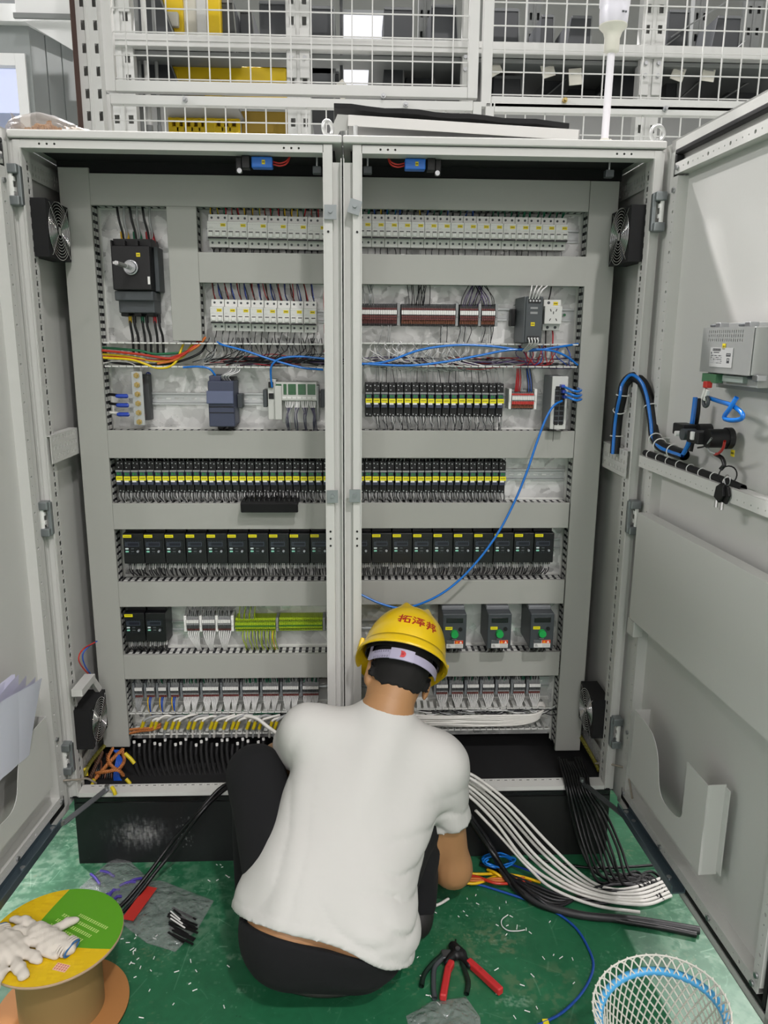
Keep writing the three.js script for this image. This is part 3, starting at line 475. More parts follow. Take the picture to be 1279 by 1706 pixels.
  for (let i = 0; i < 7; i++) W3.w(i % 3 ? M.redWire : M.darkWire, [[-0.045 + rr(-0.012, 0.01), y8 + 0.085, ZP + 0.05], [-0.047 + rr(-0.01, 0.01), y8 + 0.02, ZP + 0.06], [-0.05 + rr(-0.01, 0.01), y8 - 0.04, ZP + 0.05], [-0.05 + rr(-0.01, 0.01), y8 - 0.1, ZP + 0.04]], 0.0014, 10);
  W3.done(matName, 'at the row of eight breakers');
}
// ---------- main switch ----------
{
  const t = thing('main_switch', 'black rotary main circuit breaker with a steel drive shaft on the bare plate', 'switch', [-0.573, 1.7, ZP]);
  mb().rbox(0.104, 0.116, 0.1, 0.004, 0, 0.012, 0.05).box(0.104, 0.03, 0.07, 0, 0.075, 0.035).build('body', M.black, t);
  mb().rbox(0.104, 0.026, 0.09, 0.003, 0, -0.06, 0.045).rbox(0.098, 0.034, 0.075, 0.003, 0.002, -0.088, 0.037).build('terminal_cover', M.greyDark, t);
  const nt = mb(); for (const x of [-0.036, -0.001, 0.034]) nt.rbox(0.028, 0.014, 0.06, 0.003, x, 0.083, 0.03).rbox(0.022, 0.012, 0.06, 0.003, x, -0.108, 0.03); for (let i = 0; i < 4; i++) nt.box(0.004, 0.016, 0.09, -0.052 + i * 0.0345, 0.076, 0.045); nt.build('terminal_lug_housing', M.black, t, { kind: 'stuff' });
  mb().rbox(0.012, 0.118, 0.06, 0.002, 0.058, 0.012, 0.03).build('side_module', M.greyDark, t);
  mb().box(0.006, 0.02, 0.002, 0.046, -0.02, 0.101).build('rating_label', M.white, t);
  tagPlane(mb(), 0.01, 0.01, 0.021, 0.046, 0.1006).build('label_tag', M.tagPrint, t, { uv: 1 });
  mb().add(new THREE.TorusGeometry(0.0175, 0.003, 10, 28), 0.0, 0.013, 0.104).cyl(0.015, 0.014, 0, 0.013, 0.106, 'z', 24).build('drive_collar', M.steel, t);
  const sh = mb().cyl(0.007, 0.05, 0, 0.013, 0.13, 'z', 14).cyl(0.0058, 0.10, 0, 0.013, 0.185, 'z', 10).build('drive_shaft', M.steelEye, t);
  mb().box(0.014, 0.006, 0.006, 0, 0.013, 0.236).build('shaft_pin', M.chrome, sh);
  // its thick supply wires, each a cable
  [['yellow', M.yellowWire], ['dark green', M.greenWire], ['dark red', M.redWire]].forEach(([n, m], i) => {
    const x = -0.608 + i * 0.0345;
    for (let k = 0; k < 2; k++) { const dx = k * 0.014, s = solo('supply_wire', `black supply wire with ${n} sleeve above the main switch, ${k ? 'right' : 'left'} one of its pair`, 'wire', mb().tube([[x + dx * 0.6, 1.782, ZP + 0.03], [x + dx * 0.8, 1.81, ZP + 0.035], [x - 0.006 + dx, 1.842, ZP + 0.04], [x - 0.012 + dx * 1.5, 1.885, ZP + 0.035]], 0.0033, 14, 8), k ? M.greyWire : M.blackCable, [x + dx, 1.782, ZP + 0.03]);
      const q = mb().lathe([[0.0058, 0], [0.006, 0.012], [0.0042, 0.034], [0.0036, 0.036]], 0, -0.004, 0, 12, 0, 0, 0.12); q.build('coloured_sleeve', m, s); }
    for (let k = 0; k < 2; k++) { const dx = k * 0.012, s = solo('supply_wire', `black supply wire with ${n} sleeve below the main switch, ${k ? 'right' : 'left'} one of its pair`, 'wire', mb().tube([[x + 0.004 + dx, 1.592, ZP + 0.03], [x + 0.006 + dx, 1.56, ZP + 0.035], [x + 0.008 + dx * 1.3, 1.53, ZP + 0.03], [x + 0.008 + dx * 1.3, 1.48, ZP + 0.03]], 0.0036, 14, 8), M.blackCable, [x + 0.004 + dx, 1.592, ZP + 0.03]);
      mb().cyl(0.0048, 0.022, 0.001, -0.012, 0.002, 'y', 10).build('coloured_sleeve', k ? M.darkWire : m, s); }
  });
}
// ---------- relays ----------
M.tagYellow = std('#ffffff', 0.5, 0, { map: canvasTex(64, 48, (g, w, h) => { g.fillStyle = '#e6dc0e'; g.fillRect(0, 0, w, h); g.fillStyle = '#8d8400'; g.fillRect(8, 18, 48, 10); }) });
function relayProto(label, group) {
  const t = thing('relay', label, 'relay', [0, 0, ZP], 0, group);
  mb().rbox(0.0205, 0.03, 0.056, 0.001, 0, 0.033, 0.03).rbox(0.0205, 0.03, 0.05, 0.001, 0, -0.034, 0.027).rbox(0.0205, 0.06, 0.04, 0.001, 0, 0, 0.02).build('socket', M.black, t);
  mb().rbox(0.0165, 0.04, 0.034, 0.001, -0.0006, -0.001, 0.053).build('relay_cube', M.greyBlue, t);
  mb().box(0.0195, 0.0045, 0.003, 0, 0.0205, 0.0705).build('retaining_clip', M.termGrey, t);
  const gr = mb().box(0.005, 0.008, 0.002, -0.0035, 0.012, 0.0705).box(0.004, 0.006, 0.002, 0.003, 0.012, 0.0705); gr.build('indicator', M.ledGreen, t);
  mb().add(new THREE.BoxGeometry(0.0185, 0.0125, 0.002), 0, -0.001, 0.0712).build('label_tag', M.tagYellow, t, { uv: 1 });
  mb().box(0.012, 0.005, 0.002, -0.002, -0.0095, 0.0712).build('marker', M.white, t);
  const sc = mb(); for (const [x, y, z] of [[-0.005, 0.042, 0.0585], [0.005, 0.04, 0.0585], [-0.004, 0.029, 0.0585], [-0.005, -0.041, 0.0525], [0.004, -0.043, 0.0525]]) sc.cyl(0.0018, 0.001, x, y, z, 'z', 8); sc.build('terminal_screw_set', M.steel, t, { kind: 'stuff' });
  return t;
}
M.ledGreen = std('#1f7a3a', 0.35);
const relay0 = relayProto('black plug-in relay with yellow tag, first from the left in the short relay row', 'relays beside the small red terminals');
function relayRow(n, x0, pitch, y, dy, name, group, where, skip) {
  const W = new Wires(); let k = 0;
  for (let i = 0; i < n; i++) {
    const x = x0 + i * pitch; if (x > -0.052 + 0.0 && x < 0.042) continue; if (skip && skip(x)) continue;
    const pos = V(x, y + dy * i + rr(-0.0006, 0.0006), ZP); k++;
    if (name) dup(relay0, pos, name(k - 1), group); else relay0.position.copy(pos);
    for (const [dx, m] of [[-0.005, M.greyWire], [0.006, rnd() < 0.5 ? M.darkWire : M.greyWire]]) W.w(m, [[x + dx, y + 0.045, ZP + 0.05], [x + dx + rr(-0.003, 0.003), y + 0.06, ZP + 0.056], [x + dx + rr(-0.008, 0.008), y + 0.1, ZP + 0.03]], 0.0011);
    for (const [dx, m] of [[-0.007, M.greyWire], [-0.003, M.darkWire], [0.002, M.whiteWire], [0.006, M.darkWire], [0.009, M.greyWire]]) W.w(m, [[x + dx, y - 0.042, ZP + 0.046], [x + dx + rr(-0.002, 0.004), y - 0.058, ZP + 0.058], [x + 0.006 + rr(-0.005, 0.005), y - 0.078, ZP + 0.045], [x + 0.006 + rr(-0.004, 0.004), y - 0.1, ZP + 0.03]], 0.0012, 8);
  }
  W.done(matName, where);
}
const shortLabel = i => `black relay with yellow tag, ${ordinal(i)} from the left in the short row`;
relay0.position.set(0.0705, 1.358, ZP);
relayRow(17, 0.0705 + 0.0224, 0.0224, 1.358, 0, i => shortLabel(i + 1), 'relays beside the small red terminals', 'at the short relay row beside the small terminals');
relayRow(29, -0.652, 0.0222, 1.131, 0, i => `black relay with yellow tag, ${ordinal(i)} from the left in the long row`, 'relays of the long row', 'at the long relay row above the black piece', x => x > 0);
relayRow(20, 0.0475, 0.0221, 1.131, 0, i => `black relay with yellow tag, ${ordinal(i)} from the post beside the bare rail`, 'relays of the row that ends at the bare rail', 'at the relay row that ends at bare rail');

// ---------- black drives with small keypads ----------
M.keypad = std('#ffffff', 0.35, 0, { map: canvasTex(256, 192, (g, w, h) => {
  g.fillStyle = '#080a10'; g.fillRect(0, 0, w, h); g.strokeStyle = '#5d6478'; g.lineWidth = 4; g.strokeRect(20, 26, 200, 50); g.fillStyle = '#0a0c1c'; g.fillRect(62, 30, 154, 42);
  g.fillStyle = '#3d4350'; for (let i = 0; i < 4; i++) g.fillRect(26, 31 + i * 11, 30, 6); for (let i = 0; i < 6; i++) { g.fillRect(14 + i * 38, 6, 16, 5); g.fillRect(24 + i * 36, 176, 12, 5); }
}) });
M.keyGreen = std('#8fd8c0', 0.4); M.keyWhite = std('#c9d6d6', 0.4); M.knob = std('#a7acb2', 0.35, 0.3); M.drive = std('#07080b', 0.42);
function driveProto(label, group) {
  const t = thing('motor_drive', label, 'drive', [0, 0, ZP], 0, group);
  mb().rbox(0.0598, 0.092, 0.084, 0.002, 0, 0, 0.044).box(0.056, 0.012, 0.06, 0, 0.05, 0.03).box(0.056, 0.014, 0.06, 0, -0.052, 0.03).build('case', M.drive, t);
  const k = mb().add(new THREE.BoxGeometry(0.05, 0.042, 0.002), -0.002, 0.004, 0.0868).build('keypad', M.keypad, t, { uv: 1 });
  for (const [x, y, m] of [[-0.019, 0.0005, rnd() < 0.5 ? M.keyWhite : M.keyGreen], [-0.019, -0.008, M.keyGreen]]) mb().rbox(0.0095, 0.005, 0.003, 0.0014, x, y, 0.088).build('button', m, k);
  mb().rbox(0.009, 0.004, 0.003, 0.0014, -0.003, 0.0005, 0.088).rbox(0.009, 0.004, 0.003, 0.0014, -0.003, -0.008, 0.088).build('button', M.greyDark, k);
  mb().cyl(0.0065, 0.003, 0.0135, -0.0055, 0.089, 'z', 20).build('dial', M.black, k); mb().cyl(0.0036, 0.008, 0.0135, -0.0062, 0.092, 'z', 16, 0.0032).build('knob', M.knob, k);
  mb().add(new THREE.BoxGeometry(0.0245, 0.0085, 0.0016), -0.0165, 0.0385, 0.087).build('label_tag', M.tagYellow, t, { uv: 1 });
  return t;
}
{
  const W = new Wires(), x0 = -0.65 + 0.03, p = 0.06085, n = 21, d0 = driveProto('compact black motor drive with keypad, first from the left in the drive row', 'black motor drives');
  let k = 0; const wire = (x, y) => { for (let j = 0; j < 5; j++) { const xx = x - 0.01 + j * 0.0068; W.w(M.whiteWire, [[xx, y + 0.053, ZP + 0.055], [xx + rr(-0.002, 0.002), y + 0.07, ZP + 0.056]], 0.0024, 3); W.w(j % 2 ? M.greyWire : M.darkWire, [[xx, y + 0.064, ZP + 0.056], [xx + rr(-0.003, 0.003), y + 0.08, ZP + 0.05], [xx + rr(-0.006, 0.006), y + 0.1, ZP + 0.03]], 0.0013); }
    for (let j = 0; j < 9; j++) { const xx = x - 0.024 + j * 0.006 + rr(-0.001, 0.001), l = rr(0.006, 0.014); W.w(rnd() < 0.6 ? M.whiteWire : M.greyWire, [[xx, y - 0.05, ZP + 0.058], [xx, y - 0.056 - l, ZP + 0.068]], 0.0021, 3); W.w(M.darkWire, [[xx, y - 0.054 - l, ZP + 0.064], [xx + rr(-0.003, 0.003), y - 0.08, ZP + 0.055], [xx + rr(-0.004, 0.004), y - 0.1, ZP + 0.03]], 0.0017); } };
  for (let i = 0; i < n; i++) { const x = x0 + i * p; if (x > -0.03 && x < 0.02) continue; const pos = V(x, 0.922, ZP + 0.0 + (i % 3) * 0.0006); if (k) dup(d0, pos, `compact black motor drive with keypad, ${ordinal(k)} from the left in the drive row`); else d0.position.copy(pos); k++; wire(x, 0.922); }
  for (let i = 0; i < 2; i++) { const x = -0.632 + i * 0.062; const q = dup(d0, [x, 0.676, ZP], i ? 'black motor drive without a tag beside the small terminals' : 'black motor drive with yellow tag in the corner above the lowest terminals', 'pair of drives beside the terminals'); if (i) q.children.filter(c => c.name === 'label_tag').forEach(c => q.remove(c)); wire(x, 0.676); }
  W.done(matName, 'above and below the black motor drives');
}
// ---------- drives with green knobs ----------
M.driveGrey = std('#3b4044', 0.45); M.warn = std('#ffffff', 0.5, 0, { map: canvasTex(128, 64, (g, w, h) => { g.fillStyle = '#d9d9d6'; g.fillRect(0, 0, w, h); g.fillStyle = '#55585a'; g.fillRect(0, 0, 58, 28); g.fillStyle = '#d9d9d6'; g.fillStyle = '#222'; g.font = '14px sans-serif'; for (let i = 0; i < 3; i++) g.fillRect(8, 36 + i * 8, 18 + i * 3, 3); g.fillStyle = '#d8481c'; g.fillRect(62, 0, 66, 28); g.fillStyle = '#f0a020'; g.beginPath(); g.moveTo(80, 4); g.lineTo(92, 24); g.lineTo(68, 24); g.fill(); g.fillStyle = '#f3ece4'; g.beginPath(); g.moveTo(110, 4); g.lineTo(121, 24); g.lineTo(99, 24); g.fill(); g.fillStyle = '#8b8b88'; for (let i = 0; i < 4; i++) g.fillRect(66, 34 + i * 7, 56, 2); }) });
{
  const mk = (label) => {
    const t = thing('inverter', label, 'drive', [0, 0, ZP], 0, 'drives with green knobs');
    mb().rbox(0.072, 0.112, 0.128, 0.003, 0, -0.012, 0.066).build('case', M.driveGrey, t);
    mb().rbox(0.07, 0.014, 0.088, 0.003, 0, 0.047, 0.046).box(0.062, 0.012, 0.07, 0, 0.058, 0.037).build('heat_sink_top', M.greyMid, t);
    mb().rbox(0.05, 0.016, 0.002, 0.0008, 0, 0.024, 0.1305).build('display', M.blackGloss, t);
    mb().cyl(0.0118, 0.014, 0.0, -0.0175, 0.136, 'z', 28, 0.0108).build('knob', M.green, t);
    mb().cyl(0.006, 0.003, 0.018, -0.004, 0.131, 'z', 16).build('port', M.black, t);
    mb().add(new THREE.BoxGeometry(0.021, 0.009, 0.0016), -0.017, -0.001, 0.131).build('label_tag', M.tagYellow, t, { uv: 1 });
    mb().add(new THREE.BoxGeometry(0.05, 0.024, 0.0016), 0.002, -0.052, 0.131).build('warning_label', M.warn, t, { uv: 1 });
    mb().box(0.014, 0.002, 0.001, 0, -0.036, 0.1305).build('print', M.termGrey, t);
    return t;
  };
  const d = mk('dark grey inverter with green knob, first of three beside the helmet'), W = new Wires();
  [[757, 0], [832, 1], [903, 2]].forEach(([px, i]) => { const x = A(px, 1045, -0.14).x, pos = [x, 0.685, ZP]; if (i) dup(d, pos, `dark grey inverter with green knob, ${i > 1 ? 'the one at the row end beside the tall duct' : 'middle one of three'}`); else d.position.set(...pos);
    for (let j = 0; j < 6; j++) W.w(j % 3 ? M.darkWire : M.greyWire, [[x - 0.025 + j * 0.009, 0.62, ZP + 0.09], [x - 0.028 + j * 0.009, 0.6, ZP + 0.1], [x - 0.03 + j * 0.01, 0.57, ZP + 0.05]], 0.0022, 7); });
  W.done(matName, 'under the inverters with green knobs');
}
// ---------- terminal strips ----------
// a strip of slices along x; bands [y0, y1, z, material, name] are laid over the slices as raised pieces, one per slice
function terminalStrip(label, x0, x1, y, o) {
  const t = thing('terminal_strip', label, 'terminals', [(x0 + x1) / 2, y, ZP], 0, o.group), L = x1 - x0, n = Math.max(2, Math.round(L / 0.0052)), p = L / n, H = o.h || 0.056;
  const b = mb(); for (let i = 0; i < n; i++) b.box(p - 0.0007, H, 0.046, -L / 2 + (i + 0.5) * p, 0, 0.023).box(p - 0.0007, H * 0.45, 0.012, -L / 2 + (i + 0.5) * p, 0, 0.05);
  b.build('terminal_slice', o.body, t, { kind: 'stuff' });
  for (const [y0, y1, z, m, nm, gap] of o.bands) { const q = mb(); for (let i = 0; i < n; i++) q.box(p - (gap ?? 0.0009), y1 - y0, 0.004, -L / 2 + (i + 0.5) * p, (y0 + y1) / 2, z); q.build(nm, m, t, { kind: 'stuff' }); }
  if (o.holes) { const q = mb(); for (const [hy, hz] of o.holes) for (let i = 0; i < n; i++) q.cyl(0.0016, 0.001, -L / 2 + (i + 0.5) * p, hy, hz, 'z', 8); q.build('screw_hole', M.black, t, { kind: 'stuff' }); }
  for (const s of o.clamps || [1]) mb().rbox(0.008, H * 1.02, 0.052, 0.001, s * (L / 2 + 0.0048), 0.002, 0.027).box(0.005, 0.02, 0.003, s * (L / 2 + 0.0048), 0.006, 0.0545).build('end_clamp', o.clamp || M.termGrey, t);
  return t;
}
{
  const y = 1.597, W = new Wires(), G = [[-1, 0.046, 0.149, M.termRed], [0, 0.162, 0.315, M.termOrange], [1, 0.328, 0.38, M.termOrange], [2, 0.39, 0.428, M.termOrange]];
  const L = ['brown terminal strip with white markers next to the cabinet post', 'longest brown terminal strip, under the two pole breakers', 'short brown terminal strip, second nearest the power supply', 'shortest brown terminal strip, next to the power supply'];
  G.forEach(([, a, b, m], i) => {
    terminalStrip(L[i], a, b, y, { h: 0.061, body: M.termDark, bands: [[0.014, 0.019, 0.049, M.termRed, 'red_bridge'], [0.001, 0.0125, 0.058, M.white, 'marker'], [-0.0135, -0.002, 0.058, M.termRed, 'lever'], [-0.024, -0.014, 0.049, m, 'lever']], holes: [[0.0235, 0.0465], [-0.0275, 0.0465], [-0.008, 0.0605]] });
    const n = i === 1 ? 11 : i === 0 ? 8 : i === 2 ? 9 : 8;
    for (let k = 0; k < n; k++) { const x = i === 0 ? rr(0.05, 0.085) : i === 1 ? rr(0.17, 0.25) : a + (k + 0.5) * (b - a) / n, xt = i === 2 ? x + 0.022 : i === 3 ? x - 0.028 : x + rr(-0.015, 0.015); W.w(i === 1 ? M.darkWire : i > 1 && rnd() < 0.5 ? M.purpleWire : i === 0 ? M.greyWire : M.darkWire, [[x, y + 0.026, ZP + 0.045], [x + (xt - x) * 0.3 + rr(-0.004, 0.004), y + 0.05, ZP + 0.06], [xt + rr(-0.01, 0.01), y + 0.085, ZP + 0.035]], 0.0012, 9); }
    for (let k = 0; k < (i < 2 ? 3 : 5); k++) { const x = i === 0 ? rr(0.1, 0.14) : i === 1 ? rr(0.26, 0.3) : rr(a, b); W.w(k % 2 || i === 0 ? M.greyWire : M.darkWire, [[x, y - 0.028, ZP + 0.045], [x + rr(-0.003, 0.003), y - 0.045, ZP + 0.055], [x + rr(-0.012, 0.005), y - 0.085, ZP + 0.04]], 0.0012, 8); }
  });
  W.done(matName, 'at the brown terminal strips');
}
{ // small red and orange terminals beside the short relay row
  const W = new Wires(), y = 1.36, a = 0.487, b = 0.552;
  terminalStrip('small terminal strip with red and orange tabs beside the short relay row', a, b, y, { h: 0.058, body: M.termGrey, bands: [[0.012, 0.018, 0.049, M.red, 'red_bridge'], [0.0, 0.011, 0.058, M.white, 'marker'], [-0.013, -0.004, 0.056, M.red, 'lever'], [-0.024, -0.014, 0.049, M.termOrange, 'lever']], holes: [[0.022, 0.0465], [-0.026, 0.0465]], clamps: [-1, 1], clamp: M.white });
  for (let k = 0; k < 7; k++) { const x = a + 0.008 + k * 0.0035 + rr(-0.001, 0.001); W.w(k < 5 ? M.redWire : M.greyWire, [[x, y + 0.024, ZP + 0.05], [x + 0.001, y + 0.05, ZP + 0.055], [x + rr(-0.004, 0.004), y + 0.09, ZP + 0.06]], 0.0014, 8); }
  for (let k = 0; k < 5; k++) { const x = a + 0.046 + k * 0.0035; W.w(k % 2 ? M.blueWire : M.darkWire, [[x, y + 0.024, ZP + 0.05], [x - 0.003, y + 0.05, ZP + 0.055], [x - 0.012 + rr(-0.004, 0.004), y + 0.09, ZP + 0.06]], 0.0014, 8); }
  W.done(matName, 'over the small red and orange terminals');
}
{ // row above the lowest covered duct: three small strips and the earth terminals
  const W = new Wires(), y = 0.672;
  const o = { h: 0.05, body: M.termGrey, bands: [[0.006, 0.0155, 0.056, M.white, 'marker'], [-0.012, -0.0005, 0.0555, M.termDark, 'slot_band'], [-0.02, -0.0125, 0.049, M.termRed, 'lever']], clamps: [1], clamp: M.white };
  [[-0.4845, -0.447], [-0.4375, -0.3985], [-0.39, -0.3505]].forEach(([a, b], i) => {
    terminalStrip(['small white marked terminal strip nearest the pair of black drives', 'small white marked terminal strip, middle one of three', 'small white marked terminal strip touching the yellow-green terminals'][i], a, b, y, { ...o, clamps: i ? [1] : [-1, 1] });
    for (let k = 0; k < 6; k++) { const x = a + 0.004 + k * (b - a - 0.006) / 5, xb = (a + b) / 2 + [0.014, 0.004, -0.001][i] + (k - 2.5) * 0.0022; W.w(M.whiteWire, [[x, y - 0.024, ZP + 0.046], [x, y - 0.03, ZP + 0.056], [x + (xb - x) * 0.55, y - 0.055, ZP + 0.06], [xb, y - 0.078, ZP + 0.05], [xb, y - 0.1, ZP + 0.03]], 0.0019, 10); W.w(M.greyWire, [[x, y + 0.022, ZP + 0.046], [x + rr(-0.002, 0.004), y + 0.038, ZP + 0.052], [x + rr(-0.006, 0.01), y + 0.06, ZP + 0.04]], 0.0013, 6); }
    W.w(M.greyWire, [[a - 0.006, y + 0.025, ZP + 0.04], [a + 0.002, y + 0.055, ZP + 0.055], [a + 0.02, y + 0.075, ZP + 0.04]], 0.0016, 8);
  });
  const pe = { h: 0.042, body: M.pe, bands: [[0.009, 0.0175, 0.0485, M.pe, 'lever', 0.0018], [-0.0015, 0.0015, 0.0568, M.peGreen, 'green_stripe', 0], [0.0085, 0.0098, 0.0505, M.peGreen, 'green_stripe', 0], [-0.0098, -0.0085, 0.0505, M.peGreen, 'green_stripe', 0], [0.003, 0.008, 0.0565, M.pe, 'lever', 0.0018], [-0.0085, -0.004, 0.0565, M.pe, 'lever', 0.0018], [-0.017, -0.009, 0.0485, M.pe, 'lever', 0.0018]], holes: [[0.0055, 0.0565], [-0.006, 0.0565], [0.014, 0.0508], [-0.013, 0.0508]], clamps: [1], clamp: M.termGrey };
  terminalStrip('yellow-green earth terminal strip beside the small white strips', -0.337, -0.214, 0.667, pe); terminalStrip('yellow-green earth terminal strip next to the cabinet post', -0.2035, -0.07, 0.668, pe);
  for (let k = 0; k < 22; k++) { const x = -0.315 + k * 0.0049 + rr(-0.001, 0.001); W.w([M.pe, M.greyWire, M.pe, k > 15 ? M.yellowWire : M.greyWire][k % 4], [[x, 0.648, ZP + 0.046], [x + rr(-0.001, 0.003), 0.63, ZP + 0.06], [x + rr(0, 0.008), 0.6, ZP + 0.05], [x + 0.006, 0.575, ZP + 0.03]], 0.0016, 9); }
  for (let k = 0; k < 10; k++) { const x = -0.325 + k * 0.0052; W.w(k % 3 ? M.greyWire : M.pe, [[x, 0.686, ZP + 0.046], [x + 0.001, 0.704, ZP + 0.052], [x + rr(0, 0.012), 0.735, ZP + 0.035]], 0.0014, 7); }
  W.done(matName, 'around the earth terminals');
}
{ // lowest row: many small strips with fans of white wires
  const W = new Wires(), y = 0.452, G = [];
  for (const [a, b] of [[218.4, 238], [238, 258], [258, 278], [278, 298.5]]) G.push([a, b, 0]); for (let i = 0; i < 8; i++) G.push([298.5 + i * 33.3, 298.5 + (i + 1) * 33.3, 1]); for (let i = 0; i < 7; i++) G.push([721 + i * 25.7, 721 + (i + 1) * 25.7, 2]);
  let nl = 0, nr = 0;
  G.forEach(([pa, pb, k], i) => {
    if (pa > 541 && pa < 600) return;
    const a = A(pa, 1150, -0.215).x + 0.011, b = A(pb, 1150, -0.215).x - 0.002; if (b > -0.05 && k < 2) return;
    terminalStrip(k < 2 ? `low terminal strip over the yellow sleeves, ${ordinal(nl++)} from the left` : `low terminal strip over the white cable bundle, ${ordinal(nr++)} from the worker`, a, b, y, { h: 0.05, body: M.termGrey, bands: [[0.004, 0.0135, 0.057, M.white, 'marker'], [-0.006, 0.0025, 0.055, M.termDark, 'slot_band'], [-0.02, -0.0065, 0.05, M.termRed, 'lever']], clamps: [-1], clamp: M.greyMid, group: k < 2 ? 'low strips over the yellow sleeves' : 'low strips over the white cable bundle' });
    const n = k === 0 ? 5 : k === 1 ? 11 : 6, c = k === 0 ? [M.greyWire, M.greyWire] : [M.whiteWire];
    for (let j = 0; j < n; j++) {
      const x = a + 0.003 + j * (b - a - 0.006) / (n - 1), half = k === 1 && n > 8 ? (j < 6 ? -1 : 1) : 0, xb = (a + b) / 2 + half * (b - a) * 0.22 + (j % 6 - 2.5) * 0.002;
      const m = k === 0 ? (i > 0 ? [M.yellowWire, M.blueWire, M.blueWire, M.greyWire, M.greyWire][j] : M.greyWire) : M.whiteWire;
      W.w(m, [[x, y - 0.022, ZP + 0.048], [x, y - 0.028, ZP + 0.06], [x + (xb - x) * 0.6, y - 0.045, ZP + 0.066], [xb, y - 0.066, ZP + 0.06], [xb + 0.003, y - 0.09, ZP + 0.045]], 0.0016, 9);
    }
    for (let j = 0; j < n; j++) { const x = a + 0.003 + j * (b - a - 0.006) / (n - 1); W.w(rnd() < 0.2 ? M.greenWire : M.greyWire, [[x, y + 0.022, ZP + 0.046], [x + rr(-0.003, 0.003), y + 0.035, ZP + 0.052], [x + rr(-0.01, 0.01), y + 0.06, ZP + 0.04]], 0.0014, 6); }
  });
  W.done(matName, 'fanning from the lowest terminals');
}
// ---------- power supply, socket ----------
{
  const z1 = 0.142, t = thing('power_supply', 'dark grey slim power supply between the brown terminals and white socket', 'power supply', [0.52, 1.585, ZP]);
  mb().rbox(0.05, 0.124, 0.128, 0.002, 0, 0, 0.068).build('case', M.greyMid, t); mb().rbox(0.047, 0.122, 0.008, 0.002, 0.001, 0, 0.135).build('front_panel', M.greyDark, t);
  const v = mb(); for (const y of [0.05, -0.05]) { v.box(0.034, 0.012, 0.004, 0.001, y, 0.1385); } v.build('terminal_slot', M.black, t);
  const sc = mb(); for (const y of [0.05, -0.05]) for (let i = 0; i < 4; i++) sc.cyl(0.0028, 0.002, -0.0115 + i * 0.0085, y, 0.1405, 'z', 10); sc.build('terminal_screw_set', M.steel, t, { kind: 'stuff' });
  mb().box(0.02, 0.005, 0.001, 0, 0.031, 0.1395).box(0.02, 0.006, 0.001, 0, 0.018, 0.1395).build('print', M.termGrey, t); tagPlane(mb(), 0.011, 0.01, -0.002, -0.012, 0.14).build('label_tag', M.tagPrint, t, { uv: 1 });
  const c = mb(); c.rbox(0.012, 0.048, 0.04, 0.002, -0.036, 0.008, 0.022).rbox(0.012, 0.048, 0.04, 0.002, 0.036, 0.008, 0.022); c.build('end_stop', M.black, t, { kind: 'stuff' });
  const W = new Wires(); for (let i = 0; i < 4; i++) { W.w(M.whiteWire, [[0.505 + i * 0.008, 1.64, ZP + 0.14], [0.507 + i * 0.01, 1.662, ZP + 0.15], [0.515 + i * 0.014, 1.675, ZP + 0.12]], 0.0022, 8); W.w(M.whiteWire, [[0.507 + i * 0.008, 1.536, ZP + 0.142], [0.51 + i * 0.008, 1.522, ZP + 0.146], [0.503 + i * 0.004, 1.5, ZP + 0.1]], 0.002, 8); } W.done(matName, 'at the slim power supply');
}
{
  const t = thing('power_socket', 'white mains socket clipped on the rail beside the power supply', 'socket', [0.592, 1.6, ZP]);
  mb().rbox(0.05, 0.085, 0.046, 0.002, 0, 0, 0.028).rbox(0.05, 0.05, 0.024, 0.002, 0, 0, 0.056).build('body', M.breaker, t);
  const h = mb(); for (const [x, y, r] of [[-0.008, 0.013, 0.35], [0.008, 0.013, -0.35], [0, 0.006, 0], [-0.009, -0.013, -0.5], [0.009, -0.013, 0.5]]) h.box(0.0022, 0.0075, 0.001, x, y, 0.0683, 0, 0, r); h.build('pin_slot', M.black, t);
  const sc = mb(); for (const [x, y] of [[-0.011, -0.034], [0.011, -0.034], [-0.011, 0.034]]) sc.cyl(0.0042, 0.001, x, y, 0.0513, 'z', 12); sc.build('terminal_screw_set', M.greyDark, t, { kind: 'stuff' });
  tagPlane(mb(), 0.013, 0.009, 0.009, 0.032, 0.0517).build('label_tag', M.tagPrint, t, { uv: 1 }); mb().cyl(0.004, 0.002, 0.047, 0.002, 0.012, 'z', 12).build('earth_screw', M.greenDark, t);
  const W = new Wires(); W.w(M.darkWire, [[0.585, 1.64, ZP + 0.03], [0.587, 1.66, ZP + 0.04], [0.592, 1.685, ZP + 0.03]], 0.002); W.w(M.darkWire, [[0.582, 1.562, ZP + 0.03], [0.58, 1.545, ZP + 0.04], [0.581, 1.51, ZP + 0.04]], 0.0022).w(M.redWire, [[0.6, 1.562, ZP + 0.03], [0.601, 1.545, ZP + 0.04], [0.602, 1.51, ZP + 0.04]], 0.0022); W.done(matName, 'at the white mains socket');
}
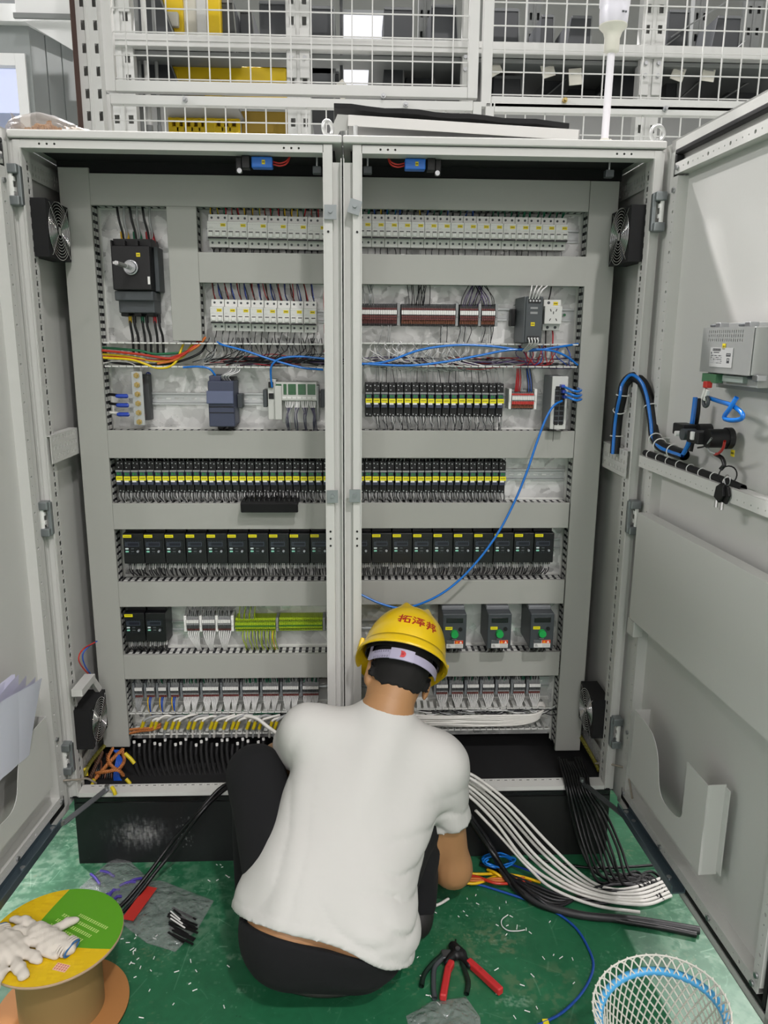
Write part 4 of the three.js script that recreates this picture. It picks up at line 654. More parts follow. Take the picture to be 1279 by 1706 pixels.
// ---------- neutral bar, controller, remote module, switch ----------
{
  const t = thing('neutral_bar', 'short upright neutral bar with six bolts beside the tall duct', 'busbar', [-0.586, 1.36, ZP]);
  mb().rbox(0.034, 0.13, 0.035, 0.002, 0.008, 0, 0.0185).build('insulator', M.termDark, t); mb().rbox(0.031, 0.152, 0.006, 0.001, 0, 0, 0.062).build('bar', M.zincRail, t); mb().cyl(0.01, 0.03, 0, 0.05, 0.046, 'z', 14).cyl(0.01, 0.03, 0, -0.05, 0.046, 'z', 14).build('spacer', M.redWire, t);
  for (let i = 0; i < 6; i++) mb().cyl(0.0085, 0.005, 0, 0.064 - i * 0.0262, 0.067, 'z', 6).cyl(0.0045, 0.01, 0, 0.064 - i * 0.0262, 0.071, 'z', 10).build('bolt', M.brass, t);
  for (let i = 0; i < 3; i++) { const y = 1.366 - i * 0.026; const s = solo('neutral_wire', `${['upper', 'middle', 'lower'][i]} of the three wires bolted to the neutral bar, in a blue sleeve`, 'wire', mb().tube([[-0.672, y + 0.004, ZP + 0.05], [-0.65, y + 0.002, ZP + 0.055], [-0.628, y, ZP + 0.064]], 0.004, 10, 8), i < 2 ? M.blackCable : M.whiteCable, [-0.6, y, ZP + 0.066]); mb().lathe([[0.004, -0.036], [0.0062, -0.03], [0.0062, -0.004], [0.004, 0.0]], -0.012, 0, -0.001, 12, 0, 0, -Math.PI / 2).build('blue_sleeve', M.blueDark, s); mb().box(0.018, 0.011, 0.002, -0.006, 0, 0.0).build('cable_lug', M.steel, s); }
  const st = solo('letter_sticker', 'round blue sticker with the letter N beside the neutral bar', 'sticker', mb().cyl(0.0075, 0.001, 0, 0, 0.0005, 'z', 24), M.blueDark, [0, 0, 0]); st.position.copy(A(247, 624, ZP));
  mb().box(0.0014, 0.008, 0.0008, -0.0026, 0, 0.0012).box(0.0014, 0.008, 0.0008, 0.0026, 0, 0.0012).box(0.0014, 0.0092, 0.0008, 0, 0, 0.0012, 0, 0, 0.58).build('letter', M.white, st);
}
{
  const t = thing('controller', 'dark blue grey programmable controller with a flap, left of the remote modules', 'controller', [-0.345, 1.352, ZP]);
  mb().rbox(0.072, 0.128, 0.096, 0.003, 0, -0.004, 0.056).rbox(0.034, 0.02, 0.08, 0.003, -0.018, 0.064, 0.045).build('case', M.greyBlue, t);
  mb().rbox(0.075, 0.036, 0.006, 0.002, -0.002, 0.015, 0.108, -0.14).build('flap', M.flapBlue, t); mb().rbox(0.032, 0.034, 0.06, 0.002, 0.018, 0.052, 0.045).build('connector_bay', M.black, t);
  mb().rbox(0.07, 0.002, 0.004, 0.0008, 0, -0.028, 0.104).rbox(0.07, 0.002, 0.004, 0.0008, 0, -0.012, 0.104).build('seam', M.black, t); mb().rbox(0.018, 0.014, 0.05, 0.002, -0.012, -0.074, 0.03).rbox(0.018, 0.014, 0.05, 0.002, 0.018, -0.072, 0.03).build('lower_clip', M.black, t);
  mb().rbox(0.014, 0.04, 0.04, 0.002, 0.044, 0.0, 0.03).build('end_stop', M.greyDark, t);
  const W = new Wires(); for (let i = 0; i < 6; i++) W.w(i % 2 ? M.whiteWire : M.greyWire, [[-0.338 + i * 0.004, 1.408, ZP + 0.075], [-0.343 + i * 0.004, 1.425, ZP + 0.095], [-0.325 + i * 0.006, 1.438, ZP + 0.085], [-0.318 + i * 0.004, 1.455, ZP + 0.06]], 0.0014, 12); W.done(matName, 'looping over the controller');
}
{
  const t = thing('remote_module', 'grey remote input module with green windows and hanging grey wires', 'module', [-0.145, 1.36, ZP]);
  mb().rbox(0.024, 0.115, 0.06, 0.002, -0.062, -0.002, 0.032).rbox(0.02, 0.096, 0.075, 0.002, -0.043, -0.01, 0.04).build('head_module', M.breaker2, t);
  mb().rbox(0.014, 0.016, 0.004, 0.001, -0.064, 0.008, 0.063).rbox(0.014, 0.016, 0.014, 0.001, -0.064, 0.04, 0.062).build('network_port', M.black, t);
  const bd = mb().rbox(0.116, 0.052, 0.07, 0.002, 0.008, 0.022, 0.037).rbox(0.1, 0.07, 0.04, 0.002, 0.014, -0.036, 0.022); bd.build('module_row', M.breaker2, t);
  [-0.041, -0.0235, -0.0035, 0.0245, 0.0515].forEach((x, i) => mb().rbox(i === 0 ? 0.016 : i === 1 ? 0.009 : 0.0225, 0.03, 0.006, 0.001, x, 0.028, 0.071).build('green_window', M.windowGreen, t));
  const mk = mb(); for (let i = 0; i < 7; i++) mk.box(0.01, 0.005, 0.002, -0.026 + i * 0.0142, 0.004, 0.0725); mk.build('marker', M.white, t); mb().rbox(0.006, 0.1, 0.07, 0.001, 0.0685, -0.012, 0.036).build('end_plate', M.termGrey, t); mb().rbox(0.012, 0.05, 0.05, 0.002, 0.082, 0, 0.026).rbox(0.012, 0.05, 0.05, 0.002, -0.083, 0, 0.026).build('end_stop', M.greyDark, t, { kind: 'stuff' });
  const W = new Wires(); for (let i = 0; i < 22; i++) { const x = -0.166 + i * 0.0039, xb = -0.168 + Math.floor(i / 5.5) * 0.0245 + 0.008 + rr(-0.005, 0.005); W.w(M.whiteWire, [[x, 1.36, ZP + 0.06], [x + rr(-0.002, 0.002), 1.345, ZP + 0.072], [x + (xb - x) * 0.3, 1.335, ZP + 0.076]], 0.0015, 5); W.w(rnd() < 0.65 ? M.purpleGrey : M.greyWire, [[x + (xb - x) * 0.3, 1.336, ZP + 0.076], [xb, 1.318, ZP + 0.09], [xb + rr(-0.003, 0.003), 1.293, ZP + 0.088], [xb + rr(-0.006, 0.006), 1.255, ZP + 0.05]], 0.0017, 9); } W.done(matName, 'hanging from the remote module');
}
{
  const t = thing('ethernet_switch', 'grey slim ethernet switch with two columns of ports beside the tall duct', 'network switch', [0.612, 1.356, ZP]);
  mb().rbox(0.044, 0.148, 0.098, 0.002, 0, 0, 0.055).build('case', M.greyMid, t); mb().rbox(0.045, 0.15, 0.006, 0.001, 0, 0, 0.106).build('front_panel', M.breaker2, t); mb().box(0.03, 0.1, 0.001, 0.001, -0.01, 0.1093).build('port_field', M.greyDark, t);
  for (let c = 0; c < 2; c++) for (let r = 0; r < 8; r++) mb().rbox(0.0115, 0.0105, 0.003, 0.001, -0.0065 + c * 0.0145, 0.042 - r * 0.0142, 0.1095).build('port', M.black, t);
  mb().cyl(0.0008, 0.06, -0.012, -0.08, 0.11, 'y', 6).build('label_strip', M.black, t);
}
// ---------- loose wires in the open ducts ----------
{
  const W = new Wires(); // thin wires along the duct over the ethernet switch
  for (let i = 0; i < 70; i++) { const x = rr(0.03, 0.6), l = rr(0.08, 0.3), y = rr(1.452, 1.475), z = rr(-0.255, -0.215); W.w([M.redWire, M.purpleWire, M.greyWire, M.darkWire, M.whiteWire, M.darkWire][i % 6], [[x, y + rr(-0.005, 0.01), z], [x + l * 0.5, y + rr(-0.008, 0.012), z + rr(0, 0.02)], [Math.min(0.66, x + l), y + rr(-0.006, 0.015), z]], 0.0014, 10); }
  for (let i = 0; i < 34; i++) { const x = rr(0.03, 0.36); W.w(i % 3 ? M.whiteWire : M.greyWire, [[x, 1.525 + rr(-0.01, 0.0), -0.215], [x + rr(-0.02, 0.03), 1.5, -0.2], [x + rr(-0.03, 0.05), 1.475, -0.205], [x + rr(0.0, 0.09), 1.455, -0.215], [x + rr(0.02, 0.12), 1.44, -0.23]], 0.0013, 12); }
  for (let i = 0; i < 14; i++) { const x = rr(0.49, 0.64); W.w([M.redWire, M.redWire, M.blueWire, M.purpleWire][i % 4], [[x, 1.515, -0.21], [x + rr(-0.02, 0.02), 1.49, -0.195], [x + rr(-0.03, 0.03), 1.465, -0.2], [x + rr(-0.06, 0.03), 1.455, -0.22]], 0.0015, 12); }
  W.done(matName, 'lying in the open duct with blue patch cables');
  const W2 = new Wires();
  for (let i = 0; i < 40; i++) { const x = rr(-0.4, -0.06), l = rr(0.1, 0.25), y = rr(1.45, 1.47), z = rr(-0.25, -0.205); W2.w([M.darkWire, M.darkWire, M.redWire, M.purpleWire, M.darkWire][i % 5], [[x, y, z], [x + l * 0.4, y + rr(-0.005, 0.02), z + rr(0, 0.02)], [Math.min(-0.02, x + l), y + rr(-0.005, 0.01), z]], 0.0015, 10); }
  for (let i = 0; i < 34; i++) { const x = rr(-0.38, -0.06); W2.w(i % 5 ? M.darkWire : M.greyWire, [[x, 1.53, -0.22], [x + rr(-0.01, 0.01), 1.5, -0.2], [x + rr(-0.03, 0.01), 1.48, -0.2], [x - rr(0.02, 0.07), 1.462, -0.21]], 0.0013, 10); }
  W2.done(matName, 'lying in the open duct under the main switch');
}
// thick three phase wires sweeping up into the duct
{
  const c = [['red', M.redThick], ['yellow', M.yellowThick], ['dark green', M.greenThick], ['yellow', M.yellowThick], ['red', M.redThick], ['black', M.blackCable], ['orange', M.orange], ['white', M.whiteWire]];
  const P = [[[170, 584], [230, 590], [290, 597], [322, 578], [338, 566]], [[170, 590], [215, 594], [262, 602], [300, 597], [322, 572]], [[170, 579], [230, 584], [262, 590], [312, 585], [331, 572]], [[172, 596], [222, 600], [262, 613], [290, 606], [306, 572]], [[170, 595], [222, 597], [270, 600], [318, 582], [334, 560]], [[170, 601], [210, 606], [280, 606], [330, 590], [345, 570]], [[262, 606], [290, 600], [310, 588], [330, 576], [342, 562]], [[168, 606], [190, 602], [215, 604], [232, 612]]];
  P.forEach((p, i) => solo('power_wire', `thick ${c[i][0]} power wire in the open duct under the main switch${[', topmost of the sweep', ', thickest bright one', '', ', sagging lowest', ', behind the bright one', '', '', ', thin lowest one'][i]}`, 'wire', mb().tube(p.map(([x, y], j) => A(x, y, -0.195 - 0.008 * (i % 3) - (j > 3 ? 0.02 : 0))), i === 7 ? 0.0016 : 0.0034, 30, 8), c[i][1], A(...p[0], -0.2), 'power wires under the main switch'));
}
// ---------- blue patch cables inside ----------
function cable(label, pts, r, m, opt = {}) { return solo(opt.name || 'cable', label, opt.cat || 'cable', mb().tube(pts, r, opt.seg || pts.length * 8, opt.rad || 8), m, pts[0].isVector3 ? pts[0] : V(...pts[0]), opt.group, opt.o); }
cable('blue patch cable arching along the open duct, its high loop over the relays', [[602, 607, -0.185], [645, 602, -0.18], [700, 583, -0.178], [760, 575, -0.178], [820, 577, -0.18], [880, 584, -0.18], [930, 578, -0.185], [963, 573, -0.2]].map(a => A(...a)), 0.0033, M.blueCable, { name: 'patch_cable' });
cable('blue patch cable lying lower along the open duct above the short relay row', [[600, 606, -0.183], [680, 609, -0.178], [740, 603, -0.175], [800, 592, -0.172], [850, 583, -0.172], [910, 583, -0.175], [940, 592, -0.18], [962, 608, -0.2]].map(a => A(...a)), 0.0033, M.blueCable, { name: 'patch_cable' });
cable('blue patch cable crossing the open duct down into the controller', [[538, 616, -0.19], [500, 612, -0.18], [455, 600, -0.18], [410, 585, -0.18], [372, 575, -0.185], [362, 570, -0.2]].map(a => A(...a)), 0.003, M.blueCable, { name: 'patch_cable' });
cable('blue patch cable rising in a bow from the remote module', [[453, 645, -0.2], [451, 625, -0.19], [453, 608, -0.18], [468, 597, -0.178], [500, 594, -0.18], [545, 598, -0.18]].map(a => A(...a)), 0.003, M.blueCable, { name: 'patch_cable' });
cable('short blue patch cable ending above the controller', [[305, 612, -0.19], [330, 611, -0.18], [348, 614, -0.18], [358, 625, -0.19], [360, 634, -0.2]].map(a => A(...a)), 0.003, M.blueCable, { name: 'patch_cable' });
cable('long blue patch cable hanging in a wide bow from the switch past the helmet', [[936, 668, -0.15], [922, 676, -0.125], [908, 700, -0.12], [893, 740, -0.12], [876, 790, -0.12], [855, 840, -0.12], [828, 890, -0.12], [795, 935, -0.12], [755, 975, -0.125], [715, 1000, -0.13], [672, 1013, -0.14], [635, 1006, -0.15], [600, 990, -0.16]].map(a => A(...a)), 0.0034, M.blueCable, { name: 'patch_cable', seg: 90 });
[[649, 0], [657, 1], [664, 2]].forEach(([y, i]) => { const c = cable(`short blue loop plugged into the ethernet switch, ${['upper', 'middle', 'lower'][i]} of three`, [[936 + i * 2, 643 + i * 9, -0.155], [948, y - 1, -0.12], [960, y + 3, -0.115], [968, y + 1, -0.14], [962, y - 2, -0.19]].map(a => A(...a)), 0.0036, M.blueCable, { name: 'patch_cable' }); mb().rbox(0.011, 0.009, 0.024, 0.002, 0, 0, 0.004).build('plug', M.blueDark, c); });
// ---------- leaning black plastic piece ----------
{ const a = A(402, 835, -0.17), b = A(497, 835, -0.17); const w = b.x - a.x, t = thing('plastic_strip', 'black ribbed plastic piece resting on the duct under the long relay row', 'plastic piece', [(a.x + b.x) / 2, 1.052, -0.205]); mb().rbox(w, 0.012, 0.07, 0.003, 0, 0.012, 0.02).rbox(w, 0.03, 0.008, 0.003, 0, 0.001, 0.054, 0.25).build('body', M.matteBlack, t); const r = mb(); for (let i = 0; i < 11; i++) r.rbox(0.006, 0.008, 0.06, 0.001, -w / 2 + 0.01 + i * (w - 0.02) / 10, 0.021, 0.018); r.build('rib', M.black, t); }
// ---------- details of the doors ----------
function doorParts(d, s) {
  const I = z => s * z, zs = (a, b) => [Math.min(I(a), I(b)), Math.max(I(a), I(b))];
  if (s > 0) {   // punched cross rail and raised sheet
  const rl = s > 0 ? 1.04 : 1.08, hs = []; for (let x = 0.012; x < 0.72; x += 0.025) hs.push({ x, y: 0.011, r: 0.0016 });
  mb().plate(rectShape(0, 0.74, 0, 0.03, hs), 0.002, 0.028, rl - 0.03, I(0.03) - 0.001).span(0.028, 0.768, rl - 0.002, rl, ...zs(0.0, 0.03)).build('cross_rail', M.doorPaint, d);
  const sh = mb().span(0.05, 0.765, 0.60, 0.89, ...zs(0.03, 0.032)).span(0.05, 0.765, 0.885, 0.89, ...zs(0.0, 0.03)).span(0.05, 0.765, 0.595, 0.60, ...zs(0.004, 0.032)); sh.build('raised_sheet', M.doorPaint, d);
  mb().span(0.03, 0.075, 0.545, 0.592, ...zs(0.0, 0.028), 0.003).build('bracket', M.doorPaint, d);
  }
  const P = new THREE.Shape(), X = s > 0 ? [0.16, 0.36, 0.5, 0.545] : [0.16, 0.36, 0.5, 0.545];
  P.moveTo(X[0], 0.175); P.lineTo(X[3], 0.175); P.lineTo(X[3], 0.395); P.lineTo(X[2] - 0.05, 0.395); P.lineTo(X[2] - 0.05, 0.262); P.bezierCurveTo(X[2] - 0.05, 0.235, X[1] + 0.03, 0.228, X[1], 0.232); P.bezierCurveTo(X[1] - 0.06, 0.245, X[1] - 0.02, 0.33, X[1] - 0.09, 0.365); P.bezierCurveTo(X[1] - 0.12, 0.375, X[0] + 0.05, 0.375, X[0], 0.376); P.closePath();
  mb().plate(P, 0.0016, 0, 0, I(0.042) - 0.0008).span(X[0] - 0.002, X[0], 0.175, 0.376, ...zs(0.0, 0.042)).span(X[3] - 0.002, X[3], 0.175, 0.395, ...zs(0.0, 0.042)).span(X[0], X[3], 0.172, 0.175, ...zs(0.0, 0.042)).build('document_pocket', M.doorPaint, d);
  mb().span(X[3], X[3] + 0.018, 0.18, 0.39, ...zs(0.0, 0.002)).build('pocket_flange', M.doorPaint, d);
}
doorParts(doorR, 1); doorParts(doorL, -1);
function doorPt(d, x, y, w) { return d.localToWorld(V(x, y, d === doorR ? w : -w)); }
const doorTurn = d => { const q = new THREE.Euler().setFromQuaternion(d.getWorldQuaternion(new THREE.Quaternion()), 'YXZ'); return q.y; };
{ // touch panel seen from behind
  const [x0, y1] = onDoor(doorR, 1172, 545, 0.05), [x1, y0] = onDoor(doorR, 1243, 660, 0.05);
  const cx = (x0 + x1) / 2, w = x1 - x0, yT = onDoor(doorR, 1172, 546, 0.05)[1], yB = onDoor(doorR, 1168, 638, 0.05)[1], cy = (yT + yB) / 2, h = yT - yB;
  const t = thing('touch_panel', 'grey metal back of a touch panel mounted in the open door', 'panel', doorPt(doorR, cx, cy, 0), doorTurn(doorR));
  const vents = []; for (let r = 0; r < 3; r++) for (let c = 0; c < 17; c++) vents.push({ x: -w * 0.36 + c * w * 0.042, y: h * 0.28 + r * 0.0085, w: 0.0025, h: 0.0055 });
  mb().plate(rectShape(-w / 2, w / 2, -h / 2 + 0.024, h / 2, vents), 0.002, 0, 0, 0.048).rbox(w, h - 0.024, 0.04, 0.002, 0, 0.012, 0.026).rbox(w, 0.026, 0.03, 0.002, 0, -h / 2 + 0.013, 0.016).build('housing', M.panelGrey, t);
  mb().rbox(w + 0.02, h + 0.02, 0.004, 0.001, 0, 0, 0.002).build('flange', M.panelGrey, t);
  mb().box(w * 0.3, 0.018, 0.016, -w * 0.3, -h / 2 + 0.012, 0.04).build('green_connector', M.pcbGreen, t); mb().box(w * 0.4, 0.012, 0.01, w * 0.12, -h / 2 + 0.014, 0.036).build('port_row', M.panelGrey2, t);
  mb().add(new THREE.BoxGeometry(w * 0.46, h * 0.34, 0.001), -w * 0.06, -h * 0.02, 0.0507).build('rating_plate', M.rating, t, { uv: 1 }); mb().add(new THREE.BoxGeometry(0.012, 0.012, 0.001), -w * 0.02, h * 0.17, 0.0507).build('label_tag', M.tagPrint, t, { uv: 1 });
  for (const [x, y, r] of [[-w * 0.3, h / 2 + 0.004, 0], [w * 0.28, h / 2 + 0.004, 0], [w / 2 + 0.004, -h * 0.33, Math.PI / 2]]) { const c = mb().rbox(0.02, 0.012, 0.02, 0.002, x, y, 0.03).build('clamp', M.steel, t); mb().cyl(0.003, 0.034, x - (r ? 0.012 : 0.016), y, 0.036, 'x', 8).build('screw', M.darkSteel, c); }
  const P = (px, py, w) => { const [a, b] = onDoor(doorR, px, py, w); return doorPt(doorR, a, b, w); };
  cable('blue cable looping from the touch panel port down and back behind the red plug', [[1227, 662, 0.05], [1216, 680, 0.055], [1206, 695, 0.055], [1216, 700, 0.055], [1234, 698, 0.05], [1236, 689, 0.05], [1220, 676, 0.045], [1196, 668, 0.04], [1178, 662, 0.04]].map(a => P(...a)), 0.0048, M.blueCable, { name: 'patch_cable', seg: 70 });
  cable('blue cable running down the door from the touch panel to the punched rail', [[1158, 662, 0.03], [1156, 680, 0.03], [1152, 710, 0.03], [1146, 740, 0.03], [1138, 756, 0.032]].map(a => P(...a)), 0.0055, M.blueCable, { name: 'patch_cable' });
  cable('black sleeved cable running down the door beside the blue one', [[1163, 664, 0.02], [1161, 690, 0.018], [1155, 725, 0.018], [1149, 752, 0.024]].map(a => P(...a)), 0.0065, M.blackCable, { name: 'sleeved_cable' });
  const pl = thing('connector_plug', 'red and white plug under the touch panel', 'plug', P(1176, 650, 0.05), doorTurn(doorR)); mb().rbox(0.016, 0.014, 0.014, 0.002, 0.004, 0.012, 0).build('red_cap', M.red, pl); mb().rbox(0.008, 0.026, 0.008, 0.002, -0.006, -0.008, 0, 0, 0, -0.4).rbox(0.008, 0.026, 0.008, 0.002, 0.004, -0.01, 0, 0, 0, -0.4).build('ferrule', M.white, pl, { kind: 'stuff' }); mb().add(new THREE.TorusGeometry(0.01, 0.004, 8, 18), 0.004, -0.024, 0).build('grommet', M.greyDark, pl);
  // push buttons seen from behind
  const sw = thing('key_switch', 'black contact block of the upper switch on the door above the punched rail', 'switch', P(1176, 716, 0), doorTurn(doorR)); mb().cyl(0.016, 0.03, 0.02, 0, 0.016, 'z', 18).rbox(0.05, 0.026, 0.034, 0.003, -0.01, 0, 0.046).build('contact_block', M.black, sw); mb().cyl(0.013, 0.03, 0.018, -0.008, 0.05, 'z', 14).build('rear_cap', M.greyDark, sw); mb().cyl(0.006, 0.012, 0, -0.008, 0.066, 'z', 10).build('ferrule', M.whiteWire, sw);
  const eb = thing('stop_button', 'black round rear of the lower push button with a red wire', 'button', P(1212, 729, 0), doorTurn(doorR)); mb().cyl(0.02, 0.05, 0.012, 0, 0.028, 'z', 24).cyl(0.023, 0.012, 0.012, 0, 0.006, 'z', 24).build('barrel', M.black, eb); mb().rbox(0.05, 0.026, 0.036, 0.003, -0.024, -0.002, 0.05).build('contact_block', M.black, eb); mb().rbox(0.01, 0.018, 0.008, 0.002, -0.018, 0.002, 0.07).build('ferrule', M.whiteWire, eb);
  cable('red wire bending down from the lower push button', [[1207, 735, 0.06], [1204, 747, 0.05], [1197, 755, 0.04], [1190, 757, 0.035]].map(a => P(...a)), 0.0028, M.red, { name: 'control_wire', cat: 'wire' });
  cable('black wire curling from the red wire into the rail bundle', [[1192, 757, 0.03], [1202, 763, 0.03], [1206, 774, 0.03], [1200, 782, 0.034]].map(a => P(...a)), 0.0045, M.blackCable, { name: 'control_wire', cat: 'wire' });
  cable('grey wire curling between the two switches on the door', [[1185, 730, 0.055], [1178, 742, 0.05], [1182, 752, 0.045], [1194, 757, 0.035]].map(a => P(...a)), 0.0022, M.greyWire, { name: 'control_wire', cat: 'wire' });
  cable('thin black wire under the upper switch on the door', [[1162, 746, 0.03], [1172, 744, 0.03], [1180, 738, 0.04], [1184, 731, 0.055]].map(a => P(...a)), 0.002, M.darkWire, { name: 'control_wire', cat: 'wire' });
  for (const [px, py, l] of [[1187, 740, 'small yellow tag on the door under the upper switch'], [1220, 755, 'small yellow tag on the door beside the lower push button']]) { const g = thing('label_tag', l, 'label', P(px, py, 0.001), doorTurn(doorR)); mb().add(new THREE.BoxGeometry(0.014, 0.014, 0.001), 0, 0, 0).build('tag', M.tagPrint, g, { uv: 1 }); }
  // hose of cables: from the cabinet bracket over an arch to the door rail
  const H = [V(0.752, 1.225, -0.07), V(0.753, 1.32, -0.07), AX(1036, 660, 0.75), AX(1040, 640, 0.755), AX(1054, 628, 0.77), AX(1070, 638, 0.785), AX(1080, 662, 0.795), AX(1087, 700, 0.80), AX(1090, 726, 0.80), P(1101, 743, 0.024), P(1116, 750, 0.018), P(1140, 758, 0.017)];
  cable('thick black sleeved hose arching from the cabinet bracket to the door rail', H, 0.0135, M.sleeve, { name: 'cable_hose', rad: 12, seg: 80 });
  cable('bright blue cable strapped along the arching black hose', H.map((p, i) => p.clone().add(V(-0.01, i > 3 && i < 7 ? 0.006 : 0, 0.012))), 0.0046, M.blueCable, { name: 'patch_cable', seg: 80 });
  const c = new THREE.CatmullRomCurve3(H); [0.08, 0.2, 0.28, 0.56, 0.72, 0.8, 0.9].forEach((u, i) => { const p = c.getPointAt(u), tg = c.getTangentAt(u); const m = solo('cable_tie', `white cable tie around the arching black hose, ${ordinal(i)} from the cabinet bracket`, 'cable tie', mb().add(new THREE.TorusGeometry(0.0158, 0.0016, 6, 24)).box(0.006, 0.005, 0.006, 0.016, 0, 0).box(0.02, 0.0016, 0.002, 0.028, 0.004, 0), M.white, [0, 0, 0], 'ties on the hose'); m.position.copy(p); m.quaternion.setFromUnitVectors(V(0, 0, 1), tg); });
  // bundle lying in the punched rail, with ties
  const rl = 1.046, R = [doorPt(doorR, 0.03, rl, 0.016), doorPt(doorR, 0.2, rl, 0.016), doorPt(doorR, 0.42, rl, 0.016), doorPt(doorR, 0.5, rl - 0.004, 0.012)];
  cable('black wire bundle lying along the punched door rail', R, 0.0085, M.sleeve, { name: 'wire_bundle' });
  for (let i = 0; i < 8; i++) { const m = solo('cable_tie', `white cable tie on the punched door rail, ${ordinal(i)} from the hinges`, 'cable tie', mb().add(new THREE.TorusGeometry(0.0102, 0.0012, 6, 18)), M.white, [0, 0, 0], 'ties on the door rail'); m.position.copy(doorPt(doorR, 0.06 + i * 0.055, rl, 0.016)); m.rotation.y = doorTurn(doorR) + Math.PI / 2; }
  // keys
  const k = thing('key_ring', 'pair of black headed keys hanging on a ring from the door rail', 'keys', P(1212, 800, 0.034), doorTurn(doorR));
  mb().add(new THREE.TorusGeometry(0.011, 0.001, 6, 24), 0, 0, 0.001).build('ring', M.steel, k); for (let i = 0; i < 2; i++) { const q = new THREE.Shape(); q.moveTo(-0.006, 0.0); q.lineTo(0.006, 0); q.lineTo(0.017, -0.014); q.lineTo(0.012, -0.034); q.lineTo(-0.01, -0.036); q.lineTo(-0.015, -0.014); q.closePath(); const kk = mb().plate(q, 0.004, 0.004 - i * 0.008, -0.012, i * 0.006, 0, 0, -0.25 - i * 0.2, 0.001).build('key_head', M.black, k); mb().cyl(0.004, 0.016, -0.007 - i * 0.012, -0.056 + i * 0.003, 0.003 + i * 0.006, 'y', 12).build('key_shaft', M.chrome, kk); }
  const tie = solo('cable_tie', 'black cable tie looped round the door rail above the keys', 'cable tie', mb().add(new THREE.TorusGeometry(0.02, 0.0016, 6, 20)), M.black, [0, 0, 0]); tie.position.copy(P(1212, 792, 0.02)); tie.rotation.y = doorTurn(doorR) + Math.PI / 2;
}
// papers in the left pocket
{
  const M2 = M.paper; for (let i = 0; i < 7; i++) { const m = solo('paper_sheet', `folded white paper sheet in the pocket of the dim left door, ${ordinal(i)} from the outside`, 'paper', mb().tubeSheet(i), M2, [0, 0, 0], 'papers in the door pocket'); m.position.copy(doorPt(doorL, 0.33 + 0.002 * i, 0.335, 0.012 + 0.0042 * i)); m.rotation.y = doorTurn(doorL) + 0.02 * (i - 3); m.rotation.order = 'YXZ'; m.rotation.x = -(0.03 * i - 0.01); m.rotation.z = -0.1 + 0.035 * i; }
}
// steel latch channel on the lower edge of the left door and the door stays
{
  const t = thing('door_stay', 'flat steel door stay linking the left door to the bottom rail', 'door stay', [0, 0, 0]); const a = A(178, 1312, -0.01).setY(0.245), b = FL(104, 1373, 0.235);
  mb().bar(a, b, 0.018, 0.003).build('arm', M.steelGrey, t); mb().cyl(0.007, 0.012, a.x, a.y + 0.006, a.z, 'y', 12).cyl(0.006, 0.012, b.x, b.y + 0.004, b.z, 'y', 12).build('pivot', M.steel, t, { kind: 'stuff' });
  const c = thing('guide_channel', 'galvanised guide channel along the lower edge of the left door', 'channel', doorPt(doorL, 0.3, 0.03, 0.02), doorTurn(doorL)); mb().rbox(0.36, 0.004, 0.034, 0.001, 0, 0.0, 0).rbox(0.36, 0.022, 0.003, 0.001, 0, 0.011, -0.017).rbox(0.36, 0.022, 0.003, 0.001, 0, 0.011, 0.017).build('channel', M.zincBlue, c); for (const x of [-0.16, 0, 0.15]) mb().cyl(0.007, 0.006, x, 0.005, 0, 'y', 6).build('bolt', M.steel, c);
  const t2 = thing('door_stay', 'dark flat steel door stay linking the right door to the bottom rail', 'door stay', [0, 0, 0]); const a2 = A(968, 1316, -0.01).setY(0.245), b2 = FL(1055, 1372, 0.22); mb().bar(a2, b2, 0.018, 0.003).build('arm', M.darkSteel, t2); mb().cyl(0.007, 0.012, a2.x, a2.y + 0.006, a2.z, 'y', 12).cyl(0.006, 0.012, b2.x, b2.y + 0.004, b2.z, 'y', 12).build('pivot', M.steel, t2, { kind: 'stuff' });
  const c2 = thing('guide_channel', 'dark guide channel along the lower edge of the right door', 'channel', doorPt(doorR, 0.26, 0.03, 0.02), doorTurn(doorR)); mb().rbox(0.34, 0.004, 0.034, 0.001, 0, 0, 0).rbox(0.34, 0.022, 0.003, 0.001, 0, 0.011, -0.017).rbox(0.34, 0.022, 0.003, 0.001, 0, 0.011, 0.017).build('channel', M.zincBlue, c2); for (const x of [-0.15, 0.12]) mb().cyl(0.007, 0.006, x, 0.005, 0, 'y', 6).build('bolt', M.steel, c2);
  cable('thin braided earth strap between the left door and cabinet corner', [FL(97, 1303, 0.29), A(110, 1300, 0.03), A(130, 1299, 0.0), A(145, 1297, -0.03), A(160, 1305, -0.06)], 0.003, M.strap, { name: 'earth_strap', cat: 'earth strap' });
  cable('thin braided earth strap between the right door and cabinet corner', [doorPt(doorR, 0.12, 0.085, 0.01), A(1044, 1285, 0.05), A(1028, 1276, 0.02), A(1008, 1272, -0.03), A(992, 1272, -0.08)], 0.003, M.strap, { name: 'earth_strap', cat: 'earth strap' });
}
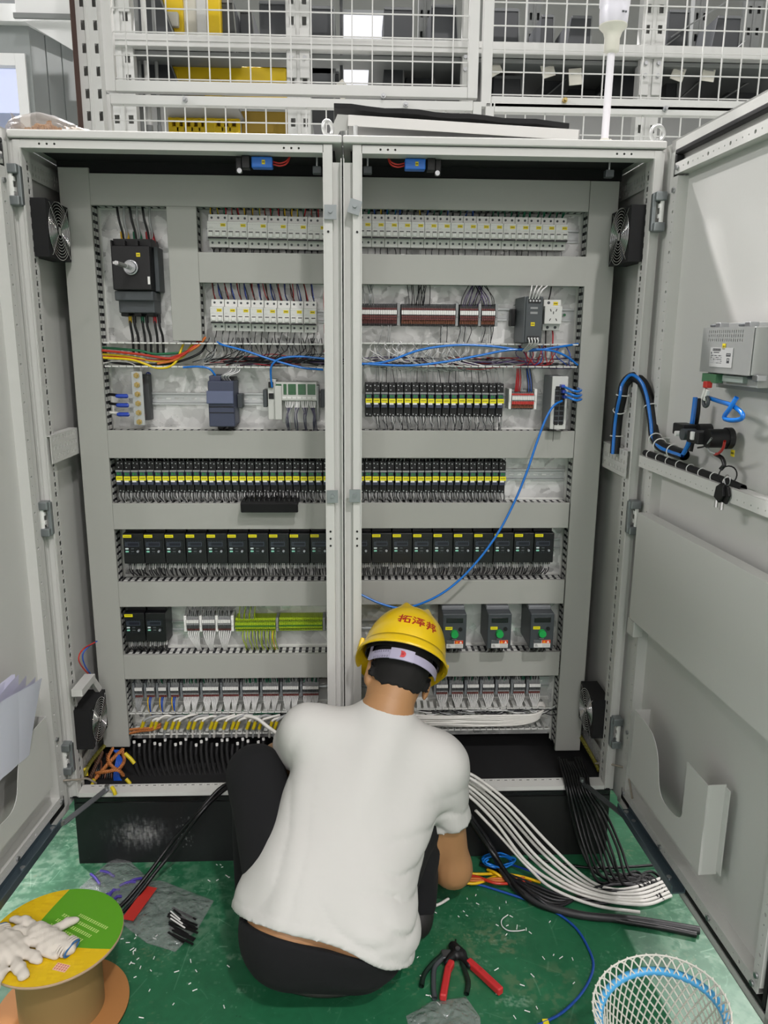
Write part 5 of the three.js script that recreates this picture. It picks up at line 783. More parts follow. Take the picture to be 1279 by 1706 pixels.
// ---------- fans on the side walls ----------
function fan(label, x, y, z, side, s = 1) {
  const t = thing('cabinet_fan', label, 'fan', [x, y, z]), R = 0.074 * s, d = side; // guard faces -side in x
  const sq = new THREE.Shape(); const w = R * 1.04; sq.moveTo(-w, -w * 0.9); for (const [a, b] of [[w, -w * 0.9], [w, w * 0.9], [-w, w * 0.9]]) sq.lineTo(a, b); sq.closePath(); const hole = new THREE.Path(); hole.absarc(0, 0, R * 0.93, 0, Math.PI * 2, true); sq.holes.push(hole);
  mb().plate(sq, 0.05, d * 0.002 + (d < 0 ? -0.05 : 0), 0, 0, 0, Math.PI / 2, 0).build('housing', M.matteBlack, t);
  mb().cyl(R * 0.93, 0.003, d * 0.05, 0, 0, 'x', 32).build('back_plate', M.black, t); mb().cyl(R * 0.36, 0.03, d * 0.03, 0, 0, 'x', 24).build('hub', M.black, t);
  for (let i = 0; i < 5; i++) { const a = i * 1.2566; mb().add(new THREE.BoxGeometry(0.02, R * 0.55, R * 0.42), 0, 0, 0, 0, 0.7, 0).build('blade', M.black, t).position.set(0, 0, 0); const b = t.children[t.children.length - 1]; b.position.set(d * 0.03, Math.cos(a) * R * 0.62, Math.sin(a) * R * 0.62); b.rotation.x = a; }
  const g = mb(); for (let i = 1; i <= 8; i++) g.add(new THREE.TorusGeometry(R * (0.16 + 0.1 * i), 0.0011, 5, 36), 0, 0, 0, 0, Math.PI / 2, 0); for (let i = 0; i < 4; i++) { const a = 0.785 + i * 1.571; g.bar(V(0, Math.cos(a) * R * 0.1, Math.sin(a) * R * 0.1), V(0.001, Math.cos(a) * R * 1.2, Math.sin(a) * R * 1.2), 0.002, 0.002); } g.cyl(R * 0.14, 0.002, 0, 0, 0, 'x', 18);
  g.build('guard', M.chrome, t);
  return t;
}
fan('black fan with wire guard on the side wall next to the main switch', -0.732, 1.795, -0.105, -1); fan('black fan with wire guard on the side wall next to the breaker row end', 0.732, 1.80, -0.105, 1);
fan('black fan with wire guard in the lower corner beside the copper braids', -0.722, 0.43, -0.085, -1, 0.88); fan('dim black fan with wire guard in the lower corner beside the white bundle', 0.735, 0.43, -0.11, 1, 0.88);
{ const c = mb().bar(AX(128, 1155, -0.745), AX(150, 1128, -0.745), 0.03, 0.02).bar(AX(150, 1128, -0.745), AX(165, 1150, -0.74), 0.012, 0.02); solo('fan_bracket', 'bent light steel bracket above the lower fan at the copper braids', 'bracket', c, M.paint, AX(150, 1128, -0.745)); cable('red wire feeding the lower fan near the copper braids', [AX(158, 1132, -0.75), AX(140, 1115, -0.76), AX(131, 1098, -0.76), AX(138, 1082, -0.76), AX(158, 1070, -0.72)], 0.002, M.red, { name: 'fan_wire', cat: 'wire' }); cable('blue wire feeding the lower fan near the copper braids', [AX(158, 1132, -0.75), AX(142, 1110, -0.755), AX(138, 1090, -0.755), AX(150, 1075, -0.74), AX(162, 1068, -0.72)], 0.002, M.blueWire, { name: 'fan_wire', cat: 'wire' }); }
// ---------- door limit switches under the cabinet roof ----------
for (const [px, py, l] of [[437, 272, 'blue limit switch under the cabinet roof, above the three pole breakers'], [691, 275, 'blue limit switch under the cabinet roof, above the two pole breakers']]) {
  const p = A(px, py, -0.05), t = thing('limit_switch', l, 'limit switch', p), s = px < 600 ? 1 : -1;
  mb().rbox(0.052, 0.026, 0.028, 0.003).build('housing', M.blueSwitch, t); mb().rbox(0.02, 0.03, 0.03, 0.002, -s * 0.04, 0, 0).rbox(0.016, 0.036, 0.02, 0.003, -s * 0.058, -0.006, 0).build('actuator', M.black, t); mb().cyl(0.006, 0.01, -s * 0.056, -0.02, 0.008, 'z', 12).build('roller', M.steel, t); mb().add(new THREE.BoxGeometry(0.008, 0.01, 0.001), 0.004, 0, 0.0146).build('label_tag', M.tagPrint, t, { uv: 1 });
  const q = p.clone(); for (let i = 0; i < 2; i++) cable(`red lead of the limit switch above the ${s > 0 ? 'three' : 'two'} pole breakers, ${i ? 'lower' : 'upper'} one`, [q.clone().add(V(s * 0.026, 0.004 - i * 0.006, 0)), q.clone().add(V(s * 0.045, 0.0 - i * 0.006, 0.004)), q.clone().add(V(s * 0.062, 0.008 - i * 0.006, 0)), q.clone().add(V(s * 0.07, 0.03, -0.02))], 0.002, M.red, { name: 'switch_lead', cat: 'wire' });
}
for (const [px, py, l] of [[528, 284, 'small dark door catch under the roof beside the left joint post'], [612, 284, 'small dark door catch under the roof beside the right joint post'], [1014, 290, 'small dark door catch under the roof at the outer corner']]) { const t = thing('door_catch', l, 'catch', A(px, py, -0.06)); mb().rbox(0.022, 0.018, 0.02, 0.002).build('block', M.greyDark, t); mb().cyl(0.003, 0.03, 0, 0.022, 0, 'y', 8).build('stem', M.steel, t); }
// black sheets added under the roof, standing in for the shade there
solo('roof_shade_sheet', 'black tray sheet added to darken the space under the roof behind the breakers', 'shade', mb().span(-0.76, -0.02, 1.956, 1.985, -0.26, -0.2).span(-0.76, -0.02, 1.984, 1.989, -0.2, -0.058), M.matteBlack, [-0.4, 1.955, -0.23]); solo('roof_shade_sheet', 'black tray sheet added to darken the space under the roof behind the long breaker row', 'shade', mb().span(0.02, 0.76, 1.957, 1.985, -0.26, -0.2).span(0.02, 0.76, 1.984, 1.989, -0.2, -0.058), M.matteBlack, [0.4, 1.956, -0.23]);
// ---------- things on the cabinet roof ----------
function eyeBolt(label, px, py, z, turn) { const t = thing('eye_bolt', label, 'eye bolt', A(px, py, z).setY(YT), turn); mb().add(new THREE.TorusGeometry(0.0175, 0.0048, 12, 28), 0, 0.027, 0).build('ring', M.steelEye, t); mb().cyl(0.011, 0.006, 0, 0.003, 0, 'y', 20).cyl(0.007, 0.012, 0, 0.009, 0, 'y', 14).build('collar', M.steelEye, t); return t; }
eyeBolt('steel eye bolt on the roof at the cabinet joint, turned sideways', 546, 222, -0.05, 0.9); eyeBolt('steel eye bolt on the roof at the outer corner beside the open door', 1094, 232, -0.04, 0.15);
{ // grey cover lying tilted between black foam sheets
  const z = -0.1, a = A(580, 191, z), b = A(966, 216, z), d = b.clone().sub(a), L = d.length(), ang = Math.atan2(d.y, d.x);
  const t = thing('loose_cover', 'loose grey steel cover lying tilted on the cabinet roof between black sheets', 'cover', a, 0); t.rotation.z = ang; const h = 0.026;
  mb().span(0, L, -h, 0, -0.002, 0.0, 0.0008).span(0, L, -0.003, -0.001, -0.26, -0.002).span(L - 0.002, L, -h, 0, -0.26, 0).build('sheet', M.paint, t);
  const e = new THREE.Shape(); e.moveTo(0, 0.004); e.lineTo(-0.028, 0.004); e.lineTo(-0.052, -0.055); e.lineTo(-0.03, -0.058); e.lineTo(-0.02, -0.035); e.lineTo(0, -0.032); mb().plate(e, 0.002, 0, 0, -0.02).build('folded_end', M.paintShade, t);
  for (const [y0, y1, x0, x1, l, r] of [[172, 200, 556, 948, 'black foam sheet lying on top of the tilted grey cover', 0.012], [212, 228, 572, 978, 'black foam sheet lying on the roof under the tilted grey cover', 0.012]]) {
    const top = l.includes('top'), p = A(x0, y0 + 4, top ? -0.16 : -0.13), q = A(x1, top ? y1 + 8 : y1, top ? -0.16 : -0.13), f = q.clone().sub(p), b2 = mb(), n = 14; if (!top) { p.y = YT + 0.012; q.y = YT + 0.006; }
    const s = new THREE.Shape(), up = [], dn = []; for (let i = 0; i <= n; i++) { const u = i / n, w = 0.0022 * Math.sin(i * 1.7); up.push([f.x * u, (q.y - p.y) * u + w + r / 2]); dn.push([f.x * u, (q.y - p.y) * u + w - r / 2]); } [...up, ...dn.reverse()].forEach(([x, y], i) => i ? s.lineTo(x, y) : s.moveTo(x, y)); s.closePath();
    const g = thing('foam_sheet', l, 'foam sheet', p, 0); b2.plate(s, 0.2, 0, 0, -0.2).build('sheet', M.foam, g);
  }
  const st = thing('lifting_stud', 'short steel stud on the roof carrying the tilted grey cover', 'stud', A(592, 219, -0.06).setY(YT)); mb().cyl(0.0055, 0.034, 0, 0.02, 0, 'y', 14).cyl(0.011, 0.008, 0, 0.004, 0, 'y', 14, 0.008).build('shank', M.steelEye, st);
}
{ // signal tower
  const p = A(1007, 229, -0.13).setY(YT), q = AD(1018, 86, 1).clone(); const base = p, top = A(1018, 86, -0.13), t = thing('signal_tower', 'white signal tower light on a thin white pole on the cabinet roof', 'signal light', base); t.rotation.z = -Math.atan2(top.x - base.x, top.y - base.y); const H = top.distanceTo(base);
  mb().cyl(0.014, 0.026, 0, 0.02, 0, 'y', 20, 0.012).cyl(0.02, 0.006, 0, 0.003, 0, 'y', 20).build('foot', M.cream, t); mb().bar(V(0.012, 0.03, 0), V(0.045, 0.004, 0), 0.006, 0.01).build('brace', M.cream, t);
  mb().cyl(0.0095, H - 0.02, 0, H / 2 + 0.01, 0, 'y', 20).build('pole', M.poleWhite, t); mb().lathe([[0.0095, H - 0.005], [0.019, H], [0.019, H + 0.03], [0.024, H + 0.045], [0.035, H + 0.056], [0.035, H + 0.06]], 0, 0, 0, 28).build('cup', M.cream, t);
  const lens = mb().lathe([[0.0345, H + 0.06], [0.036, H + 0.085], [0.036, H + 0.1], [0.038, H + 0.104], [0.039, H + 0.24], [0.02, H + 0.25], [0.0, H + 0.25]], 0, 0, 0, 28).build('lens', M.lens, t); mb().lathe([[0.03, H + 0.062], [0.03, H + 0.1], [0.0, H + 0.102]], 0, 0, 0, 20).build('lamp_holder', M.poleWhite, t); mb().box(0.006, 0.004, 0.002, 0.012, H + 0.08, 0.0352).box(0.005, 0.004, 0.002, 0.02, H + 0.081, 0.031).build('print', M.greyDark, t, { kind: 'stuff' });
}
{ // plastic bag of brown parts and a strip
  const p = A(72, 211, -0.12).setY(YT), t = thing('plastic_bag', 'clear bag of brown parts lying on the roof corner beside the window', 'bag', p); const sc = 1; const r = mulberry(17);
  const bag = new THREE.SphereGeometry(1, 40, 20), q = bag.attributes.position; for (let i = 0; i < q.count; i++) { const x = q.getX(i), y = q.getY(i), z = q.getZ(i), n = 0.9 + 0.16 * nB((x + 1) * 0.4, (y + z) * 0.4) + 0.1 * nD((x + 2) * 0.3, (y - z) * 0.4); q.setXYZ(i, x * 0.088 * n, Math.max(0.0015, 0.028 + y * 0.036 * n * (1 - 0.35 * Math.max(0, x))), z * 0.05 * n); } bag.computeVertexNormals(); mb().add(bag).build('bag_film', M.film, t);
  const b = mb(); for (let i = 0; i < 150; i++) { const a = r() * 6.28, u = Math.sqrt(r()); b.cyl(0.004, 0.012 + 0.006 * r(), 0.012 + Math.cos(a) * u * 0.062, 0.007 + r() * 0.042 * (1 - u * 0.6), Math.sin(a) * u * 0.034, ['x', 'y', 'z'][i % 3], 6); } b.build('brown_part', M.brownParts, t, { kind: 'stuff' });
  const e = thing('plastic_bag', 'crumpled white end of film beside the bag of brown parts', 'bag', A(135, 211, -0.12).setY(YT)); const g = new THREE.IcosahedronGeometry(1, 4), qq = g.attributes.position; for (let i = 0; i < qq.count; i++) { const x = qq.getX(i), y = qq.getY(i), z = qq.getZ(i), n = 0.8 + 0.5 * nB((x + 1) * 0.5 + z * 0.2, (y + 1) * 0.5); qq.setXYZ(i, x * 0.036 * n - 0.012 * Math.max(0, y), Math.max(0.001, 0.012 + y * 0.022 * n + (x < -0.5 ? 0.018 * (-x - 0.5) * 2 : 0)), z * 0.03 * n); } g.computeVertexNormals(); mb().add(g).build('film', M.filmWhite, e);
  const st = solo('metal_strip', 'flat white strip lying on the roof in front of the bag', 'strip', mb().bar(A(104, 212, -0.03).setY(YT + 0.004), A(166, 214, -0.05).setY(YT + 0.004), 0.03, 0.006), M.paint, A(135, 213, -0.04).setY(YT + 0.004));
  const rim = thing('bottle', 'clear bottle neck end poking out of the bag on the roof corner', 'bottle', A(26, 205, -0.1).setY(YT + 0.02)); mb().add(new THREE.TorusGeometry(0.014, 0.003, 8, 24)).add(new THREE.CylinderGeometry(0.013, 0.016, 0.03, 20, 1, true), 0.012, 0, -0.008, 0, 0, Math.PI / 2).build('neck', M.film, rim); rim.rotation.y = 0.9; mb().plate((() => { const s = new THREE.Shape(); s.moveTo(-0.004, 0.0); s.lineTo(-0.012, 0.042); s.lineTo(0.03, 0.012); s.closePath(); return s; })(), 0.0006).build('film_flap', M.film, rim);
}
// ---------- racks behind the cabinets ----------
const ZM = -1.45, ZR = -1.75;
function meshPanel(label, pl, pr, pt, pb, tube, px0, dpx, ys, slope, o = {}) {   // frame given by pixel edges on the plane ZM
  const a = A(pl, (pt + pb) / 2, ZM), b = A(pr, (pt + pb) / 2, ZM), t = thing('mesh_panel', label, 'mesh panel', [(a.x + b.x) / 2, A(700, pb, ZM).y, ZM]);
  const y1 = A((pl + pr) / 2, pt, ZM).y - t.position.y, w = (b.x - a.x) / 2, T = tube;
  const f = (x0, x1, ya, yb) => mb().span(x0, x1, ya, yb, -0.018, 0.018, 0.003).build('frame_tube', M.rackWhite, t);
  f(-w, -w + T, 0, y1); f(w - T, w, 0, y1); f(-w + T, w - T, 0, T); if (!o.open) f(-w + T, w - T, y1 - T, y1);
  const p = 0.0825; for (let x = -w + T + 0.05; x < w - T; x += p) mb().box(0.005, y1 - T, 0.005, x, (y1 + T) / 2 - T / 2 + 0.01, 0.006).build('wire', M.rackWhite, t);
  for (let y = T + o.first; y < y1; y += p + 0.003) mb().box(2 * w - T, 0.0045, 0.0045, 0, y, 0.001).build('wire', M.rackWhite, t);
  return t;
}
meshPanel('tall white wire mesh panel behind the main switch side, bolted along its lower tube', 168, 799, -140, 164, 0.042, 0, 0, 0, 0, { first: 0.01 });
meshPanel('tall white wire mesh panel behind the signal tower', 805, 1440, -140, 178, 0.042, 0, 0, 0, 0, { first: 0.01 });
meshPanel('low white wire mesh panel under the tall one, behind the roof eye bolt', 176, 799, 165, 330, 0.036, 0, 0, 0, 0, { first: -0.01 }); meshPanel('low white wire mesh panel under the tall one behind the signal tower', 805, 1440, 179, 340, 0.036, 0, 0, 0, 0, { first: -0.01 });
for (const [px, py, l] of [[310, 169, 'zinc bolt joining the mesh panels above the yellow grille'], [638, 163, 'zinc bolt on the tall mesh panel under the far window'], [675, 177, 'zinc bolt on the low mesh panel above the loose cover'], [938, 170, 'brass bolt on the tall mesh panel beside the signal tower'], [1104, 184, 'zinc bolt on the low mesh panel above the corner eye bolt']]) solo('panel_bolt', l, 'bolt', mb().cyl(0.011, 0.012, 0, 0, 0.024, 'z', 6).cyl(0.006, 0.03, 0, 0, 0.03, 'z', 8), px === 938 ? M.brass : M.steel, [0, 0, 0]).position.copy(A(px, py, ZM));
function slotted(label, pl, pr, py0, z, o = {}) {   // slotted rack upright standing on the floor
  const a = A(pl, 90, z), b = A(pr, 90, z), w = b.x - a.x, H = o.h || 4.2, t = thing('rack_upright', label, 'rack upright', [(a.x + b.x) / 2, 0, z]), hs = [];
  const p = o.p || 0.082; for (let y = 1.9; y < H - 0.05; y += p) for (const k of o.cols || [0.24, 0.78]) hs.push({ x: w * k, y, w: w * 0.19, h: 0.035 });
  mb().plate(rectShape(0, w, 0, H, hs), 0.003, -w / 2, 0, 0).build('slotted_face', o.m || M.rackWhite, t);
  if (o.side) { mb().span(-w / 2 - 0.0, -w / 2 + 0.002, 0, H, -0.05, 0.06).build('side_flange', o.side, t); mb().span(-w / 2 + 0.002, w / 2, 0, H, -0.053, -0.05).span(w / 2 - 0.003, w / 2, 0, H, -0.05, 0).build('rear_flange', M.rackWhite, t); } else mb().span(-w / 2, -w / 2 + 0.003, 0, H, -0.05, 0).span(w / 2 - 0.003, w / 2, 0, H, -0.05, 0).span(-w / 2, w / 2, 0, H, -0.053, -0.05).build('side_flange', o.m || M.rackWhite, t);
  mb().span(-w * 0.08, w * 0.08, 0, H, 0.003, 0.008, 0.002).build('rib', o.m || M.rackWhite, t);
  if (o.plate) for (const y of o.plate) { const q = mb().rbox(w * 0.42, 0.2, 0.006, 0.006, -w * 0.28, y, 0.012).rbox(w * 0.42, 0.2, 0.006, 0.006, w * 0.28, y, 0.012); q.build('connector_plate', M.rackWhite, t, { kind: 'stuff' }); for (const s of [-1, 1]) for (const d of [0.03, -0.02]) mb().cyl(0.009, 0.012, s * w * 0.28, y + d, 0.02, 'z', 6).build('bolt', M.steel, t); }
  return t;
}
slotted('near slotted steel upright with a rusty brown edge, beside the factory window', 130, 166, 0, ZM + 0.08, { side: M.rust, cols: [0.32, 0.9], p: 0.0815 });
slotted('pale slotted rack upright just inside the left tube of the mesh panel', 178, 222, 0, ZR, { plate: [3.0] }); slotted('pale slotted rack upright between the yellow machine and the far window', 477, 516, 0, ZR, { plate: [A(495, 90, ZR).y] });
slotted('pale slotted rack upright behind the roof corner eye bolt', 1066, 1104, 0, ZR, { plate: [A(1085, 120, ZR).y] }); slotted('pale slotted rack upright half hidden by the joint of the mesh panels', 770, 790, 0, ZR, { cols: [0.5], plate: [A(780, 110, ZR).y] });
slotted('distant narrow rack upright seen right of the far window', 696, 717, 0, ZR - 0.75, { m: M.rackGrey, p: 0.1 }); slotted('distant narrow rack upright seen left of the signal tower', 876, 898, 0, ZR - 0.75, { m: M.rackGrey, p: 0.1 }); slotted('distant dim rack upright at the edge above the open door', 1236, 1262, 0, ZR - 0.6, { m: M.rackGrey, p: 0.1 }); slotted('distant dim rack upright right of the corner upright', 1150, 1172, 0, ZR - 0.7, { m: M.rackGrey, p: 0.1 });
for (const [x0, x1, y0, y1, z, l] of [[182, 1400, 66, 87, ZR + 0.02, 'pale rack beam running behind the wire mesh along the whole frame'], [182, 1400, -70, -50, ZR + 0.02, 'upper pale rack beam near the top of the picture'], [182, 1400, 260, 280, ZR + 0.02, 'lower pale rack beam hidden behind the cabinet roof'], [520, 1400, 80, 94, ZR - 0.8, 'dim rear rack beam behind the wire mesh']]) {
  const a = A(x0, y0, z), b = A(x1, y0, z), yT = A(640, y0, z).y, yB = A(640, y1, z).y, sl = 0.016; const t = thing('rack_beam', l, 'rack beam', [(a.x + b.x) / 2, yB, z]); mb().span(-(b.x - a.x) / 2, (b.x - a.x) / 2, 0, yT - yB, -0.04, 0.012, 0.004).span(-(b.x - a.x) / 2, (b.x - a.x) / 2, (yT - yB) * 0.42, (yT - yB) * 0.5, 0.01, 0.018).build('beam', z < ZR - 0.5 ? M.rackGrey : M.rackWhite, t);
  mb().span(-(b.x - a.x) / 2, (b.x - a.x) / 2, -0.02, -0.002, -0.16, -0.04).build('shelf_edge', M.rackGrey, t); }
// dark hoppers (bins with a slanted front) standing on the racks
const hopperShape = s => { const q = new THREE.Shape(); q.moveTo(0, 0); q.lineTo(1, 0); q.lineTo(1 - 0.45 * s, 1); q.lineTo(0, 1); q.closePath(); return q; };
const HOP = [[222, 302, -10, 64, 1], [372, 396, 4, 66, 0.7], [402, 428, 20, 68, 0.7], [434, 476, 6, 68, 0], [520, 556, 14, 70, 0], [640, 694, 16, 72, 0.3], [718, 768, 12, 74, 0.4], [818, 868, 18, 80, 0.2], [900, 926, 28, 82, 0.4], [940, 985, 30, 84, -0.5], [1110, 1150, 20, 88, 0.1], [1176, 1234, 30, 92, -0.6], [234, 312, 88, 116, 1], [520, 556, 96, 116, 0], [530, 570, 122, 154, 0.3], [634, 672, 110, 152, -0.4], [676, 730, 128, 154, 0.3], [735, 768, 98, 140, 0.2], [822, 872, 130, 158, 0.2], [900, 940, 106, 160, -0.5], [948, 1000, 110, 162, 0.3], [1015, 1062, 118, 164, 0.1], [1108, 1130, 128, 166, 0.2], [1200, 1279, 120, 168, -0.5]];
const SHELF_U = A(640, 82, ZR).y, SHELF_L = A(640, 172, ZR).y;
for (const [y, l] of [[SHELF_U, 'upper steel rack shelf carrying the upper dark hoppers'], [SHELF_L, 'lower steel rack shelf carrying the lower dark hoppers']]) for (const [x0, x1, w] of [[-1.2, -0.5, 'left of the yellow machine'], [0.1, 2.4, 'right of the yellow machine']]) { const t = thing('rack_shelf', `${l}, ${w}`, 'shelf', [(x0 + x1) / 2, y, ZR]); mb().span(-(x1 - x0) / 2, (x1 - x0) / 2, -0.012, -0.001, -0.85, -0.02).build('shelf_plate', M.rackGrey, t); }
HOP.forEach(([x0, x1, y0, y1, s], i) => {
  const z = ZR - 0.22 - 0.12 * (i % 3), up = i < 12, a = A(x0, y1, z).setY(up ? SHELF_U : SHELF_L), b = A(x1, y0, z), w = b.x - a.x, h = b.y - a.y;
  const t = thing('rack_hopper', `dark grey slanted steel hopper on the rack, ${ordinal(i < 12 ? i : i - 12)} from the left in the ${up ? 'upper' : 'lower'} tier`, 'hopper', a, 0, up ? 'hoppers of the upper tier' : 'hoppers of the lower tier'), q = new THREE.Shape(), k = 0.45 * s;
  const P = s >= 0 ? [[0, 0], [w, 0], [w - k * w, h], [0, h]] : [[0, 0], [w, 0], [w, h], [-k * w, h]]; P.forEach(([x, y], j) => j ? q.lineTo(x, y) : q.moveTo(x, y)); q.closePath();
  mb().plate(q, 0.3, 0, 0, -0.3, 0, 0, 0, 0.003).build('bin_body', M.hopper, t); mb().bar(V(P[2][0], h, 0.0), V(P[3][0], h, 0.0), 0.02, 0.012).build('rim', M.hopperRim, t); mb().bar(V(P[1][0], 0, 0.004), V(P[2][0], h, 0.004), 0.006, 0.01).build('edge', M.rackGrey, t);
});
// diagonal braces on the far racks
[[1012, 150, 1130, 60], [1130, 166, 1240, 70], [985, 168, 1040, 118], [1195, 170, 1290, 110], [900, 168, 980, 100], [1120, 60, 1230, -10]].forEach(([a, b, c, d], i) => solo('rack_brace', `grey diagonal brace in the far racks right of the signal tower, ${ordinal(i)} of six`, 'brace', mb().bar(A(a, b, ZR - 0.3), A(c, d, ZR - 0.34), 0.03, 0.006), M.rackGrey, A(a, b, ZR - 0.3), 'rack braces'));
[[1130, 121, 60], [1180, 122, 40], [958, 128, 30], [912, 115, 40], [822, 112, 26], [570, 150, 50]].forEach(([x, y, w], i) => { const t = thing('cardboard_label', `small pale card on the far racks, ${ordinal(i)} of the scattered cards`, 'card', A(x, y, ZR - 0.05), 0, 'scattered rack cards'); mb().rbox(0.06, 0.07, 0.006, 0.002).build('card', M.cream, t); mb().box(0.04, 0.006, 0.001, 0, 0.012, 0.0035).build('print', M.termGrey, t); t.rotation.z = -0.3 + 0.2 * i; });
// yellow lifting machine
{
  const z = ZR - 0.3, P = (x, y) => A(x, y, z), o = P(380, 150), t = thing('lifting_machine', 'yellow lifting machine with mast and grille standing behind the wire mesh', 'machine', [o.x, 0, z]);
  const R = (x0, x1, y0, y1, m, n, d = 0.1, f = 0) => { const a = P(x0, y1), b = P(x1, y0); mb().span(a.x - o.x, b.x - o.x, a.y, b.y, -d + f, f, 0.006).build(n, m, t); };
  R(276, 300, -120, 66, M.machine, 'mast', 0.12, 0.02); R(350, 363, -120, 120, M.machine, 'mast', 0.1, 0.03); R(302, 348, -120, 122, M.cream, 'guide_plate', 0.05); R(330, 340, -120, 66, M.rackWhite, 'cable_chain', 0.04, 0.03); R(340, 364, 88, 122, M.machine, 'slide_block', 0.1, 0.04); R(270, 300, 26, 50, M.cream, 'cover_plate', 0.03, 0.05);
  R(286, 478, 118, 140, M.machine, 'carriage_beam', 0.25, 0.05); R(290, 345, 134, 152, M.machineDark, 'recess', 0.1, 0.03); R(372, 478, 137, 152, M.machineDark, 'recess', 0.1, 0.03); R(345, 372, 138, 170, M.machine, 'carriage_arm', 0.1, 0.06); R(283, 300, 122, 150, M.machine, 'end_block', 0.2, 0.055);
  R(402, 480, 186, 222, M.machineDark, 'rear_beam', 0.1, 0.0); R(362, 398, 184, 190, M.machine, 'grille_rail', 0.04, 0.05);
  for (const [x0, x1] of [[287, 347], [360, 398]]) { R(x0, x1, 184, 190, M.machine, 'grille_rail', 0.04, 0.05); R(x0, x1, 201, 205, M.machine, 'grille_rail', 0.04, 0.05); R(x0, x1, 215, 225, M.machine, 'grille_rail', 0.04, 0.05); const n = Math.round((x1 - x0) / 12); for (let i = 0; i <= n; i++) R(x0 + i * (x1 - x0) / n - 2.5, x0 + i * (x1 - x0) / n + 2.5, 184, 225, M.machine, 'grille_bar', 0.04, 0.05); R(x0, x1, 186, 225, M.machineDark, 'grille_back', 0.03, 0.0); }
  R(347, 360, 180, 330, M.machine, 'column', 0.1, 0.052); R(385, 470, 97, 118, M.rackGrey, 'motor_block', 0.1, 0); for (let i = 0; i < 6; i++) R(388 + i * 12, 394 + i * 12, 98, 117, i === 2 ? M.machine : M.rackWhite, 'valve', 0.05, 0.03);
}
for (const [x0, x1, l] of [[228, 236, 'grey vertical pipe left of the yellow machine'], [240, 249, 'paler vertical pipe left of the yellow machine'], [258, 264, 'thin vertical pipe nearest the yellow machine'], [566, 571, 'thin dark pipe beside the far window']]) { const a = A(x0, 120, ZR - 0.1), b = A(x1, 120, ZR - 0.1), r = (b.x - a.x) / 2, q = thing('vertical_pipe', l, 'pipe', [a.x + r, 0, a.z]); mb().cyl(r, 4, 0, 2, 0, 'y', 16).build('pipe', x0 === 566 ? M.hopper : x0 === 240 ? M.rackWhite : M.rackGrey, q); mb().cyl(r * 1.3, 0.05, 0, 2.45, 0, 'y', 16).build('coupling', M.rackGrey, q); }
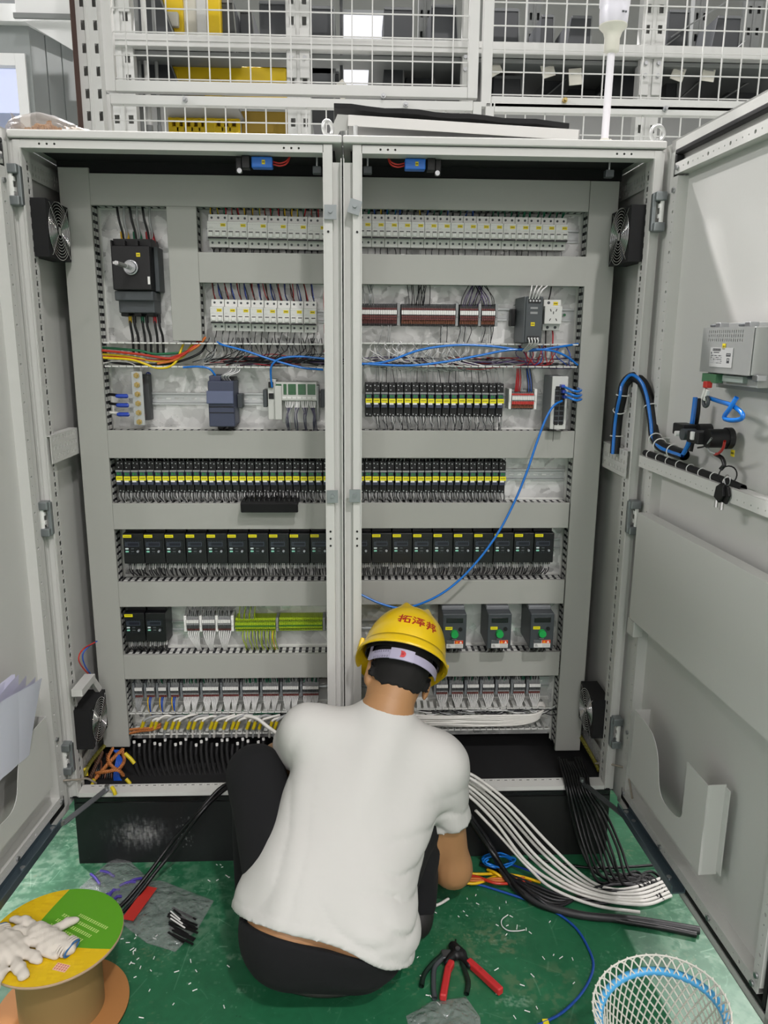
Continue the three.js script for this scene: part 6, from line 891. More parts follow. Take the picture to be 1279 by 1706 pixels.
// ---------- cabin with a window, at the far left ----------
{
  const zc = -1.9, c = A(47, 43, zc), h = c.y; let z2 = zc; for (let z = zc; z > -9; z -= 0.02) { if (A(128, 86, z).y > h) break; z2 = z; } const e = A(128, 86, z2);
  const t = thing('site_cabin', 'grey panel cabin with a bright window standing beside the racks', 'cabin', [c.x, 0, zc]);
  const wL = A(0, 90, zc).x - 0.6 - c.x, wx1 = A(45, 120, zc).x - c.x, wy1 = A(20, 90, zc).y, wy0 = wy1 - 1.5, fx0 = wx1 - 0.9;
  mb().plate(rectShape(wL - 1, 0, 0, h, [{ x: (fx0 + wx1) / 2, y: (wy0 + wy1) / 2, w: wx1 - fx0, h: wy1 - wy0 }]), 0.06, 0, 0, -0.06).build('front_panel', M.cabin, t);
  const fr = mb(); fr.span(wx1 - 0.045, wx1, wy0, wy1, -0.04, 0.012).span(fx0 + 0.0455, wx1 - 0.0455, wy1 - 0.05, wy1, -0.04, 0.012).span(fx0 + 0.0455, wx1 - 0.0455, wy0, wy0 + 0.05, -0.04, 0.012).span(fx0, fx0 + 0.045, wy0, wy1, -0.04, 0.012); fr.build('window_frame', M.frameWhite, t); mb().span(fx0, wx1, wy0, wy1, -0.03, -0.026).build('window_pane', M.paneGlow, t);
  for (const [k0, k1, y0, y1] of [[0.2, 0.8, 0.15, 0.4], [0.15, 0.9, 0.5, 0.62], [0.3, 0.85, 0.7, 0.9]]) mb().span(fx0 + (wx1 - fx0) * k0, fx0 + (wx1 - fx0) * k1, wy0 + 1.5 * y0, wy0 + 1.5 * y1, -0.4, -0.38).build('inner_shelf', M.frameWhite, t);
  const d = V(e.x - c.x, 0, e.z - zc), L = d.length(), ang = -Math.atan2(d.z, d.x); const dn = d.clone().normalize();
  const side = mb(), n = 3; for (let i = 0; i < n; i++) { const g = new THREE.BoxGeometry(L / n - 0.008, h, 0.05).toNonIndexed(); g.translate((i + 0.5) * L / n, h / 2, -0.03); g.applyMatrix4(new THREE.Matrix4().makeRotationY(ang)); const q = mb(); q.g.push(g); q.build('wall_panel', M.cabin, t); }
  const rf = mb(); const s2 = new THREE.Shape(); s2.moveTo(wL - 1, 0.05); s2.lineTo(0.06, 0.05); s2.lineTo(d.x + 0.06, d.z); s2.lineTo(wL - 1, d.z); s2.closePath(); rf.add(new THREE.ExtrudeGeometry(s2, { depth: 0.07, bevelEnabled: false }), 0, h + 0.07, 0, Math.PI / 2, 0, 0); rf.build('roof_edge', M.frameWhite, t);
  const st = thing('roof_panel', 'white sheet metal panel leaning over the cabin near the top corner', 'panel', A(75, 40, zc + 0.1)); const a = A(24, 2, zc + 0.1), b = A(130, 2, zc + 0.1), a2 = A(24, 27, zc + 0.1), b2 = A(130, 29, zc + 0.1); const o = st.position; mb().span(a.x - o.x, b.x + 0.1 - o.x, a2.y - o.y, a.y + 0.25 - o.y, -0.02, 0, 0.004).build('sheet', M.frameWhite, st); mb().bar(V(a2.x - o.x, a2.y - o.y, 0.006), V(b2.x + 0.1 - o.x, a2.y - o.y, 0.006), 0.016, 0.02).build('lower_lip', M.rackGrey, st);
  const tri = new THREE.Shape(), u0 = A(40, 36, zc + 0.06), u1 = A(128, 32, zc + 0.06), u2 = A(128, 88, zc + 0.06); tri.moveTo(u0.x - o.x, u0.y - o.y); tri.lineTo(u2.x - o.x, u2.y - o.y); tri.lineTo(u1.x - o.x, u1.y - o.y); tri.closePath(); mb().plate(tri, 0.01, 0, 0, -0.04).build('gusset', M.frameWhite, st);
}
// ---------- cable spool with gloves ----------
{
  const C = [-0.652, 0.505], R = 0.148, H = 0.205, t = thing('cable_spool', 'brown cardboard cable spool with a green and yellow printed top', 'cable spool', [C[0], 0, C[1]]);
  const print = canvasTex(1024, 1024, (g, w) => {   // top flange print, seen from above: +x right, +z down
    g.fillStyle = '#d9b40e'; g.fillRect(0, 0, w, w); const r = mulberry(21); for (let i = 0; i < 500; i++) { g.fillStyle = r() < 0.5 ? 'rgba(236,200,30,0.25)' : 'rgba(190,150,10,0.18)'; g.fillRect(r() * w, r() * w, 20 + 60 * r(), 6 + 30 * r()); }
    g.save(); g.translate(w / 2, w / 2); g.rotate(0.22); g.fillStyle = '#57991a'; g.beginPath(); g.moveTo(-190, 70); g.quadraticCurveTo(-215, -210, -150, -700); g.lineTo(700, -700); g.lineTo(700, 20); g.quadraticCurveTo(200, 130, -40, 90); g.quadraticCurveTo(-150, 90, -190, 70); g.fill();
    g.fillStyle = '#c9e08a'; g.rotate(0.3); for (let l = 0; l < 4; l++) { let x = -120 + (l === 0 ? 120 : 0); while (x < 300 - l * 20) { const q = 12 + 7 * r(); const y = -250 + l * 62; g.fillRect(x, y, q, 5); g.fillRect(x + 2, y + 11, q - 4, 5); g.fillRect(x, y + 22, q, 5); g.fillRect(x + q * 0.4, y, 5, 26); x += q + 7; } } g.restore();
    g.fillStyle = '#e6b8a0'; g.save(); g.translate(640, 800); g.rotate(0.3); g.fillRect(0, 0, 110, 70); g.fillStyle = '#b23a3a'; for (let y = 0; y < 3; y++) for (let x = 0; x < 5; x++) { g.fillRect(6 + x * 21, 6 + y * 21, 14, 4); g.fillRect(10 + x * 21, 6 + y * 21, 4, 15); } g.restore();
    g.strokeStyle = '#2c2a12'; g.lineWidth = 9; for (const [x, y] of [[210, 330], [420, 900], [180, 700]]) { g.beginPath(); g.moveTo(x, y); g.quadraticCurveTo(x + 30, y - 30, x + 46, y + 12); g.quadraticCurveTo(x + 10, y + 44, x + 60, y + 26); g.stroke(); }
  });
  const top = new THREE.CircleGeometry(R - 0.001, 72); top.rotateX(-Math.PI / 2); const tm = mb().add(top, 0, H + 0.0006, 0).build('printed_top', std('#ffffff', 0.42, 0, { map: print }), t, { uv: 1 });
  mb().lathe([[0.02, H - 0.007], [R - 0.001, H - 0.007], [R, H - 0.005], [R, H - 0.001], [R - 0.001, H], [0.02, H]], 0, 0, 0, 72).build('top_flange', M.boardEdge, t); mb().lathe([[0.02, 0], [R, 0], [R, 0.008], [0.02, 0.008]], 0, 0, 0, 72).build('bottom_flange', M.cardboard, t); mb().lathe([[0.093, 0.008], [0.093, H - 0.007]], 0, 0, 0, 64).build('drum', M.kraft, t);
  // gloves on it
  const gy = H + 0.0105;
  function glove(label, pos, turn, fingers, palm, cuff, scaleY) {
    const L = [], g = thing('work_glove', label, 'glove', pos, turn, undefined);
    for (const f of fingers) for (let i = 0; i < f.length - 1; i++) L.push([f[i].slice(0, 3), f[i + 1].slice(0, 3), f[i][3], f[i + 1][3]]);
    for (const p of palm) L.push(p);
    const F = caps(L, 0.009), fn = (x, y, z) => Math.max(F(x, y * 1.3, z) + 0.0009 * Math.sin(x * 90 + z * 70) * Math.sin(z * 110 - x * 40) + 0.0012 * Math.sin(x * 260) * Math.sin(z * 240), -0.009 - y);
    const m = mb(); m.add(fieldGeom(fn, [-0.13, -0.014, -0.09], [0.13, 0.045, 0.12], 0.0026)); m.build('knit', M.knit, g);
    const [c0, c1] = cuff; mb().add(new THREE.TorusGeometry(0.021, 0.0026, 8, 28), 0, 0, 0).build('cuff_edge', M.cuffBlue, g); const e = g.children[1]; e.position.set(...c0); e.scale.set(1, 0.42, 1); e.rotation.set(0.25, c1, 0);
    const r = mb(); r.add(new THREE.TorusGeometry(0.024, 0.003, 6, 28)).add(new THREE.TorusGeometry(0.0245, 0.003, 6, 28), 0, 0, -0.007).add(new THREE.TorusGeometry(0.0245, 0.003, 6, 28), 0, 0, -0.014); r.build('cuff_rib', M.knit, g); const q = g.children[2]; q.position.set(c0[0] - 0.006 * Math.sin(c1), c0[1], c0[2] - 0.006 * Math.cos(c1)); q.scale.set(1, 0.42, 1); q.rotation.set(0.1, c1, 0); return g;
  }
  const gp = FL(85, 1560, gy), gq = FL(22, 1590, gy);
  glove('white knitted glove with a blue cuff edge lying uppermost on the spool', [gp.x - 0.015, gy, gp.z], -0.42, [[[-0.035, 0.004, -0.012, 0.011], [-0.075, 0.004, -0.018, 0.0105], [-0.105, 0, -0.014, 0.0095]], [[-0.03, 0.003, 0.004, 0.011], [-0.07, 0, 0.008, 0.0105], [-0.09, -0.003, 0.02, 0.009]], [[-0.02, 0.0, 0.02, 0.011], [-0.05, -0.004, 0.036, 0.01]], [[0.01, 0.002, -0.026, 0.0115], [0.02, 0.004, -0.052, 0.0105], [0.03, 0.003, -0.064, 0.009]]], [[[-0.02, 0.004, -0.006], [0.045, 0.003, 0.0], 0.022, 0.02], [[-0.015, 0.002, 0.014], [0.04, 0.001, 0.014], 0.018, 0.016], [[0.04, 0.002, 0.004], [0.075, 0.003, 0.006], 0.02, 0.018], [[0.02, -0.004, 0.03], [0.06, -0.004, 0.03], 0.012, 0.011]], [[0.086, 0.004, 0.007], 1.5]);
  glove('white knitted glove with spread fingers hanging over the spool edge', [gq.x - 0.02, gy - 0.001, gq.z - 0.012], 0.2, [[[0.02, 0.002, 0.03, 0.0125], [0.036, 0.002, 0.056, 0.0125], [0.05, -0.001, 0.078, 0.0125]], [[0.002, 0.002, 0.034, 0.0125], [0.002, 0.001, 0.06, 0.0115], [-0.002, -0.004, 0.094, 0.0105]], [[-0.02, 0, 0.03, 0.012], [-0.03, 0, 0.055, 0.011], [-0.038, -0.003, 0.07, 0.01]], [[0.035, 0.0, 0.01, 0.0125], [0.062, -0.001, 0.03, 0.012], [0.07, -0.003, 0.04, 0.011]], [[0.035, 0.004, -0.016, 0.013], [0.055, 0.005, -0.01, 0.0125]]], [[[0.0, 0.004, 0.012], [-0.01, 0.004, -0.035], 0.026, 0.022], [[0.02, 0.003, 0.008], [0.01, 0.003, -0.03], 0.02, 0.018], [[-0.01, 0.003, -0.035], [-0.03, 0.002, -0.06], 0.02, 0.018]], [[-0.034, 0.004, -0.07], -2.7]);
}
// ---------- plastic bags on the floor ----------
function flatBag(label, px, hgt, seed, extra) {      // outline from floor points, pillow shaped film
  const P = px.map(p => FL(p[0], p[1], 0.004)), c = P.reduce((a, b) => a.add(b), V(0, 0, 0)).multiplyScalar(1 / P.length).setY(0), t = thing('plastic_bag', label, 'bag', c), n = 26, g = new THREE.BufferGeometry(), pos = [], idx = [], N = P.length;
  const S = [...Array(N * 8)].map((_, i) => { const a = Math.floor(i / 8), u = i % 8 / 8; return P[a].clone().lerp(P[(a + 1) % N], u).sub(c); }), nn = fbm(seed, 4, 4), E = S.length;
  for (const s of [1, -1]) { const o = pos.length / 3; for (let r = 0; r <= 12; r++) for (let i = 0; i < E; i++) { const k = r / 12, q = S[i], x = q.x * k, z = q.z * k, f = 1 - k * k, w = nn(0.5 + x * 2.2, 0.5 + z * 2.2), rid = Math.abs(nn(0.5 + x * 5, 0.5 + z * 5) - 0.5); const r2 = Math.abs(nn(0.5 + x * 9 + z * 3, 0.5 + z * 2) - 0.5); pos.push(x, s > 0 ? Math.max(0.002, 0.003 + hgt * f * (0.3 + 0.9 * w) + hgt * (0.9 * (0.2 - rid) + 0.6 * (0.15 - r2)) * (0.25 + f)) : 0.0012, z); }
    for (let r = 0; r < 12; r++) for (let i = 0; i < E; i++) { const a = o + r * E + i, b = o + r * E + (i + 1) % E, d = a + E, e = b + E; s > 0 ? idx.push(a, b, d, b, e, d) : idx.push(a, d, b, b, d, e); } }
  g.setAttribute('position', new THREE.Float32BufferAttribute(pos, 3)); g.setIndex(idx); g.computeVertexNormals(); g.setAttribute('uv', new THREE.Float32BufferAttribute(new Float32Array(pos.length / 3 * 2), 2));
  mb().add(g).build('film', M.bagFilm, t); if (extra) extra(t, c); return t;
}
flatBag('clear plastic bag with violet contents lying against the black plinth', [[200, 1418], [246, 1462], [212, 1508], [140, 1492], [132, 1478]], 0.02, 101, (t, c) => { const b = mb(); for (let i = 0; i < 9; i++) { const a = FL(180 + rr(-14, 34), 1482 + rr(-22, 14), 0.012).sub(c), d = V(rr(-0.03, 0.03), 0, rr(-0.03, 0.03)); b.tube([a, a.clone().add(d).setY(0.016), a.clone().add(d.clone().multiplyScalar(2)).setY(0.01)], 0.004, 6, 6); } b.build('violet_strip', M.violet, t, { kind: 'stuff' }); });
const ties = [];
flatBag('clear plastic bag with a red band and black cable ties on the green floor', [[236, 1468], [268, 1466], [356, 1500], [330, 1545], [292, 1585], [244, 1570], [200, 1536], [212, 1500]], 0.022, 131, (t, c) => {
  const a = FL(252, 1474, 0.03).sub(c), b = FL(212, 1528, 0.03).sub(c), n = 8, W = V(0.016, 0, 0.016); for (let i = 0; i < 1; i++) mb().bar(a.clone().setY(0.022), b.clone().setY(0.022), 0.034, 0.002).build('red_band', M.red, t); });
{ const t0 = FL(285, 1520, 0.02), ti = thing('cable_tie_bundle', 'bundle of black cable ties poking out of the bag mouth', 'cable ties', t0); for (let i = 0; i < 14; i++) { const x = FL(282 + rr(-4, 8), 1512 + i * 3.4, 0.012 + rr(0, 0.014)).sub(t0), e = FL(322 + rr(-10, 12) - Math.abs(i - 5) * 1.5, 1532 + i * 3.2, 0.01).sub(t0); mb().bar(x, e, 0.0055, 0.0016).build('tie', M.black, ti); } for (let i = 0; i < 3; i++) { const x = FL(284, 1518 + i * 6, 0.036).sub(t0), e = FL(300 + i * 4, 1532 + i * 7, 0.034).sub(t0); mb().bar(x, e, 0.003, 0.002).build('pale_tie', M.white, ti); } }
flatBag('clear crumpled plastic bag on the floor at the lower frame edge', [[676, 1692], [718, 1668], [776, 1660], [800, 1694], [802, 1745], [690, 1745]], 0.02, 171);
// ---------- pliers ----------
{
  const y = 0.014, o = FL(760, 1586, 0), t = thing('crimping_pliers', 'crimping pliers with two red handles lying open on the green floor', 'pliers', o), Q = (x, yy, h = y) => FL(x, yy, h).sub(o);
  const hd = mb(); hd.add(fieldGeom(caps([[Q(755, 1577).toArray(), Q(768, 1590).toArray(), 0.013, 0.014], [Q(757, 1590).toArray(), Q(745, 1603).toArray(), 0.012, 0.01], [Q(768, 1592).toArray(), Q(782, 1608).toArray(), 0.011, 0.008]], 0.008), [-0.07, 0.0, -0.06], [0.08, 0.035, 0.07], 0.003)); hd.build('head', M.black, t);
  mb().cyl(0.006, 0.032, Q(762, 1588).x, 0.014, Q(762, 1588).z, 'y', 16).build('pivot', M.darkSteel, t); mb().bar(Q(757, 1580), Q(759, 1566), 0.004, 0.006).build('jaw_spike', M.black, t);
  const handle = (pts) => { const b = mb(); for (let i = 0; i < pts.length - 1; i++) b.add(new RoundedBoxGeometry(0.017, 0.02, pts[i].distanceTo(pts[i + 1]) + 0.012, 2, 0.005)); b.g.forEach((g, i) => { const d = pts[i + 1].clone().sub(pts[i]); g.applyMatrix4(new THREE.Matrix4().makeRotationY(Math.atan2(d.x, d.z))); const c = pts[i].clone().add(pts[i + 1]).multiplyScalar(0.5); g.translate(c.x, c.y, c.z); }); b.build('handle', M.redGrip, t); };
  handle([Q(739, 1602), Q(751, 1606), Q(746, 1616)].slice(1).concat([Q(738, 1660)])); handle([Q(782, 1604), Q(800, 1620), Q(832, 1650)]);
  const o2 = FL(722, 1610, 0), t2 = thing('side_cutters', 'dark pliers with slim black handles lying under the red handled ones', 'pliers', o2), Q2 = (x, yy, h = 0.008) => FL(x, yy, h).sub(o2), hb = pts => mb().tube(pts, 0.0062, 20, 8);
  hb([Q2(735, 1592), Q2(718, 1608), Q2(706, 1625), Q2(702, 1643)]).build('handle', M.greenBlack, t2); hb([Q2(738, 1596), Q2(724, 1612), Q2(722, 1640), Q2(724, 1664)]).build('handle', M.greyDark, t2); hb([Q2(766, 1594), Q2(776, 1622), Q2(780, 1638), Q2(777, 1656)]).build('handle', M.greenBlack, t2); mb().rbox(0.03, 0.014, 0.03, 0.004, Q2(745, 1592).x, 0.008, Q2(745, 1592).z).build('jaw', M.darkSteel, t2);
}
// ---------- lattice basket with a blue ring ----------
{
  const c = FL(1104, 1745, 0.19), t = thing('lattice_basket', 'white lattice waste basket with a blue rim ring at the lower frame corner', 'basket', [c.x, 0.0, c.z]), H = 0.24, R1 = 0.113, R0 = 0.085; t.rotation.z = 0.2; t.position.x += 0.04; t.position.y = 0.019;
  const rad = y => R0 + (R1 - R0) * Math.pow(y / H, 0.8) + (y > H ? (y - H) * 0.35 : 0), N = 40, top = H + 0.028, sk = mb();
  const at = (a, y) => { const r = rad(y); return V(Math.cos(a) * r, y, Math.sin(a) * r); };
  for (let i = 0; i < N; i++) for (const d of [1, -1]) { const pts = []; for (let k = 0; k <= 9; k++) { const u = k / 9; pts.push(at(i / N * Math.PI * 2 + d * u * 1.35, 0.004 + u * (top - 0.004))); } pts.push(at(i / N * Math.PI * 2 + d * 1.42, top + 0.004)); sk.tube(pts, 0.0018, 18, 5); }
  sk.build('lattice', M.basketWhite, t); const L = []; for (let i = 0; i < N; i++) { const a = (i + 0.25) / N * Math.PI * 2; }
  mb().add(new THREE.TorusGeometry(R1 + 0.006, 0.0085, 10, 72), 0, H - 0.004, 0, Math.PI / 2, 0, 0).build('rim_ring', M.basketBlue, t); mb().lathe([[0, 0.002], [R0 - 0.004, 0.002], [R0 + 0.002, 0.012], [R0, 0.014], [0, 0.006]], 0, 0, 0, 40).build('base', M.basketWhite, t); mb().add(new THREE.TorusGeometry(rad(top), 0.002, 6, 72), 0, top + 0.002, 0, Math.PI / 2, 0, 0).build('top_edge', M.basketWhite, t);
}
// ---------- cables on the floor ----------
const F = (x, y, h = 0.008) => FL(x, y, h);
for (let i = 0; i < 6; i++) { const k = i - 2.5, j = [0, 3, 1, 5, 2, 4][i];
  cable(`white cable sweeping from the worker towards the open door, ${['uppermost', 'second', 'third', 'fourth', 'fifth', 'lowest'][i]} of six`, [A(740 + i, 1280 + i * 5, -0.02), A(780 - k * 1.5, 1306 + k * 6.5, 0.02 + j * 0.007), A(835 - k * 5, 1352 + k * 6, 0.035 + 0.008 * j), A(896 - k * 8, 1420 + k * 5 + (i % 2) * 3, 0.06 + 0.008 * j), F(950 - k * 8, 1466 + k * 3, 0.016 + 0.012 * (j % 3)), F(1004 - k * 4, 1488 + k * 3 + (i % 2) * 2, 0.008 + 0.01 * (j % 3)), F(1062 + i * 2, 1492 + k * 6, 0.008 + 0.006 * (j % 2)), F(1128 - i * 2, 1472 + k * 8, 0.008)], 0.0047, M.whiteCable, { name: 'control_cable', seg: 70, group: 'white cables sweeping to the door' }); }
cable('single white cable dropping lower than the other white ones', [A(792, 1350, 0.05), A(830, 1390, 0.06), F(880, 1445, 0.04), F(920, 1480, 0.02), F(990, 1508, 0.012), F(1066, 1520, 0.01)], 0.0045, M.whiteCable, { name: 'control_cable', seg: 60 });
for (let i = 0; i < 10; i++) { const x0 = 944 + i * 4.4, j = (i * 7) % 10;
  cable(`black cable hanging out of the cabinet corner by the right hand door, ${ordinal(i)} of ten`, [A(930 + i * 4, 1262 + (j % 3) * 4, -0.12), A(x0 - 6, 1290, -0.05), A(x0, 1315, 0.012), A(x0 + 8 + i * 2.2, 1360, 0.02 + 0.003 * j), F(x0 + 22 + i * 3.2, 1410 + (i % 4) * 3, 0.06 + 0.005 * j), F(990 + i * 7, 1452 + j * 2.4, 0.012), F(1040 + i * 5, 1472 - (i % 5) * 5, 0.01), F(1084 + i * 3, 1462 + j * 4.2, 0.008)], 0.0042, M.blackCable, { name: 'power_cable', seg: 60, group: 'black cables at the cabinet corner' }); }
cable('thick black sheath lying along the floor below the white cables', [A(770, 1345, 0.06), F(810, 1400, 0.07), F(850, 1470, 0.02), F(900, 1505, 0.014), F(970, 1525, 0.012), F(1060, 1533, 0.012), F(1165, 1550, 0.012)], 0.0105, M.blackSheath, { name: 'power_cable', seg: 70 });
cable('second black sheath running beside the thick one on the floor', [A(775, 1355, 0.05), F(820, 1420, 0.06), F(870, 1490, 0.016), F(930, 1518, 0.01), F(1010, 1530, 0.01), F(1100, 1545, 0.01), F(1160, 1557, 0.01)], 0.008, M.blackCable, { name: 'power_cable', seg: 70 });
for (let i = 0; i < 5; i++) cable(`dark cable in the tangle on the floor under the white sweep, ${ordinal(i)} of five`, [F(800 + i * 14, 1440 + i * 6), F(860 + i * 8, 1462 + i * 8, 0.012 + 0.004 * i), F(930, 1490 + i * 5, 0.01), F(1000, 1505 - i * 7, 0.01 + 0.004 * (i % 2)), F(1075, 1490 - i * 4 + (i % 2) * 12)], 0.0045, i % 2 ? M.blackCable : M.darkWire, { name: 'power_cable', seg: 50, group: 'tangle under the white sweep' });
cable('black curved cable lying on the floor behind the white sweep', [F(880, 1430), F(940, 1440), F(990, 1446), F(1050, 1444), F(1100, 1440)], 0.004, M.blackCable, { name: 'power_cable' });
[['yellow', M.yellowWire, 0], ['orange', M.orange, 1], ['red', M.redThick, 2], ['yellow', M.yellowWire, 3], ['orange', M.orange, 4]].forEach(([n, m, i]) => cable(`${n} wire lying on the floor right of the elbow, ${['rearmost', 'second', 'middle', 'fourth', 'nearest'][i]} of the bright wires`, [F(700, 1448 + i * 4), F(745, 1450 + i * 4 + (i % 2) * 3, 0.009 + 0.006 * (i % 2)), F(790, 1456 + ((i * 3) % 5) * 4, 0.016), F(830, 1456 + ((i * 2) % 5) * 4, 0.008 + 0.006 * (i % 3)), F(866 + (i % 3) * 8, 1460 + ((i * 4) % 5) * 3), F(900 - i * 12, 1470 + (i % 3) * 4)], 0.0042, m, { name: 'loose_wire', cat: 'wire' }));
cable('short yellow wire end sticking up from the bright wires', [F(812, 1449, 0.01), F(824, 1454, 0.02), F(836, 1462, 0.014)], 0.0045, M.yellowWire, { name: 'loose_wire', cat: 'wire' }); cable('yellow wire end lying under the white sweep', [F(952, 1475, 0.01), F(965, 1478, 0.012), F(982, 1479, 0.01)], 0.004, M.yellowWire, { name: 'loose_wire', cat: 'wire' });
{ const pts = []; for (let i = 0; i <= 46; i++) { const a = i * 0.62, w = i / 46; pts.push(F(826 + Math.cos(a) * (22 + 5 * Math.sin(i * 1.3)) + w * 8, 1434 + Math.sin(a) * (10 + 3 * Math.cos(i * 0.9)), 0.008 + 0.028 * w + 0.004 * Math.sin(i * 2.1))); } cable('tangled coil of blue wire on the floor at the plinth', pts, 0.0026, M.blueCable, { name: 'wire_coil', cat: 'wire', seg: 300 }); }
cable('dark blue wire winding through the floor tangle', [F(850, 1440), F(880, 1450, 0.02), F(905, 1460, 0.014), F(925, 1472, 0.02), F(942, 1478)], 0.003, M.blueDark, { name: 'loose_wire', cat: 'wire' });
const fc = cable('long blue network cable curving over the open floor to the lower edge', [F(735, 1462, 0.005), F(790, 1472, 0.005), F(850, 1490, 0.005), F(910, 1512, 0.005), F(955, 1542, 0.005), F(980, 1580, 0.005), F(988, 1612, 0.005), F(972, 1650, 0.005), F(940, 1684, 0.005), F(905, 1704, 0.005), F(860, 1722, 0.005)], 0.0034, M.blueFloor, { name: 'network_cable', seg: 110 });
{ const p = F(908, 1700, 0.006), t = thing('cable_flag', 'small yellow flag label on the blue floor cable', 'label', p); mb().rbox(0.014, 0.004, 0.026, 0.001, 0, 0, 0.01).build('flag', M.yellowTag, t); }
for (let i = 0; i < 3; i += 2) cable(`black cable running from the plinth top down between the two floor bags, ${['left', 'middle', 'right'][i]} one`, [A(392 - i, 1300 + i * 3, -0.03), A(366, 1314 + i * 4, 0.012), A(330 - i * 1 + 3, 1350 + i * 4, 0.05 + 0.01 * i), F(285 + i * 4, 1405 + i * 3, 0.11), F(250 + i * 5, 1452, 0.055), F(215 + i * 6, 1495, 0.02), F(190 + i * 7, 1520, 0.008)], i === 1 ? 0.004 : 0.0055, M.blackCable, { name: 'power_cable', seg: 50 });
cable('white cut cable piece curving on the floor beside the worker', [F(702, 1512), F(716, 1511), F(732, 1506), F(747, 1497)], 0.004, M.whiteCable, { name: 'cable_piece' }); cable('thin pale wire bent like a hook on the open floor', [F(846, 1524), F(836, 1532), F(836, 1542), F(846, 1550), F(862, 1551), F(874, 1549)], 0.0014, M.whiteWire, { name: 'wire_piece', cat: 'wire' });
{ const r = mulberry(77), pr = mb().cyl(0.0013, 0.009, 0, 0, 0, 'x', 6).geom(), Z = [[200, 262, 1555, 1625, 15], [345, 400, 1440, 1500, 7], [700, 800, 1480, 1530, 9], [820, 930, 1500, 1560, 10], [690, 760, 1570, 1690, 7], [200, 420, 1590, 1700, 12], [880, 960, 1580, 1640, 6], [800, 900, 1600, 1700, 6]]; let k = 0;
  for (const [x0, x1, y0, y1, n] of Z) for (let i = 0; i < n; i++) { const p = F(x0 + (x1 - x0) * r(), y0 + (y1 - y0) * r(), 0.0026), m = new THREE.Mesh(pr, M.white); m.name = numbered('cable_clipping'); m.position.copy(p); m.rotation.y = r() * 3; m.scale.set(0.4 + 1.3 * r() * r() + 0.2, 1, 1); m.castShadow = m.receiveShadow = true; scene.add(m); tag(m, 'tiny white cable clipping lying on the green floor', 'clipping', 'cable clippings'); k++; } }
// ---------- cables in the cabinet bottom ----------
for (let i = 0; i < 26; i++) { const x = 222 + i * 8.6, tip = 1240 + 5 * Math.sin(i * 1.7); if (x > 446) break;
  const c = cable(`black cable with white end standing in the cabinet bottom, ${ordinal(i)} from the copper braids`, [A(x + 2, tip - 4, -0.21), A(x + 1, tip + 14, -0.19), A(x + 4, 1275, -0.15), A(x + 16 - i * 0.3, 1300, -0.10), A(x + 26 - i * 0.6, 1330, -0.16).setY(0.232)], 0.0052, M.standCable, { name: 'standing_cable', group: 'black cables standing in the bottom' }); if (i % 4 !== 3) mb().cyl(0.0045, 0.007, 0, 0.002, 0.004, 'y', 10).build('white_end', M.white, c); }
for (let i = 0; i < 27; i++) { const x = 236 + i * 12.4 + 3 * Math.sin(i * 2.3); if (x > 500) break;
  const g = cable(`grey cable with yellow sleeve bending into the bottom duct, ${ordinal(i)} from the left`, [A(x + 34, 1192 + 3 * Math.sin(i), -0.2), A(x + 18, 1194 + 2 * Math.sin(i * 2), -0.19), A(x + 5, 1200, -0.185), A(x, 1212, -0.188), A(x - 1, 1228, -0.2)], 0.004, i % 3 ? M.whiteCable : M.greyWire, { name: 'sleeved_cable', group: 'cables with yellow sleeves' }); const a = A(x + 4, 1201, -0.185).sub(g.position), b = A(x - 0.5, 1214, -0.188).sub(g.position); mb().tube([a, a.clone().lerp(b, 0.5), b], 0.0056, 6, 8).build('yellow_sleeve', M.sleeveYellow, g); }
cable('white sheathed cable leaving the bottom duct behind the worker', [A(395, 1192, -0.2), A(425, 1196, -0.18), A(450, 1214, -0.165), A(480, 1234, -0.15), A(510, 1250, -0.12)], 0.006, M.whiteCable, { name: 'control_cable' });
for (let i = 0; i < 9; i++) cable(`white cable in the bundle along the bottom duct under the drives, ${ordinal(i)} of nine`, [A(690, 1192 + i * 2.3, -0.2), A(740, 1194 + i * 1.8 + Math.sin(i * 3) * 2, -0.188 + 0.002 * (i % 3)), A(800, 1193 + i * 2 + Math.sin(i * 2) * 2, -0.186), A(860, 1192 + i * 1.9, -0.188), A(892, 1190 + i * 1.2, -0.19), A(907 - i, 1180 + i, -0.2), A(903 - i * 2, 1170, -0.22)], 0.0042, M.whiteCable, { name: 'control_cable', seg: 50, group: 'white bundle in the bottom duct' });
{ const W = new Wires(); for (let i = 0; i < 46; i++) { const x = rr(-0.6, -0.1), l = rr(0.08, 0.22); W.w([M.darkWire, M.greyWire, M.darkWire, M.greenWire, M.whiteWire][i % 5], [[x, 0.38 + rr(-0.006, 0.006), -0.22], [x + l * 0.5, 0.372 + rr(-0.01, 0.01), -0.2], [x + l, 0.375 + rr(-0.01, 0.01), -0.225]], 0.0016, 8); } for (let i = 0; i < 40; i++) { const x = rr(0.2, 0.6), l = rr(0.05, 0.16); W.w([M.darkWire, M.greyWire, M.darkWire, M.whiteWire][i % 4], [[x, 0.385 + rr(-0.006, 0.006), -0.21], [x + l * 0.5, 0.378 + rr(-0.012, 0.01), -0.192], [x + l, 0.38 + rr(-0.01, 0.01), -0.215]], 0.0016, 8); } W.done(matName, 'lying in the bottom ducts'); }
